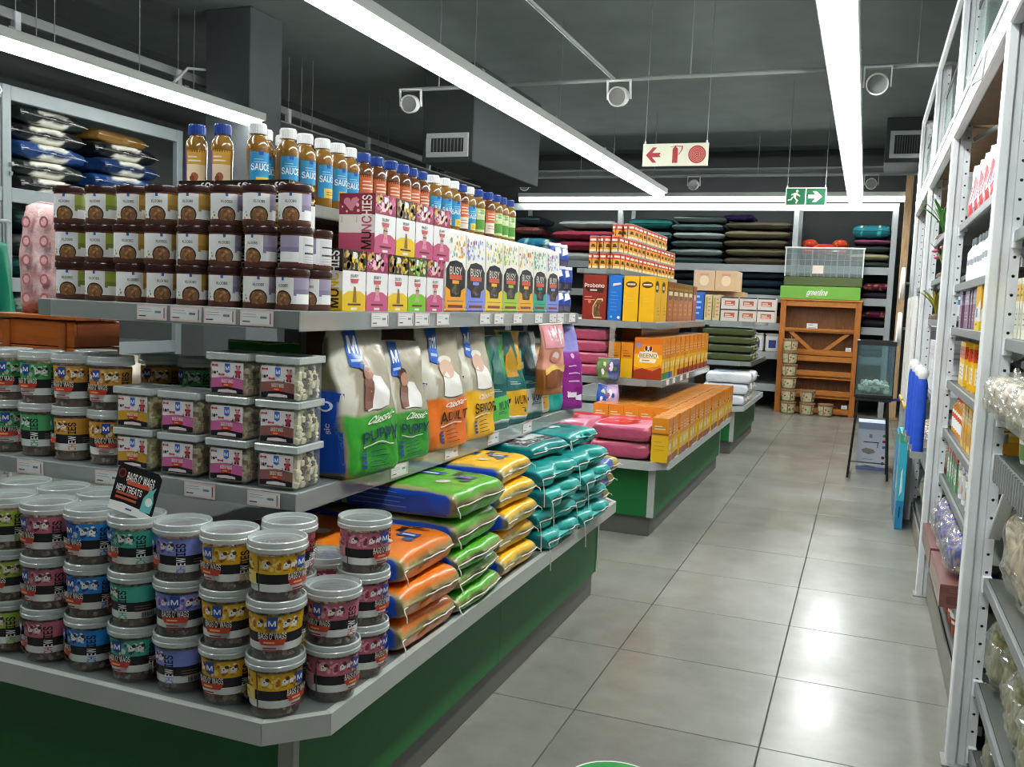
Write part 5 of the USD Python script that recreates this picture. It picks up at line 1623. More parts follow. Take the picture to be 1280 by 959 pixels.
def cushion(w, d, h, base, spots=None, seed=1, sag=.0, p=5.0):
    """A stuffed rectangular cushion: edges pinch to a seam, corners stay full."""
    nu, nv = 22, 16
    out = []
    u = np.linspace(-1, 1, nu); v = np.linspace(-1, 1, nv)
    gu, gv = np.meshgrid(u, v, indexing='ij')
    prof = .3 + .7 * ((1 - np.abs(gu) ** p * .999) * (1 - np.abs(gv) ** p * .999)) ** .5
    rnd = random.Random(seed)
    pts = []
    for sgn in (-1, 1):
        x, y = gu * w / 2 * (1 - .05 * (1 - gv ** 2) * 0), gv * d / 2
        z = h / 2 + sgn * h / 2 * prof
        P = np.stack([x, y, z], -1).reshape(-1, 3)
        P = P + wob(P, h * .25, 9.0, seed) * [1, 1, .5]
        P[:, 2] += -sag * (1 - (P[:, 0] / (w / 2)) ** 2) + sag
        pts.append(P)
    zmin = min(q[:, 2].min() for q in pts)
    f = []
    for i in range(nu - 1):
        for j in range(nv - 1):
            a = i * nv + j
            f += [(a, a + nv, a + nv + 1), (a, a + nv + 1, a + 1)]
    f = np.array(f)
    n = nu * nv
    V = np.vstack([pts[0], pts[1]]) - [0, 0, zmin]
    V[:, 2] *= (h - .004) / V[:, 2].max()
    F = np.vstack([f[:, ::-1], f + n])
    ring = [i * nv for i in range(nu)] + [(nu - 1) * nv + j for j in range(1, nv)] + [i * nv + nv - 1 for i in range(nu - 2, -1, -1)] + [j for j in range(nv - 2, 0, -1)]
    R = []
    for a, b in zip(ring, ring[1:] + ring[:1]):
        R += [(a, b, b + n), (a, b + n, a + n)]
    F = np.vstack([F, np.array(R)])
    C = np.tile(lin(base), (len(V), 1))
    if spots:
        k = meshkit.noise(V * 22.0, seed + 9) > .62
        for i in np.nonzero(k)[0]:
            C[i] = lin(spots[int(meshkit.noise(V[i:i + 1] * 57.0, 3)[0] * len(spots)) % len(spots)])
    V[:, 2] += .001
    seam = tube(np.vstack([(V[ring] + V[np.array(ring) + n]) / 2, [(V[ring[0]] + V[ring[0] + n]) / 2]]) * [1.006, 1.006, 1], .006, 5)
    return Printed(V, F, C), tint(seam, tuple(np.array(lin(base)) * .8))


def pile(specs, group):
    """specs: (x, y, z, w, d, h, colour, spots, label, tilt)."""
    for i, (x, y, z, w, d, h, base, spots, label, tilt) in enumerate(specs):
        if y > 13:
            y, d = 13.63, min(d, .66)
        body, seam = cushion(w, d, h, base, spots, seed=int(abs(x * 100) + z * 37) % 97)
        t = thing('cushion', label, 'cushion', (x, y, z + .0045), (0, 0, tilt * .8), group)
        part(t, 'cover', body, CLOTH, smooth=True)
        part(t, 'piping', seam, CLOTH)


GA = 'cushions on the far wall rack'
pile([
    (-4.86, 13.62, 1.985, .5, .68, .13, '#2d6f86', None, 'plain blue cushion under the starry one', 0),
    (-4.86, 13.6, 2.11, .52, .7, .24, '#2b7b98', ['#cfe6ea', '#8fd0dc', '#e6d9a0'], 'blue star-speckled cushion at the left of the far rack', 5),
    (-4.95, 13.6, 2.37, .42, .66, .14, '#6a3a38', ['#8f4a40', '#3a2a2c'], 'brownish red cushion on top of the starry blue one', 4),
    (-4.93, 13.62, 2.53, .4, .66, .14, '#2d3a3e', None, 'dark grey cushion at the top left of the far rack', 0),
    (-3.98, 13.62, 1.985, .95, .72, .15, '#a3a8a4', None, 'light grey cushion at the base of the red pile', 0),
    (-4.04, 13.6, 2.145, 1.0, .74, .16, '#7d2336', None, 'lower large crimson cushion in the left bay', -2),
    (-4.02, 13.6, 2.31, .95, .74, .15, '#86283c', None, 'upper large crimson cushion in the left bay', -3),
    (-3.97, 13.62, 2.475, .9, .7, .14, '#8b9692', None, 'pale grey cushion lying above the crimson pair', -1),
    (-3.08, 13.62, 1.985, .62, .7, .15, '#38474a', None, 'dark slate cushion at the base of the teal pile', 0),
    (-3.08, 13.62, 2.145, .62, .7, .16, '#2f4347', None, 'dark slate cushion second in the teal pile', 0),
    (-3.05, 13.6, 2.315, .66, .72, .15, '#3c5a5c', None, 'grey-green cushion third in the teal pile', 2),
    (-3.05, 13.6, 2.475, .66, .72, .17, '#175c56', None, 'teal cushion with a tag at the top of its pile', 0),
], GA)
grey = ['#2f4244', '#747f7c', '#3b4a4a', '#79827f', '#3f5354', '#677572']
for i in range(6):
    pile([(-2.34 + .02 * math.sin(3 * i), 13.6 - .01 * (i % 2), 1.985 + .118 * i, .72, .72, .117, grey[i], None, '%s grey cushion of the middle bay pile, %s from the bottom' % (('slate', 'pale')[i % 2], ORD[i]), (3, -2, 2, 4, 1, 5)[i])], 'grey cushions in the middle bay')
olive = ['#4a4535', '#5b543f', '#443f30', '#5f5843', '#4b4636']
for i in range(5):
    pile([(-1.5 + .02 * math.sin(2 * i), 13.6 - .008 * (i % 3), 1.985 + .125 * i, .88, .74, .124, olive[i], None, 'olive brown cushion in the sagging pile, %s from the bottom' % ORD[i], (0, 1, -1, 1, -3)[i])], 'olive brown cushions')
pile([(-1.78, 13.5, 2.622, .4, .5, .09, '#4a3476', ['#6a549a', '#382660'], 'small purple cushion on top of the olive pile', 0)], GA)
# right bay
pile([
    (-.62, 13.6, 1.985, .55, .7, .13, '#2b2f33', None, 'black cushion under the red bone-print bed', 0),
    (.0, 13.62, 1.985, .5, .7, .1, '#343a34', None, 'dark green-black cushion right of the red bed, lowest', 0),
    (.0, 13.62, 2.09, .5, .7, .1, '#8f8d6a', None, 'dull olive-yellow cushion in the right bay', -6),
    (.0, 13.62, 2.195, .48, .7, .1, '#2c3530', None, 'black-green cushion in the right bay, third up', -3),
    (.02, 13.6, 2.3, .46, .68, .08, '#6d3450', None, 'thin plum cushion in the right bay', 0),
    (.0, 13.6, 2.385, .48, .7, .2, '#175e66', ['#3fb0b4', '#12606c', '#e0d9a8'], 'turquoise patterned cushion at the upper right of the far rack', -2),
    (.1, 13.62, 1.57, .32, .66, .1, '#2a2230', None, 'dark cushion under the purple printed one', 0),
    (.1, 13.6, 1.675, .33, .68, .13, '#5f2346', ['#8f3a5a', '#c9843a', '#3f1a3a'], 'upper purple and gold printed cushion right of the fish cage', 0),
    (.1, 13.6, 1.19, .33, .66, .11, '#23202a', None, 'black cushion below the lower purple one', 0),
    (.1, 13.6, 1.305, .33, .68, .12, '#6a2548', ['#9a3f5c', '#d08a3a', '#40183a'], 'lower purple and gold printed cushion beside the wooden cabinet', 0),
    (.1, 13.6, .79, .33, .66, .1, '#2c2a5c', ['#4a4488'], 'indigo cushion behind the glass tank', 0),
    (.1, 13.6, .895, .33, .7, .12, '#9ab6c9', None, 'pale blue folded cushion above the glass tank', 0),
], GA)
bone = thing('bone_bed', 'red bone-shaped pet bed with gold print on the far rack', 'pet bed', (-.6, 13.5, 2.12), (0, 0, 0))
m = []
for sx in (-1, 1):
    for sz in (-1, 1):
        s_ = trimesh.creation.icosphere(3, .11); s_.apply_transform(np.diag([1, 1.5, .75, 1])); s_.apply_translation((sx * .2, 0, .085 + sz * .045 + .05)); m.append(s_)
bar = trimesh.creation.icosphere(3, 1); bar.apply_transform(np.diag([.26, .17, .085, 1])); bar.apply_translation((0, 0, .115)); m.append(bar)
m = join(*m); v = np.array(m.vertices); v[:, 2] = np.clip(v[:, 2], .0, .26)
colr = np.tile(lin('#a8301f'), (len(v), 1)); colr[meshkit.noise(v * 30, 4) > .68] = lin('#c9822a')
part(bone, 'cover', Printed(v, m.faces, colr), CLOTH, smooth=True)
part(bone, 'care_tag', bx(.12, .17, -.19, -.187, .08, .13), M_WHITE)
# dark bedding on the lower shelf, left of the cabinet
for i, (c1, l) in enumerate((('#3a4a4c', 'grey-green'), ('#1f3142', 'navy'), ('#26313c', 'blue-black'))):
    pile([(-1.52, 13.6, 1.57 + .115 * i, .86, .72, .113, c1, None, '%s cushion on the lower shelf left of the cabinet' % l, (0, 1, -1)[i])], GA)
for i in range(3):
    pile([(-2.4, 13.6, 1.57 + .1 * i, .8, .72, .1, ('#22303a', '#2f3c44', '#1c2830')[i], None, 'dark cushion of the lower middle bay, %s from the bottom' % ORD[i], 0)], GA)
# small stock low on the rack, left of the cabinet
def basket(t):
    part(t, 'basket', lathe([(0, 0), (.13, 0), (.15, .1), (.155, .105), (.145, .1), (.128, .01), (0, .01)], 20), mat('wicker_orange', '#b5652c', 0.7, noise=(40, .4)), smooth=40)
    part(t, 'cushion_pad', lathe([(0, .03), (.12, .03), (.13, .07), (.1, .095), (0, .1)], 18), mat('pad_olive', '#6f7a4a', 0.9), smooth=50)
for i in range(3):
    put('basket', basket, 'pet_basket', 'small orange wicker basket on the rack by the cabinet, %s from the right' % ORD[i], 'basket', (-1.25 - .34 * i, 13.45, 1.19))
for i, x in enumerate((-1.2, -1.42, -1.64)):
    tk = thing('white_bin', 'white plastic bin on the low rack shelf, %s from the cabinet' % ORD[i], 'bin', (x, 13.45, .79))
    part(tk, 'bin_body', bx(-.095, .095, -.15, .15, 0, .24, .02), M_WHITE)
    part(tk, 'bin_label', bx(-.05, .05, -.1525, -.151, .06, .17), mat('label_blue', '#2a3a86', 0.5))
    part(tk, 'bin_lid', bx(-.1, .1, -.155, .155, .2405, .262, .008), M_WHITE)

# ------------------------------------------------------------------ pine cabinet with planted pots, cage and header
W1, W2 = wood('pine_x', '#a8601c', '#c47a2a', 9, .42, 'x'), wood('pine_z', '#9c5618', '#bd7226', 9, .42, 'z')


def cabinet():
    t = thing('pine_cabinet', 'orange pine open cabinet against the far rack, nearly empty', 'cabinet', (-1.09, 12.98, 0))
    w, d, h = 1.03, .2, 1.52
    for x in (0, w - .03):
        part(t, 'side_panel', bx(x, x + .03, .0, d, 0, h, .003), W2)
    for x in (0, w - .075):
        part(t, 'front_stile', bx(x, x + .075, -.018, -.0005, 0, h, .003), W2)
    part(t, 'top_board', bx(-.015, w + .015, -.03, d, h, h + .025, .004), W1)
    for z in (h - .075, 1.12, .8, .715, .52, .26, .02):
        part(t, 'rail', bx(.0755, w - .0755, -.016, -.0005, z, z + (.07 if z != 1.12 else .035), .003), W1)
    for z in (1.12, .78, .5, .24, .03):
        part(t, 'shelf', bx(.031, w - .031, 0, d - .012, z - .02, z, .002), W1)
    for i in range(10):
        x = .031 + i * (w - .062) / 10
        part(t, 'back_board', bx(x + .001, x + (w - .062) / 10 - .001, d - .011, d, .02, h - .001), wood('pine_back', '#6e3d14', '#84501c', 9, .5, 'z'))
    for s, x0, x1 in ((1, .14, .46), (-1, .89, .57)):
        L = math.hypot(x1 - x0, .27)
        b = bx(-L / 2, L / 2, -.014, -.001, -.024, .024, .003)
        part(t, 'brace', moved(b, ((x0 + x1) / 2, .035, .97), (0, math.degrees(math.atan2(.27, x1 - x0)), 0)), W1)
    return t


cabinet()
for i, (x, z, w) in enumerate(((.42, 1.122, 'on its upper shelf'), (.9, .87, 'on the middle rail'), (.9, .1, 'at its foot'))):
    tg = thing('price_card', 'white price card %s of the pine cabinet' % w, 'price card', (-1.09 + x, 12.957 if i else 13.0, z))
    k = 1 if i == 0 else .5
    part(tg, 'card', bx(-.07 * k, .07 * k, -.0, .003, 0, .1 * k), M_WHITE)
    c = Canvas(.0005); c.rect(-.05 * k, .05 * k, .02 * k, .05 * k, '#b8c4cc').lines(-.05 * k, .04 * k, .075 * k, 1, .01, '#7a8288', .008 * k)
    part(tg, 'card_print', c.build(front(0, 0, 0)), PRINT)


def pot(t, up=False):
    n = 24
    part(t, 'pot', lathe([(0, 0), (.075, 0), (.08, .005), (.095, .15), (.1, .152), (.1, .165), (.092, .166), (.086, .15), (.072, .012), (0, .012)], n), mat('pot_weave', '#a2835c', 0.8, noise=(30, .3)), smooth=40)
    c = Canvas(.001, .0002, .006, 1)
    C = 2 * math.pi * .0835
    c.rect(0, C, 0, .115, '#c7c29a', 0).blobs(0, C, .01, .11, 40, .016, ['#5f8f52', '#7fb06a', '#a8483e', '#d9d2b0', '#3f6a46', '#c98a7a'], 6, 1)
    for k in range(4):
        c.rect(C * k / 4, C * k / 4 + .012, 0, .115, '#9c5a4a', 5)
    part(t, 'printed_wrap', c.build(on_wrap(.0845, .018, 0, 1, .1)), PRINT)
    a = np.linspace(0, math.pi, 14)
    part(t, 'handle', tube(np.stack([.104 * np.cos(a), 0 * a, .15 + .06 * np.sin(a)], 1) if up else np.stack([.104 * np.cos(a), -.104 * np.sin(a), .148 + 0 * a], 1), .004, 6), mat('pot_handle', '#a86a4a', 0.7))


for i in range(6):
    put('pot' if i < 5 else 'pot_up', pot if i < 5 else lambda t: pot(t, True), 'plant_pot', 'floral woven pot in the tall stack before the cabinet, %s from the floor' % ORD[i], 'plant pot', (-.9 - .004 * i, 12.84, .0005 + .1675 * i), (0, 0, 20 * i), 'floral woven pots')
for i in range(2):
    put('pot', pot, 'plant_pot', 'floral woven pot of the stack of two, %s one' % ('lower', 'upper')[i], 'plant pot', (-.655, 12.83, .0005 + .1675 * i), (0, 0, 40), 'floral woven pots')
put('pot', pot, 'plant_pot', 'single floral woven pot on the floor before the cabinet', 'plant pot', (-.42, 12.82, .0005), (0, 0, 75), 'floral woven pots')

hd = thing('header_board', 'bright green header board with white script lettering on the cabinet', 'header board', (-1.11, 12.95, 1.546))
part(hd, 'board', bx(0, 1.02, 0, .2, 0, .17, .004), mat('header_green', '#76b23e', 0.5))
c = Canvas(.0006); c.text('greenline', .48, .09, .075, '#eef2e6', w=.26, mid=True, skew=.25)
part(hd, 'lettering', c.build(front(0, 0, 0)), PRINT)
cg = thing('clear_cage', 'clear pet cage with white wire and olive base on the green header board', 'cage', (-1.075, 12.98, 1.717))
part(cg, 'base_tray', bx(0, 1.0, 0, .17, 0, .13, .012), mat('cage_base', '#4f5f2e', 0.45))
part(cg, 'pane', bx(.01, .99, .0, .003, .135, .5), clear('cage_pane', '#e6eeee', .08, .5))
part(cg, 'lid', bx(-.01, 1.01, -.01, .18, .5, .52, .004), M_WHITE)
for x in (0, .985):
    part(cg, 'corner_bar', bx(x, x + .015, -.004, .012, .13, .5), M_WHITE)
for x in np.linspace(.08, .92, 11):
    part(cg, 'wire', bx(x, x + .004, .165, .169, .13, .5), M_WHITE)
for z in (.2, .28, .36, .44):
    part(cg, 'cross_wire', bx(0, 1.0, .16, .164, z, z + .004), M_WHITE)
for x in (.34, .66, .82):
    part(cg, 'divider', bx(x, x + .012, .003, .16, .132, .5), clear('cage_pane2', '#f2f6f6', .25, .5))
part(cg, 'price_sheet', bx(.36, .5, -.003, -.001, .17, .28), mat('cage_card', '#e9d9cc', 0.6))
# ------------------------------------------------------------------ glass tank on black stand by the right rack
tk = thing('tank_stand', 'thin black splay-legged metal stand under the glass tank', 'stand', (0.1, 8.3, 0))
for sx in (-1, 1):
    for sy in (-1, 1):
        part(tk, 'leg', tube([(sx * .155, sy * .18, .0), (sx * .115, sy * .16, .66)], .011, 6), M_BLACK)
    part(tk, 'side_bar', tube([(sx * .147, -.175, .14), (sx * .147, .175, .14)], .008, 6), M_BLACK)
part(tk, 'cross_bar', tube([(-.147, -.175, .14), (.147, -.175, .14)], .006, 6), M_BLACK)
part(tk, 'top_frame', join(bx(-.14, .14, -.2, -.175, .655, .68), bx(-.14, .14, .175, .2, .655, .68), bx(-.14, -.115, -.175, .175, .655, .68), bx(.115, .14, -.175, .175, .655, .68)), M_BLACK)
gt = thing('glass_tank', 'rectangular glass tank with black rim and white gravel on the black stand', 'glass tank', (0.1, 8.3, .682))
GL = clear('tank_glass', '#dcecec', .05, .03)
part(gt, 'bottom_rim', bx(-.15, .15, -.21, .21, 0, .03, .004), M_BLACK)
for a in ((-.145, .145, -.205, -.2), (-.145, .145, .2, .205), (-.145, -.14, -.2, .2), (.14, .145, -.2, .2)):
    part(gt, 'glass_pane', bx(*a, .03, .44), GL)
part(gt, 'top_rim', join(bx(-.152, .152, -.212, -.19, .435, .47), bx(-.152, .152, .19, .212, .435, .47), bx(-.152, -.13, -.19, .19, .435, .47), bx(.13, .152, -.19, .19, .435, .47)), M_BLACK)
for x in (-.149, .141):
    for y in (-.209, .201):
        part(gt, 'corner_strip', bx(x, x + .008, y, y + .008, .03, .435), M_BLACK)
rnd = random.Random(8)
part(gt, 'gravel', Printed.join([tint(moved(bx(-.02, .02, -.015, .015, -.012, .012, .006), (rnd.uniform(-.11, .11), rnd.uniform(-.17, .17), .045 + rnd.uniform(0, .07)), (rnd.uniform(0, 90), rnd.uniform(0, 90), 0)), rnd.choice(['#dcd8c8', '#c9c4b0', '#e6e4dc', '#a9a594'])) for _ in range(110)]), M_LUMPS, kind='stuff')


def aq_print(c, w, h):
    c.rect(0, w, 0, h, '#c9d3e4', 0).rect(0, w, h * .86, h, '#8fa0c6', 1).rect(0, w, 0, h * .07, '#6f84b6', 1).rect(w * .2, w * .72, h * .58, h * .6, '#3a4458', 2).rect(w * .38, w * .48, h * .68, h * .76, '#7a8698', 2).rect(w * .66, w * .69, h * .48, h * .6, '#4a5468', 2)
    c.poly([(w * .15, h * .42), (w * .3, h * .47), (w * .55, h * .44), (w * .62, h * .38), (w * .4, h * .33), (w * .2, h * .37)], '#8a8a84', 2).lines(w * .2, w * .7, h * .22, 3, .03, '#9aa8c4', .008, 2).rect(w * .08, w * .7, h * .08, h * .13, '#e6eaf2', 2)
    for i, q in enumerate(('#3f8f5a', '#b23a52', '#3a7fc0', '#2a3350', '#2a3350')):
        c.disc(w * .87, h * (.74 - .12 * i - (.1 if i > 2 else 0)), w * .055, q, 3, n=12)


put('aqbox', carton(.25, .3, .42, '#c9d3e4', aq_print), 'aquarium_carton', 'pale blue printed carton on the floor beneath the glass tank', 'carton', (.005, 8.62, .0005))

# ------------------------------------------------------------------ white racking along the right of the aisle
RP = (1.22, 3.04, 4.86, 6.66, 8.45)
RX = .322
BAYS = {'first': (1.25, 3.0, (1.62, 1.31, 1.1, .97, .6, .28, .07)), 'second': (3.07, 4.82, (1.8, 1.52, 1.32, 1.07, .84, .62, .3, .16)),
        'third': (4.9, 6.62, (1.85, 1.6, 1.35, .92, .5, .16)), 'fourth': (6.7, 8.41, (1.6, 1.0, .42, .16))}


M_LIPS = mat('rack_lip', '#777d7d', 0.45)


def right_rack():
    t = thing('storage_rack', 'tall white steel racking with punched posts along the right of the aisle', 'rack')
    plate = sbox(0, 0, .026, 2.98)
    holes = [Point(.013, .06 + .055 * k).buffer(.0048, 3) for k in range(53)]
    for h in holes:
        plate = plate.difference(h)
    pm = moved(trimesh.creation.extrude_polygon(plate, .004, engine='earcut'), rot=(90, 0, 0))
    for y in RP:
        pst = part(t, 'post', join(bx(RX, RX + .03, y - .03, y + .03, 0, 2.98, .004), bx(RX + .03, RX + .054, y - .022, y + .03, 0, 2.98, .003)), M_STEEL)
        part(pst, 'punched_flange', moved(pm, (RX + .054, y - .018, 0)), M_STEEL)
        part(pst, 'flange_backing', bx(RX + .054, RX + .08, y - .008, y + .004, 0, 2.98), M_DGREY)
        part(t, 'foot_plate', bx(RX - .012, RX + .085, y - .045, y + .045, 0, .006, .001), M_GREY)
        part(t, 'rear_post', bx(1.14, 1.2, y - .025, y + .025, 0, 2.98, .003), M_STEEL)
        for z in (.2, .8, 1.55, 2.2):
            b = bx(-.01, .01, -.012, .012, 0, math.hypot(.72, .42))
            part(t, 'side_brace', moved(b, (.41, y + .018, z), (0, math.degrees(math.atan2(.72, .42)), 0)), M_STEEL)
    for a, b in zip(RP[:-1], RP[1:]):
        part(t, 'top_beam', join(bx(RX, RX + .036, a + .031, b - .031, 2.2, 2.31, .006), bx(RX - .006, RX + .0, a + .031, b - .031, 2.285, 2.31)), M_STEEL)
        part(t, 'top_board', bx(RX + .038, 1.14, a + .033, b - .033, 2.26, 2.285), mat('chip_board', '#8a6f4e', 0.7, noise=(12, .2)))
        part(t, 'upper_rail', bx(RX, RX + .03, a + .031, b - .031, 2.95, 2.985, .004), M_STEEL)
    for nm, (a, b, zs) in BAYS.items():
        for z in zs:
            part(t, 'shelf_board', bx(RX + .07, 1.12, a + .004, b - .004, z - .016, z), M_DGREY)
            part(t, 'shelf_lip', bx(RX + .058, RX + .0695, a + .004, b - .004, z - .034, z, .002), M_LIPS)
            part(t, 'shelf_bracket', bx(RX + .082, RX + .1, a + .0, a + .0035, z - .075, z - .046), M_STEEL)
            part(t, 'shelf_clip', bx(RX + .056, RX + .082, b + .0, b + .02, z - .05, z, .002), M_STEEL)
    for a, b in zip(RP[1:-1], RP[2:]):
        part(t, 'kick_panel', bx(RX + .046, RX + .056, a + .031, b - .031, .006, .125, .002), mat('kick_beige', '#85837a', 0.5))
    for k in range(40):
        part(t, 'wire_slat', bx(RX + .05, RX + .0575, 1.3 + k * .042, 1.306 + k * .042, .9, .975), M_GREY)
    b = bx(-.018, .018, -.006, .006, 0, .34, .003)
    part(t, 'diagonal_brace', moved(b, (RX + .075, 3.0, .72), (52, 0, 0)), M_STEEL)
    hook = [(RX - .004, 3.3, 2.26), (RX - .03, 3.3, 2.2), (RX - .035, 3.3, 2.12), (RX - .06, 3.3, 2.1), (RX - .075, 3.3, 2.13)]
    part(t, 'hook', tube(hook, .006, 6), M_WHITE)


right_rack()


def row(key, builder, name, desc, cat, bay, z, y0, n, pitch, x=RX + .078, rz=0, group=None, jit=.0):
    lv = {'first': 'near', 'second': 'second', 'third': 'third', 'fourth': 'far'}[bay]
    rnd = random.Random(key + str(z))
    for i in range(n):
        w = '' if n == 1 else ', %s from the near end' % ORD[i]
        put(key, builder, name, '%s, %s rack bay%s' % (desc, lv, w), cat, (x + rnd.uniform(0, jit), y0 + i * pitch, z + .0008), (0, 0, rz + rnd.uniform(-1, 1) * jit * 300), '%s, %s bay' % (desc, lv))


def sbox_carton(w, d, h, base, draw=None):
    """Carton whose main printed face looks at the aisle (-x); origin at the near aisle corner; w along y, d along x."""
    def b(t):
        part(t, 'carton', bx(0, d, 0, w, 0, h, .002), mat('carton_%s' % base.lstrip('#'), base, 0.5))
        if draw:
            c = Canvas(.0004, .00025); draw(c, w, h)
            part(t, 'face_print', c.build(on_plane((0, w, 0), (0, -1, 0), (0, 0, 1))), GLOSS)
            c = Canvas(.0004, .00025); draw(c, d, h)
            part(t, 'end_print', c.build(front(0, 0, 0)), GLOSS)
    return b


def band_print(a, b2, c3, txt='#5a3a1a'):
    def f(c, w, h):
        c.rect(0, w, 0, h, a, 0).rect(0, w, h * .62, h * .9, b2, 1).rect(w * .15, w * .85, h * .15, h * .5, c3, 1).lines(w * .2, w * .8, h * .8, 2, h * .1, txt, h * .035, 2, seed=3).lines(w * .25, w * .75, h * .4, 3, h * .09, txt, h * .02, 2, seed=4)
    return f


def round_tub(r, h, body, lid, label):
    def b(t):
        part(t, 'tub', lathe([(0, 0), (r * .9, 0), (r * .92, .004), (r, h), (0, h)], 24), mat('tub_' + body.lstrip('#'), body, 0.4), smooth=40)
        part(t, 'lid', lathe([(r + .001, h - .012), (r + .006, h - .012), (r + .006, h + .006), (r, h + .012), (0, h + .012)], 24), mat('tub_' + lid.lstrip('#'), lid, 0.35), smooth=40)
        c = Canvas(.0006, .0002, .01, 1)
        C = 2 * math.pi * r * .93
        c.rect(0, C * .98, h * .12, h * .82, label, 0).rect(0, C * .98, h * .55, h * .7, '#e9e4d8', 1)
        for k in range(3):
            c.disc(C * (.16 + .33 * k), h * .35, h * .13, '#c98a4a', 2, n=12)
        part(t, 'label', c.build(on_wrap(r * .925, 0, 0, 1, r * .08 / h)), PRINT)
        a = np.linspace(0, math.pi, 12)
        part(t, 'handle', tube(np.stack([(r + .008) * np.cos(a), 0 * a - .0, h * .82 - .07 * np.sin(a) * 0 + .0 * a], 1) + np.stack([0 * a, (r + .01) * np.sin(a), 0 * a], 1), .0025, 5), M_GREY)
    return b


def jar_bottle(r, h, body, cap):
    def b(t):
        part(t, 'bottle', lathe([(0, 0), (r * .95, 0), (r, .006), (r, h * .68), (r * .45, h * .82), (r * .42, h * .86), (0, h * .86)], 20), mat('tub_' + body.lstrip('#'), body, 0.3), smooth=40)
        part(t, 'cap', lathe([(0, h * .85), (r * .5, h * .85), (r * .46, h), (0, h)], 16), mat('tub_' + cap.lstrip('#'), cap, 0.3), smooth=40)
        c = Canvas(.0006, .0002, .008, 1)
        C = 2 * math.pi * r
        c.rect(0, C * .97, h * .12, h * .6, '#e3e6e8', 0).rect(0, C * .97, h * .4, h * .52, cap, 1)
        part(t, 'label', c.build(on_wrap(r, 0)), PRINT)
    return b


M_CRINKLE = clear('crinkly_film', '#f2f3ee', .13, .12)


def filled_bag(w, d, h, cols, seed, film=True):
    """Clear crinkly bag of loose filling: a lumpy coloured core inside a loose clear skin."""
    def b(t):
        s = trimesh.creation.icosphere(4, 1.0)
        v = np.array(s.vertices)
        q = np.sign(v) * np.abs(v) ** .62
        core = q * [d / 2, w / 2, h / 2]
        core = core + wob(core + seed, .03, 16.0, seed)
        core[:, 2] = np.clip(core[:, 2] + h / 2, 0, h)
        k = meshkit.noise(core * 55.0, seed)
        cc = np.array([lin(cols[int(min(.999, max(0, (x - .2) / .6)) * len(cols))]) for x in k])
        part(t, 'filling', Printed(core, s.faces, cc), M_LUMPS, smooth=True, kind='stuff')
        sk = q * [d / 2 + .008, w / 2 + .008, h / 2 + .006]
        sk = sk + wob(sk + seed, .034, 18.0, seed + 3) + wob(sk, .012, 60.0, seed + 7)
        sk[:, 2] = np.clip(sk[:, 2] + h / 2, 0, h + .015)
        part(t, 'clear_bag', trimesh.Trimesh(sk, s.faces, process=False), M_CRINKLE)
        y = np.linspace(-w * .2, w * .2, 7)
        part(t, 'tied_neck', trimesh.Trimesh(*meshkit.arrays(tube(np.stack([0 * y, y, np.full(7, h + .012) + .012 * np.sin(y * 80)], 1), .008, 6))[:2]), M_CRINKLE)
    return b


# near bay
row('tallpack', sbox_carton(.052, .06, .172, '#e4dcc2', band_print('#e6dfc6', '#e2b93a', '#c9cfc6')), 'seed_packet', 'tall cream and yellow packet', 'packet', 'first', 1.31, 1.9, 19, .058, jit=.012)
row('greypack', sbox_carton(.07, .05, .125, '#b9b6ae', band_print('#bcb9b2', '#d9d6ce', '#9c978e', '#6a6660')), 'grit_packet', 'grey grit packet', 'packet', 'first', 1.1, 1.95, 13, .078, x=RX + .16, jit=.01)
row('gravelbag', filled_bag(.2, .14, .1, ['#8f8474', '#b5aa98', '#cfc6b6', '#a2968a'], 3), 'gravel_bag', 'clear bag of pale gravel', 'gravel bag', 'first', 1.1, 1.98, 5, .225, x=RX + .07 + .012)
row('whitetub', round_tub(.075, .1, '#dfe0dc', '#e9eae6', '#6f9a5a'), 'feed_tub', 'white lidded tub with green label', 'tub', 'first', .97, 2.08, 5, .19, x=RX + .17)
row('shavings', filled_bag(.36, .3, .27, ['#9a8a72', '#b9a98e', '#d2c6ae', '#8a7a64'], 11), 'shavings_bag', 'crinkly clear bag of wood shavings', 'bedding bag', 'first', .6, 1.95, 3, .39, x=RX + .232)
row('hay', filled_bag(.17, .3, .24, ['#5f6a42', '#8a8562', '#746a4e', '#9aa07a'], 5), 'hay_bag', 'clear bag of greenish hay', 'hay bag', 'first', .28, 1.9, 6, .205, x=RX + .225, jit=.02)
row('hay2', filled_bag(.19, .3, .145, ['#4a5a38', '#6f6a4a', '#8f8468', '#5a6a48'], 8), 'hay_bag', 'dark bag of hay, lowest shelf', 'hay bag', 'first', .07, 1.95, 5, .22, x=RX + .225, jit=.02)
row('darkbox', sbox_carton(.14, .12, .16, '#2f3a44', band_print('#33404a', '#6f8a9a', '#c9c4b8', '#e0ded6')), 'dark_carton', 'dark slate carton', 'carton', 'first', 1.62, 2.0, 6, .165, jit=.01)

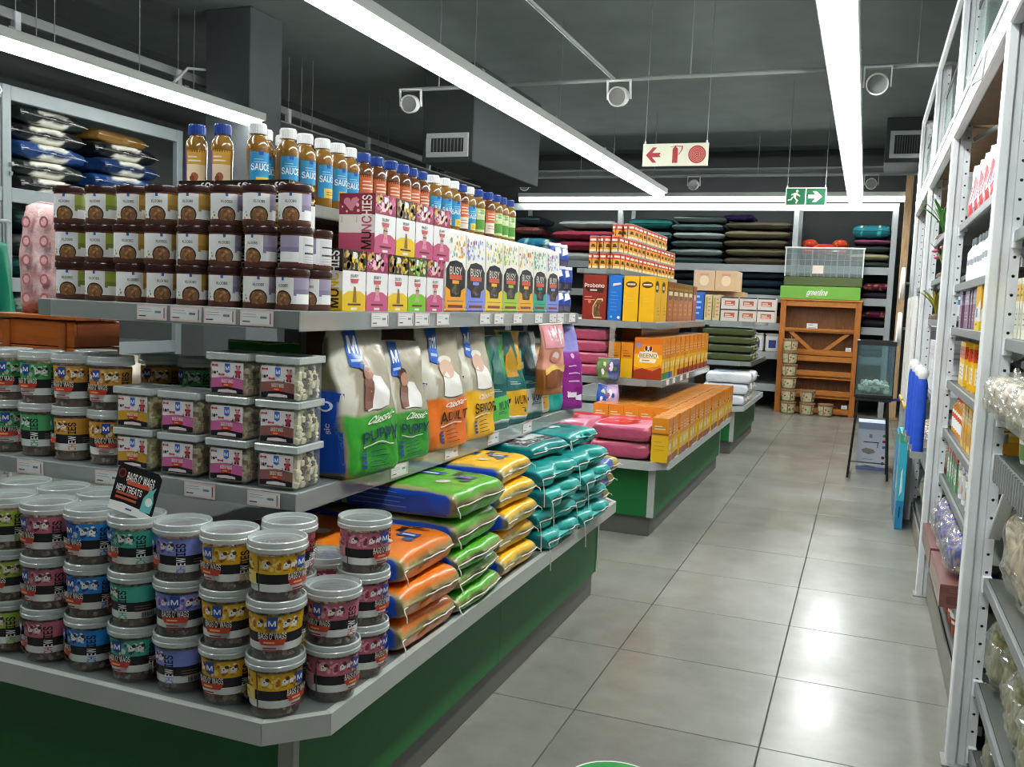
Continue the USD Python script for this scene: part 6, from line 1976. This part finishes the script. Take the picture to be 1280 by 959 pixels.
# second bay (from the near post on, the aisle lets one see its far half)
row('chips', bag_builder(StandBag(.15, .06, .24, .0, 21), lambda r, u, t: '#e6e4e0' if t > .6 else '#c23a3a' if u < 0 else '#3a7ab8', lambda c: c.blobs(-.8, .8, .1, .8, 14, .3, ['#e9d34a', '#2f6fc0', '#d9d6d0', '#b83a4a', '#e6e6e6'], 3)), 'snack_bag', 'bright red, white and blue snack bag', 'snack bag', 'second', 1.8, 3.5, 7, .18, x=RX + .12, rz=-72, jit=.01)
row('whitebottle', jar_bottle(.028, .2, '#dfe3e2', '#8f9aa0'), 'shampoo_bottle', 'slim white bottle', 'bottle', 'second', 1.52, 3.7, 12, .085, jit=.01, x=RX + .112)
row('bigyellow', sbox_carton(.16, .035, .185, '#e6a81c', lambda c, w, h: c.rect(0, w, 0, h, '#e8ab1e', 0).rect(0, w, 0, h * .18, '#f0d22a', 1).poly([(0, h * .18), (w, h * .18), (w, h * .62), (0, h * .4)], '#f3f1ea', 1).rect(w * .2, w * .5, h * .26, h * .44, '#2f86c0', 2).lines(w * .2, w * .8, h * .1, 1, .01, '#b85a1a', h * .04, 2)), 'yellow_board', 'large yellow display carton', 'carton', 'second', 1.32, 3.72, 1, .2, x=RX + .062)
row('purplebox', sbox_carton(.09, .1, .165, '#6f5070', band_print('#785878', '#b9a6c0', '#8a5a70', '#e6dfe8')), 'purple_carton', 'mauve carton', 'carton', 'second', 1.32, 3.9, 7, .12, jit=.008)
row('yellowpack', sbox_carton(.1, .05, .19, '#e7b41c', band_print('#eabb22', '#d9542a', '#e8e2cc')), 'yellow_packet', 'yellow packet with red print', 'packet', 'second', 1.07, 3.7, 9, .112, jit=.02)
row('mixedpack', sbox_carton(.07, .06, .11, '#d9d2c6', band_print('#dfe0dc', '#3a7ab8', '#c9562a', '#3a3a3a')), 'mixed_packet', 'small white and blue packet', 'packet', 'second', 1.07, 3.7, 9, .112, x=RX + .19, jit=.01)
row('slimyellow', sbox_carton(.034, .16, .17, '#e8b31c', band_print('#ebbb26', '#f0d48a', '#d99a2a', '#a8601c')), 'slim_carton', 'slim yellow carton', 'carton', 'second', .84, 3.7, 12, .045, jit=.006)
row('grubs', jar_bottle(.034, .17, '#d98a2a', '#c94a2a'), 'food_bottle', 'orange bottle with red cap', 'bottle', 'second', .84, 4.3, 6, .085, x=RX + .12)
row('blulid', round_tub(.06, .17, '#e2e4e2', '#2a56b0', '#b9c4cc'), 'lid_tub', 'white tub with blue lid', 'tub', 'second', .62, 3.76, 4, .14, x=RX + .14)
row('greenpack', sbox_carton(.06, .1, .19, '#3f8f5a', band_print('#4f9a62', '#c9562a', '#e6e2d2')), 'green_packet', 'green and orange packet', 'packet', 'second', .62, 4.3, 6, .075, jit=.01)
row('brownpack', sbox_carton(.52, .16, .085, '#6f463f', band_print('#84544c', '#7a4c45', '#6a3f3a', '#8d5f57')), 'brown_pack', 'flat brown film-wrapped pack', 'pack', 'second', .3, 3.66, 2, .56, x=RX + .002)
row('bluesack', filled_bag(.26, .2, .17, ['#1d3fa0', '#274fb8', '#a98a72', '#16348a'], 14), 'blue_sack', 'blue and tan bag on the brown packs', 'bag', 'second', .386, 3.85, 3, .3, x=RX + .13)
row('orangetub', round_tub(.058, .082, '#b5522a', '#dfe0da', '#a33a22'), 'orange_tub', 'orange-brown tub with white lid', 'tub', 'second', .16, 3.8, 5, .15, x=RX + .12)

# third and fourth bays
row('silver', filled_bag(.2, .2, .2, ['#c9b8a8', '#8a4a3a', '#dcd2c4', '#b5a596'], 17), 'silver_bag', 'small shiny mixed bag', 'bag', 'third', .5, 5.3, 6, .235, x=RX + .15)
row('mixed', filled_bag(.24, .24, .22, ['#4a4a3a', '#c9b48a', '#6a7a8a', '#8a7a5a'], 19), 'mixed_bag', 'mottled lower bag', 'bag', 'third', .16, 5.2, 5, .28, x=RX + .2)
row('whitecloth', sbox_carton(.2, .2, .3, '#d9dade', band_print('#dcdde0', '#c9cace', '#e6e6ea', '#9aa0a6')), 'white_carton', 'white carton', 'carton', 'third', .92, 5.65, 4, .23)
row('metalcan', jar_bottle(.045, .2, '#8f9aa2', '#2f7fa8'), 'care_bottle', 'grey bottle with blue cap', 'bottle', 'third', 1.35, 5.1, 6, .13, x=RX + .13)
row('whitebig', sbox_carton(.3, .2, .22, '#e0e2e4', band_print('#e4e6e8', '#cfd4d8', '#eceef0', '#9aa0a6')), 'white_carton', 'tall white carton on the high shelf', 'carton', 'third', 1.85, 5.0, 3, .33)
row('greybox', sbox_carton(.3, .25, .3, '#c4c6c8', band_print('#c9cbcd', '#b4b8bc', '#dcdee0', '#8a9096')), 'grey_carton', 'pale grey carton', 'carton', 'fourth', 1.0, 6.8, 4, .4)
row('greybox2', sbox_carton(.3, .25, .34, '#b9bcc0', band_print('#bec1c5', '#a9adb2', '#d2d5d8', '#7a8086')), 'grey_carton', 'grey carton, low shelf', 'carton', 'fourth', .42, 6.8, 4, .4)


# plastic aquarium plants
def plant(cols, n, h, spread, flower=None):
    def b(t):
        rnd = random.Random(n + int(h * 100))
        part(t, 'base', lathe([(0, 0), (.05, 0), (.045, .02), (.02, .035), (0, .035)], 16), mat('plant_base', '#5a4a3a', 0.7))
        for i in range(n):
            a = i * 2.4
            L, w = h * rnd.uniform(.7, 1.05), rnd.uniform(.011, .02)
            k = np.linspace(0, 1, 8)
            r = spread * k ** 1.6 * rnd.uniform(.5, 1.1)
            P = np.stack([r * math.cos(a), r * math.sin(a), .02 + L * k - .25 * L * k ** 3 * (spread / h)], 1)
            wd = w * np.sin(np.pi * (.12 + .86 * k)) ** .8
            side_ = np.array([-math.sin(a), math.cos(a), 0])
            v = np.vstack([P - side_ * wd[:, None], P + [0, 0, .004] , P + side_ * wd[:, None]])
            f = []
            for q in range(7):
                f += [(q, q + 1, 8 + q + 1), (q, 8 + q + 1, 8 + q), (8 + q, 8 + q + 1, 16 + q + 1), (8 + q, 16 + q + 1, 16 + q)]
            v2 = v - [0, 0, .0015]
            f = np.array(f)
            part(t, 'leaf', trimesh.Trimesh(np.vstack([v, v2]), np.vstack([f, f[:, ::-1] + 24]), process=False), mat('leaf_%s' % cols[i % len(cols)].lstrip('#'), cols[i % len(cols)], 0.45))
        if flower:
            for i in range(7):
                a = i * 2.4
                s = trimesh.creation.icosphere(1, .02)
                s.apply_transform(np.diag([1, 1, .6, 1])); s.apply_translation((spread * .6 * math.cos(a), spread * .6 * math.sin(a), h * (.55 + .06 * i)))
                part(t, 'flower', s, mat('flower_' + flower.lstrip('#'), flower, 0.5))
    return b


put('plant_a', plant(['#a8a03a', '#6f7f3a', '#c9b84a', '#7a4a34', '#8f9a44'], 17, .22, .13), 'plastic_plant', 'yellow-green spiky plastic plant on the third rack bay shelf', 'plastic plant', (.405, 6.2, 1.351))
put('plant_b', plant(['#3f7f34', '#5a9a44', '#2f6a2c', '#4f8a3c'], 22, .26, .14), 'plastic_plant', 'bushy green plastic plant higher up in the third rack bay', 'plastic plant', (.42, 6.35, 1.851))
put('plant_c', plant(['#6f8f5a', '#8fae6a'], 9, .2, .11, '#c9627a'), 'plastic_plant', 'pink-flowered plastic plant in the third rack bay', 'plastic plant', (.42, 6.05, 1.601))


# blue tubes with white tips in a bracket tray on the post
def blue_tube(t):
    part(t, 'tube', lathe([(0, 0), (.022, 0), (.026, .01), (.026, .36), (.02, .39), (0, .39)], 18), mat('blue_foam', '#1c50c8', 0.5, noise=(30, .15)), smooth=40)
    part(t, 'tip', lathe([(0, .388), (.02, .39), (.027, .41), (.024, .432), (.012, .446), (0, .449)], 16), M_WHITE, smooth=50)


for i, y in enumerate((5.62, 5.25, 5.9, 4.98)):
    bt = thing('bracket_tray', 'small grey bracket tray on the rack front, %s from the near end' % ORD[(2, 1, 3, 0)[i]], 'bracket', (.285, y, .66))
    part(bt, 'tray', join(bx(-.032, .034, -.04, .04, 0, .006), bx(-.032, -.028, -.04, .04, .006, .035), bx(-.028, .034, -.04, -.036, .006, .035), bx(-.028, .034, .036, .04, .006, .035)), M_GREY)
    part(bt, 'arm', bx(.034, .095, -.01, .01, 0, .02), M_GREY)
    put('bluetube', blue_tube, 'foam_tube', 'bright blue foam tube with white tip, %s from the near end' % ORD[(2, 1, 3, 0)[i]], 'foam tube', (.285, y, .6662), (0, 0, 0), 'blue foam tubes')
bt = thing('bracket_tray', 'small arm bracket on the far rack post', 'bracket', (.322, 8.36, .655))
part(bt, 'arm', bx(-.02, .05, -.012, .012, -.004, .004), M_GREY)
part(bt, 'arm_plate', bx(.0, .05, .013, .058, -.02, .02), M_GREY)
put('bluetube', None, 'foam_tube', 'short blue foam tube pointing across the aisle from the far rack post', 'foam tube', (.34, 8.36, .674), (0, -103, 0), 'blue foam tubes', .42)

# flat goods leaning at the rack front
for i, (y, z0, h, c1, c2, l) in enumerate(((6.3, 0, .62, '#35b0c8', '#1f7fae', 'turquoise flat carton standing on the floor against the rack'), (6.75, 0, .56, '#1f8fd0', '#1668a8', 'bright blue flat carton standing on the floor against the rack'))):
    put('flat%d' % i, sbox_carton(.36, .045, h, c1, lambda c, w, hh, c1=c1, c2=c2: c.rect(0, w, 0, hh, c1, 0).rect(0, w, 0, hh * .3, c2, 1).rect(0, w, hh * .9, hh, '#3aa07a', 1).poly([(w * .3, hh * .35), (w * .6, hh * .4), (w * .55, hh * .65), (w * .35, hh * .6)], '#d9e6ea', 2).rect(w * .4, w * .55, hh * .12, hh * .24, '#12304a', 2)), 'flat_carton', l, 'carton', (.262 - .0 * i, y, z0 + .0008), (0, 0, 0))
for i, (y, l) in enumerate(((6.72, 'nearer'), (7.3, 'farther'))):
    bd = thing('pale_board', '%s tall pale grey board leaning upright against the rack' % l, 'board', (.29, y, .76))
    part(bd, 'board', bx(0, .02, 0, .42, 0, .74, .006), mat('pale_board_paint', '#c9c9c4', 0.5))
    part(bd, 'slot', bx(-.001, .0, .2, .215, .5, .6), M_DGREY)
    part(bd, 'edge_strip', bx(-.002, .022, -.004, .0, 0, .74), M_WHITE)
    part(bd, 'ledge', bx(-.01, .033, 0, .42, -.02, 0), mat('ledge_yellow', '#c9a94a', 0.5))
for i, z in enumerate((1.12, 1.5)):
    dd = thing('round_wheel', 'white round exercise wheel at the far end of the rack, %s one' % ('lower', 'upper')[i], 'exercise wheel', (.285, 8.44, z))
    part(dd, 'wheel', moved(lathe([(.0, 0), (.128, 0), (.136, .006), (.136, .03), (.13, .036), (.12, .03), (.12, .01), (0, .01)], 30), (0, 0, .14), (0, -90, 0)), M_WHITE, smooth=40)
    part(dd, 'axle', moved(lathe([(0, -.036), (.012, -.036), (.012, .0), (0, .0)], 12), (0, 0, .14), (0, -90, 0)), M_GREY)
bt = thing('wooden_batten', 'tall raw wooden batten standing at the end of the far wall rack', 'wooden batten', (.36, 12.98, 0))
part(bt, 'batten', bx(0, .09, 0, .04, 0, 3.3, .003), wood('batten_wood', '#a8865c', '#c2a078', 7, .6, 'z'))
part(bt, 'foot_block', bx(-.03, .12, -.04, -.0005, 0, .04, .003), wood('batten_wood2', '#94764e', '#b09068', 7, .6, 'x'))

# glass tanks stored on top of the racking
M_GL2 = clear('stored_glass', '#dfeeea', .12, .05)


def stored_tank(t):
    w, d, h = 1.3, .42, .46
    part(t, 'bottom_rim', bx(0, d, 0, w, 0, .03, .004), M_BLACK)
    for i, a in enumerate(((0, .006, .004, w - .004), (d - .006, d, .004, w - .004), (.006, d - .006, .004, .01), (.006, d - .006, w - .01, w - .004))):
        part(t, 'glass_pane', bx(a[0], a[1], a[2], a[3], .031, h - .03), M_GL2)
    part(t, 'top_rim', join(bx(-.003, .02, 0, w, h - .03, h), bx(d - .02, d + .003, 0, w, h - .03, h), bx(.02, d - .02, 0, .02, h - .03, h), bx(.02, d - .02, w - .02, w, h - .03, h)), M_BLACK)
    part(t, 'packing_sheet', bx(.02, d - .02, .3, .304, .035, h - .06), mat('packing_white', '#dfe3e6', 0.6))


for i, y in enumerate((3.3, 5.1, 6.9)):
    put('storedtank', stored_tank, 'stored_tank', 'empty black-rimmed glass tank on top of the racking, %s from the near end' % ORD[i], 'glass tank', (.37, y, 2.286), (0, 0, 0), 'glass tanks on top of the racking')

# ------------------------------------------------------------------ racking at the left and things behind the first island
M_RACK3 = mat('left_rack_paint', '#7d8688', 0.45, noise=(6.0, 0.05))


def left_rack():
    t = thing('storage_rack', 'grey and white steel rack at the left, under the strip lamp', 'rack')
    for y in (3.0, 4.72, 6.42):
        part(t, 'post', bx(-5.62, -5.57, y - .035, y + .035, 0, 2.69, .004), M_RACK3)
        part(t, 'rear_post', bx(-6.6, -6.55, y - .03, y + .03, 0, 2.69, .004), M_GREY)
        b = bx(-.012, .012, -.01, .01, 0, 1.0)
        part(t, 'side_brace', moved(b, (-6.52, y + .02, 1.95), (0, 78, 0)), M_RACK3)
        part(t, 'side_brace', moved(b, (-6.52, y + .02, 2.35), (0, 105, 0)), M_RACK3)
    part(t, 'end_panel', bx(-5.6, -5.58, 4.3, 4.68, 0, 2.55, .003), mat('end_panel', '#6f7370', 0.6))
    for z in (2.69, 2.0, 1.38, .9, .35):
        for a, b in ((3.036, 4.684), (4.756, 6.384)):
            part(t, 'beam', bx(-5.615, -5.575, a, b, z - .1, z, .004), M_RACK3)
            if z < 2.6:
                part(t, 'shelf_board', bx(-6.55, -5.62, a, b, z - .03, z - .012), M_GREY)
    for i in range(2):
        a = np.linspace(0, 2 * math.pi, 7)
        part(t, 'hex_sticker', tube(np.stack([np.full(7, -5.573), 4.52 + .12 * i + .045 * np.cos(a), 2.64 + .035 * np.sin(a)], 1), .006, 4), M_WHITE)


left_rack()


def striped(base, stripe):
    bag = LyingBag(.85, .66, .12, 31, amp=.03)
    return lying_builder(bag, lambda r, v, u: stripe if .45 < u < .985 and abs(v) < .42 else base, None, None, thread=(.01, 1))


ST = {'navy': '#122a52', 'dark green': '#141f1c', 'black': '#0f1113', 'blue': '#16386a'}
for s, (y, seq) in enumerate(((5.15, ('black', 'dark green', 'blue', 'black', 'dark green')), (5.92, ('navy', 'blue', 'navy', 'black')))):
    for i, cn in enumerate(seq):
        put('striped' + cn, striped(ST[cn], '#c9c8ba'), 'striped_sack', '%s sack with cream patch, left rack, %s pile, %s from the bottom' % (cn, ('near', 'far')[s], ORD[i]), 'sack', (-6.07 - .02 * (i % 2), y + .02 * (i % 2), 1.9885 + .1235 * i), (0, 0, 4 * (-1) ** i), 'striped sacks on the left rack')
bb = LyingBag(.7, .6, .1, 35)
put('ochrebag', lying_builder(bb, lambda r, v, u: '#7a5c2a', None, None, (.01, 1)), 'ochre_sack', 'ochre brown sack at the top of the far pile on the left rack', 'sack', (-6.07, 5.9, 1.9885 + .1235 * 4), (0, 0, 5))
for i, (c1, l) in enumerate((('#1f4a46', 'dark teal'), ('#4a5048', 'khaki grey'), ('#203a38', 'deep green'))):
    pile([(-6.05, 5.25, .0 + 1.368 + .172 * i, .85, .8, .165, c1, None, '%s cushion on the middle shelf of the left rack' % l, 0)], 'cushions on the left rack')
for i, (c1, l) in enumerate((('#33544e', 'grey-green'), ('#8a9a90', 'pale sage'))):
    pile([(-6.05, 5.25, .888 + .2 * i, .85, .8, .19, c1, None, '%s cushion on the lower shelf of the left rack' % l, 0)], 'cushions on the left rack')


# coats on a hanging rail in front of the left rack
def coat(t, base, name):
    n, m = 20, 16
    v, f = [], []
    for i in range(n + 1):
        z = -i / n * .62
        for j in range(m):
            a = 2 * math.pi * j / m
            w = (.12 + .1 * (i / n) ** .6) * (1 + .1 * math.sin(5 * a + i * .3))
            d = (.035 + .04 * (i / n)) * (1 + .2 * math.sin(7 * a + .2 * i))
            if i == 0:
                w, d = .03, .02
            v.append((w * math.cos(a), d * math.sin(a), z))
    for i in range(n):
        for j in range(m):
            k = (j + 1) % m
            f.append((i * m + j, (i + 1) * m + j, (i + 1) * m + k, i * m + k))
    part(t, 'coat', trimesh.Trimesh(*meshkit.arrays((np.array(v), np.array(f)))[:2], process=False), mat(name, base, 0.4), smooth=True)
    part(t, 'hanger', tube([(0, 0, -.01), (0, 0, .05), (.012, 0, .075), (0, 0, .09), (-.015, 0, .08)], .003, 5), M_GREY)


rl = thing('hanging_rail', 'metal hanging rail with pet coats at the left edge of the photo', 'clothes rail', (-4.9, 3.9, 0))
part(rl, 'rail', tube([(-.1, -.9, 1.72), (-.1, .35, 1.72)], .014, 8), M_GREY)
for y in (-.88, .33):
    part(rl, 'stand', tube([(-.1, y, 1.72), (-.1, y, .0)], .014, 8), M_GREY)
    part(rl, 'stand_foot', tube([(-.4, y, .014), (.2, y, .014)], .014, 8), M_GREY)
for i, (y, c1, l) in enumerate(((4.1, '#157a5e', 'bright green'), (3.93, '#12403c', 'dark teal'), (3.76, '#1a6a5c', 'sea green'), (3.58, '#22423c', 'deep green'))):
    ct = thing('pet_coat', '%s glossy pet coat on the hanging rail, %s from the far end' % (l, ORD[i]), 'pet coat', (-5.0, y, 1.72 - .113), (0, 0, 8 * (i % 2)))
    coat(ct, c1, 'coat_%d' % i)

# wooden crate, pink bundle and bags behind the jars
cr = thing('wooden_crate', 'orange-brown wooden crate with sloping lid behind the tubs at left', 'crate', (-2.765, 2.3, .8812))
for k in range(4):
    part(cr, 'front_plank', bx(0, .34, 0, .014, .002 + .088 * k, .087 + .088 * k, .002), wood('crate_x', '#8a4416', '#a8581e', 6, .45, 'x'))
    for x in (.0, .326):
        part(cr, 'side_plank', bx(x, x + .014, .0145, .2, .002 + .088 * k, .087 + .088 * k, .002), wood('crate_y', '#7c3c14', '#9a4f1a', 6, .45, 'y'))
    part(cr, 'back_plank', bx(0.0145, .3255, .186, .2, .002 + .088 * k, .087 + .088 * k, .002), wood('crate_x', '#8a4416', '#a8581e'))
for k in range(2):
    part(cr, 'lid_plank', moved(bx(-.02, .36, 0, .1, 0, .014, .002), (0, -.01 + .103 * k, .355)), wood('crate_x', '#8a4416', '#a8581e'))
for x in (.03, .28):
    part(cr, 'cleat', bx(x, x + .03, -.008, -.0004, .01, .345, .001), wood('crate_z', '#7c3c14', '#96501c', 6, .45, 'z'))
body, seam = cushion(.4, .36, .15, '#cba9a8', ['#b07a7e', '#ddc4c0'], 8)
pk = thing('pink_bundle', 'pink printed pet blanket bundle standing on the wooden crate', 'pet blanket', (-2.545, 2.41, 1.252), (0, 0, 0))
B = body.v - [0, 0, .075]
S = seam.v - [0, 0, .075]
turn = lambda q: np.stack([q[:, 0], q[:, 2], q[:, 1] + .183], 1)
part(pk, 'blanket', Printed(turn(B), body.f, body.c), CLOTH, smooth=True)
part(pk, 'piping', Printed(turn(S), seam.f, seam.c), CLOTH)
c = Canvas(.002)
for i in range(4):
    for j in range(5):
        c.disc(-.12 + .08 * i, .05 + .064 * j, .02, '#a8646b', 0, n=14).disc(-.12 + .08 * i, .05 + .064 * j, .013, '#d9a9a9', 1, n=14)
part(pk, 'ring_print', c.build(on_plane((0, -.08, 0), (1, 0, 0), (0, 0, 1))), CLOTH, kind='stuff')
for i, x in enumerate((-2.02, -1.86)):
    put('beigebag', bag_builder(StandBag(.15, .1, .27, .01, 41), lambda r, u, t: '#cfc4ac' if t > .3 else '#8a5a3a', lambda c: c.disc(0, .35, .5, '#7a5238', 0, n=14, ry=.12).rect(-.7, .7, .62, .7, '#5a4a3a', 0)), 'beige_bag', 'beige pet food bag behind the orange-labelled tubs, %s one' % ('left', 'right')[i], 'pet food bag', (x, 2.17, .8815), (0, 0, 8))
put('greenback', bag_builder(StandBag(.2, .11, .34, .03, 44), lambda r, u, t: '#2f8a2c' if t > .78 else '#1a3f92' if t > .55 else '#3f6a2a'), 'pet_food_bag', 'green and blue food bag standing behind the square tubs', 'pet food bag', (-1.535, 2.09, .8815), (0, 0, 12))
tall_stack('green', -1.705, 2.05, (.4, .5), 'green pair half hidden behind the pink tubs')

# green round sticker on the aisle floor, its edge just showing at the foot of the photo
st = thing('floor_sticker', 'green round sticker on the grey floor tiles at the bottom of the photo', 'floor sticker', (-.571, 2.446, .0003))
part(st, 'sticker', lathe([(0, 0), (.14, 0), (.14, .0008), (0, .0008)], 40), mat('sticker_green', '#1f9a42', 0.4))
part(st, 'sticker_edge', lathe([(.1402, 0), (.147, 0), (.147, .0006), (.1402, .0006)], 40), M_WHITE)
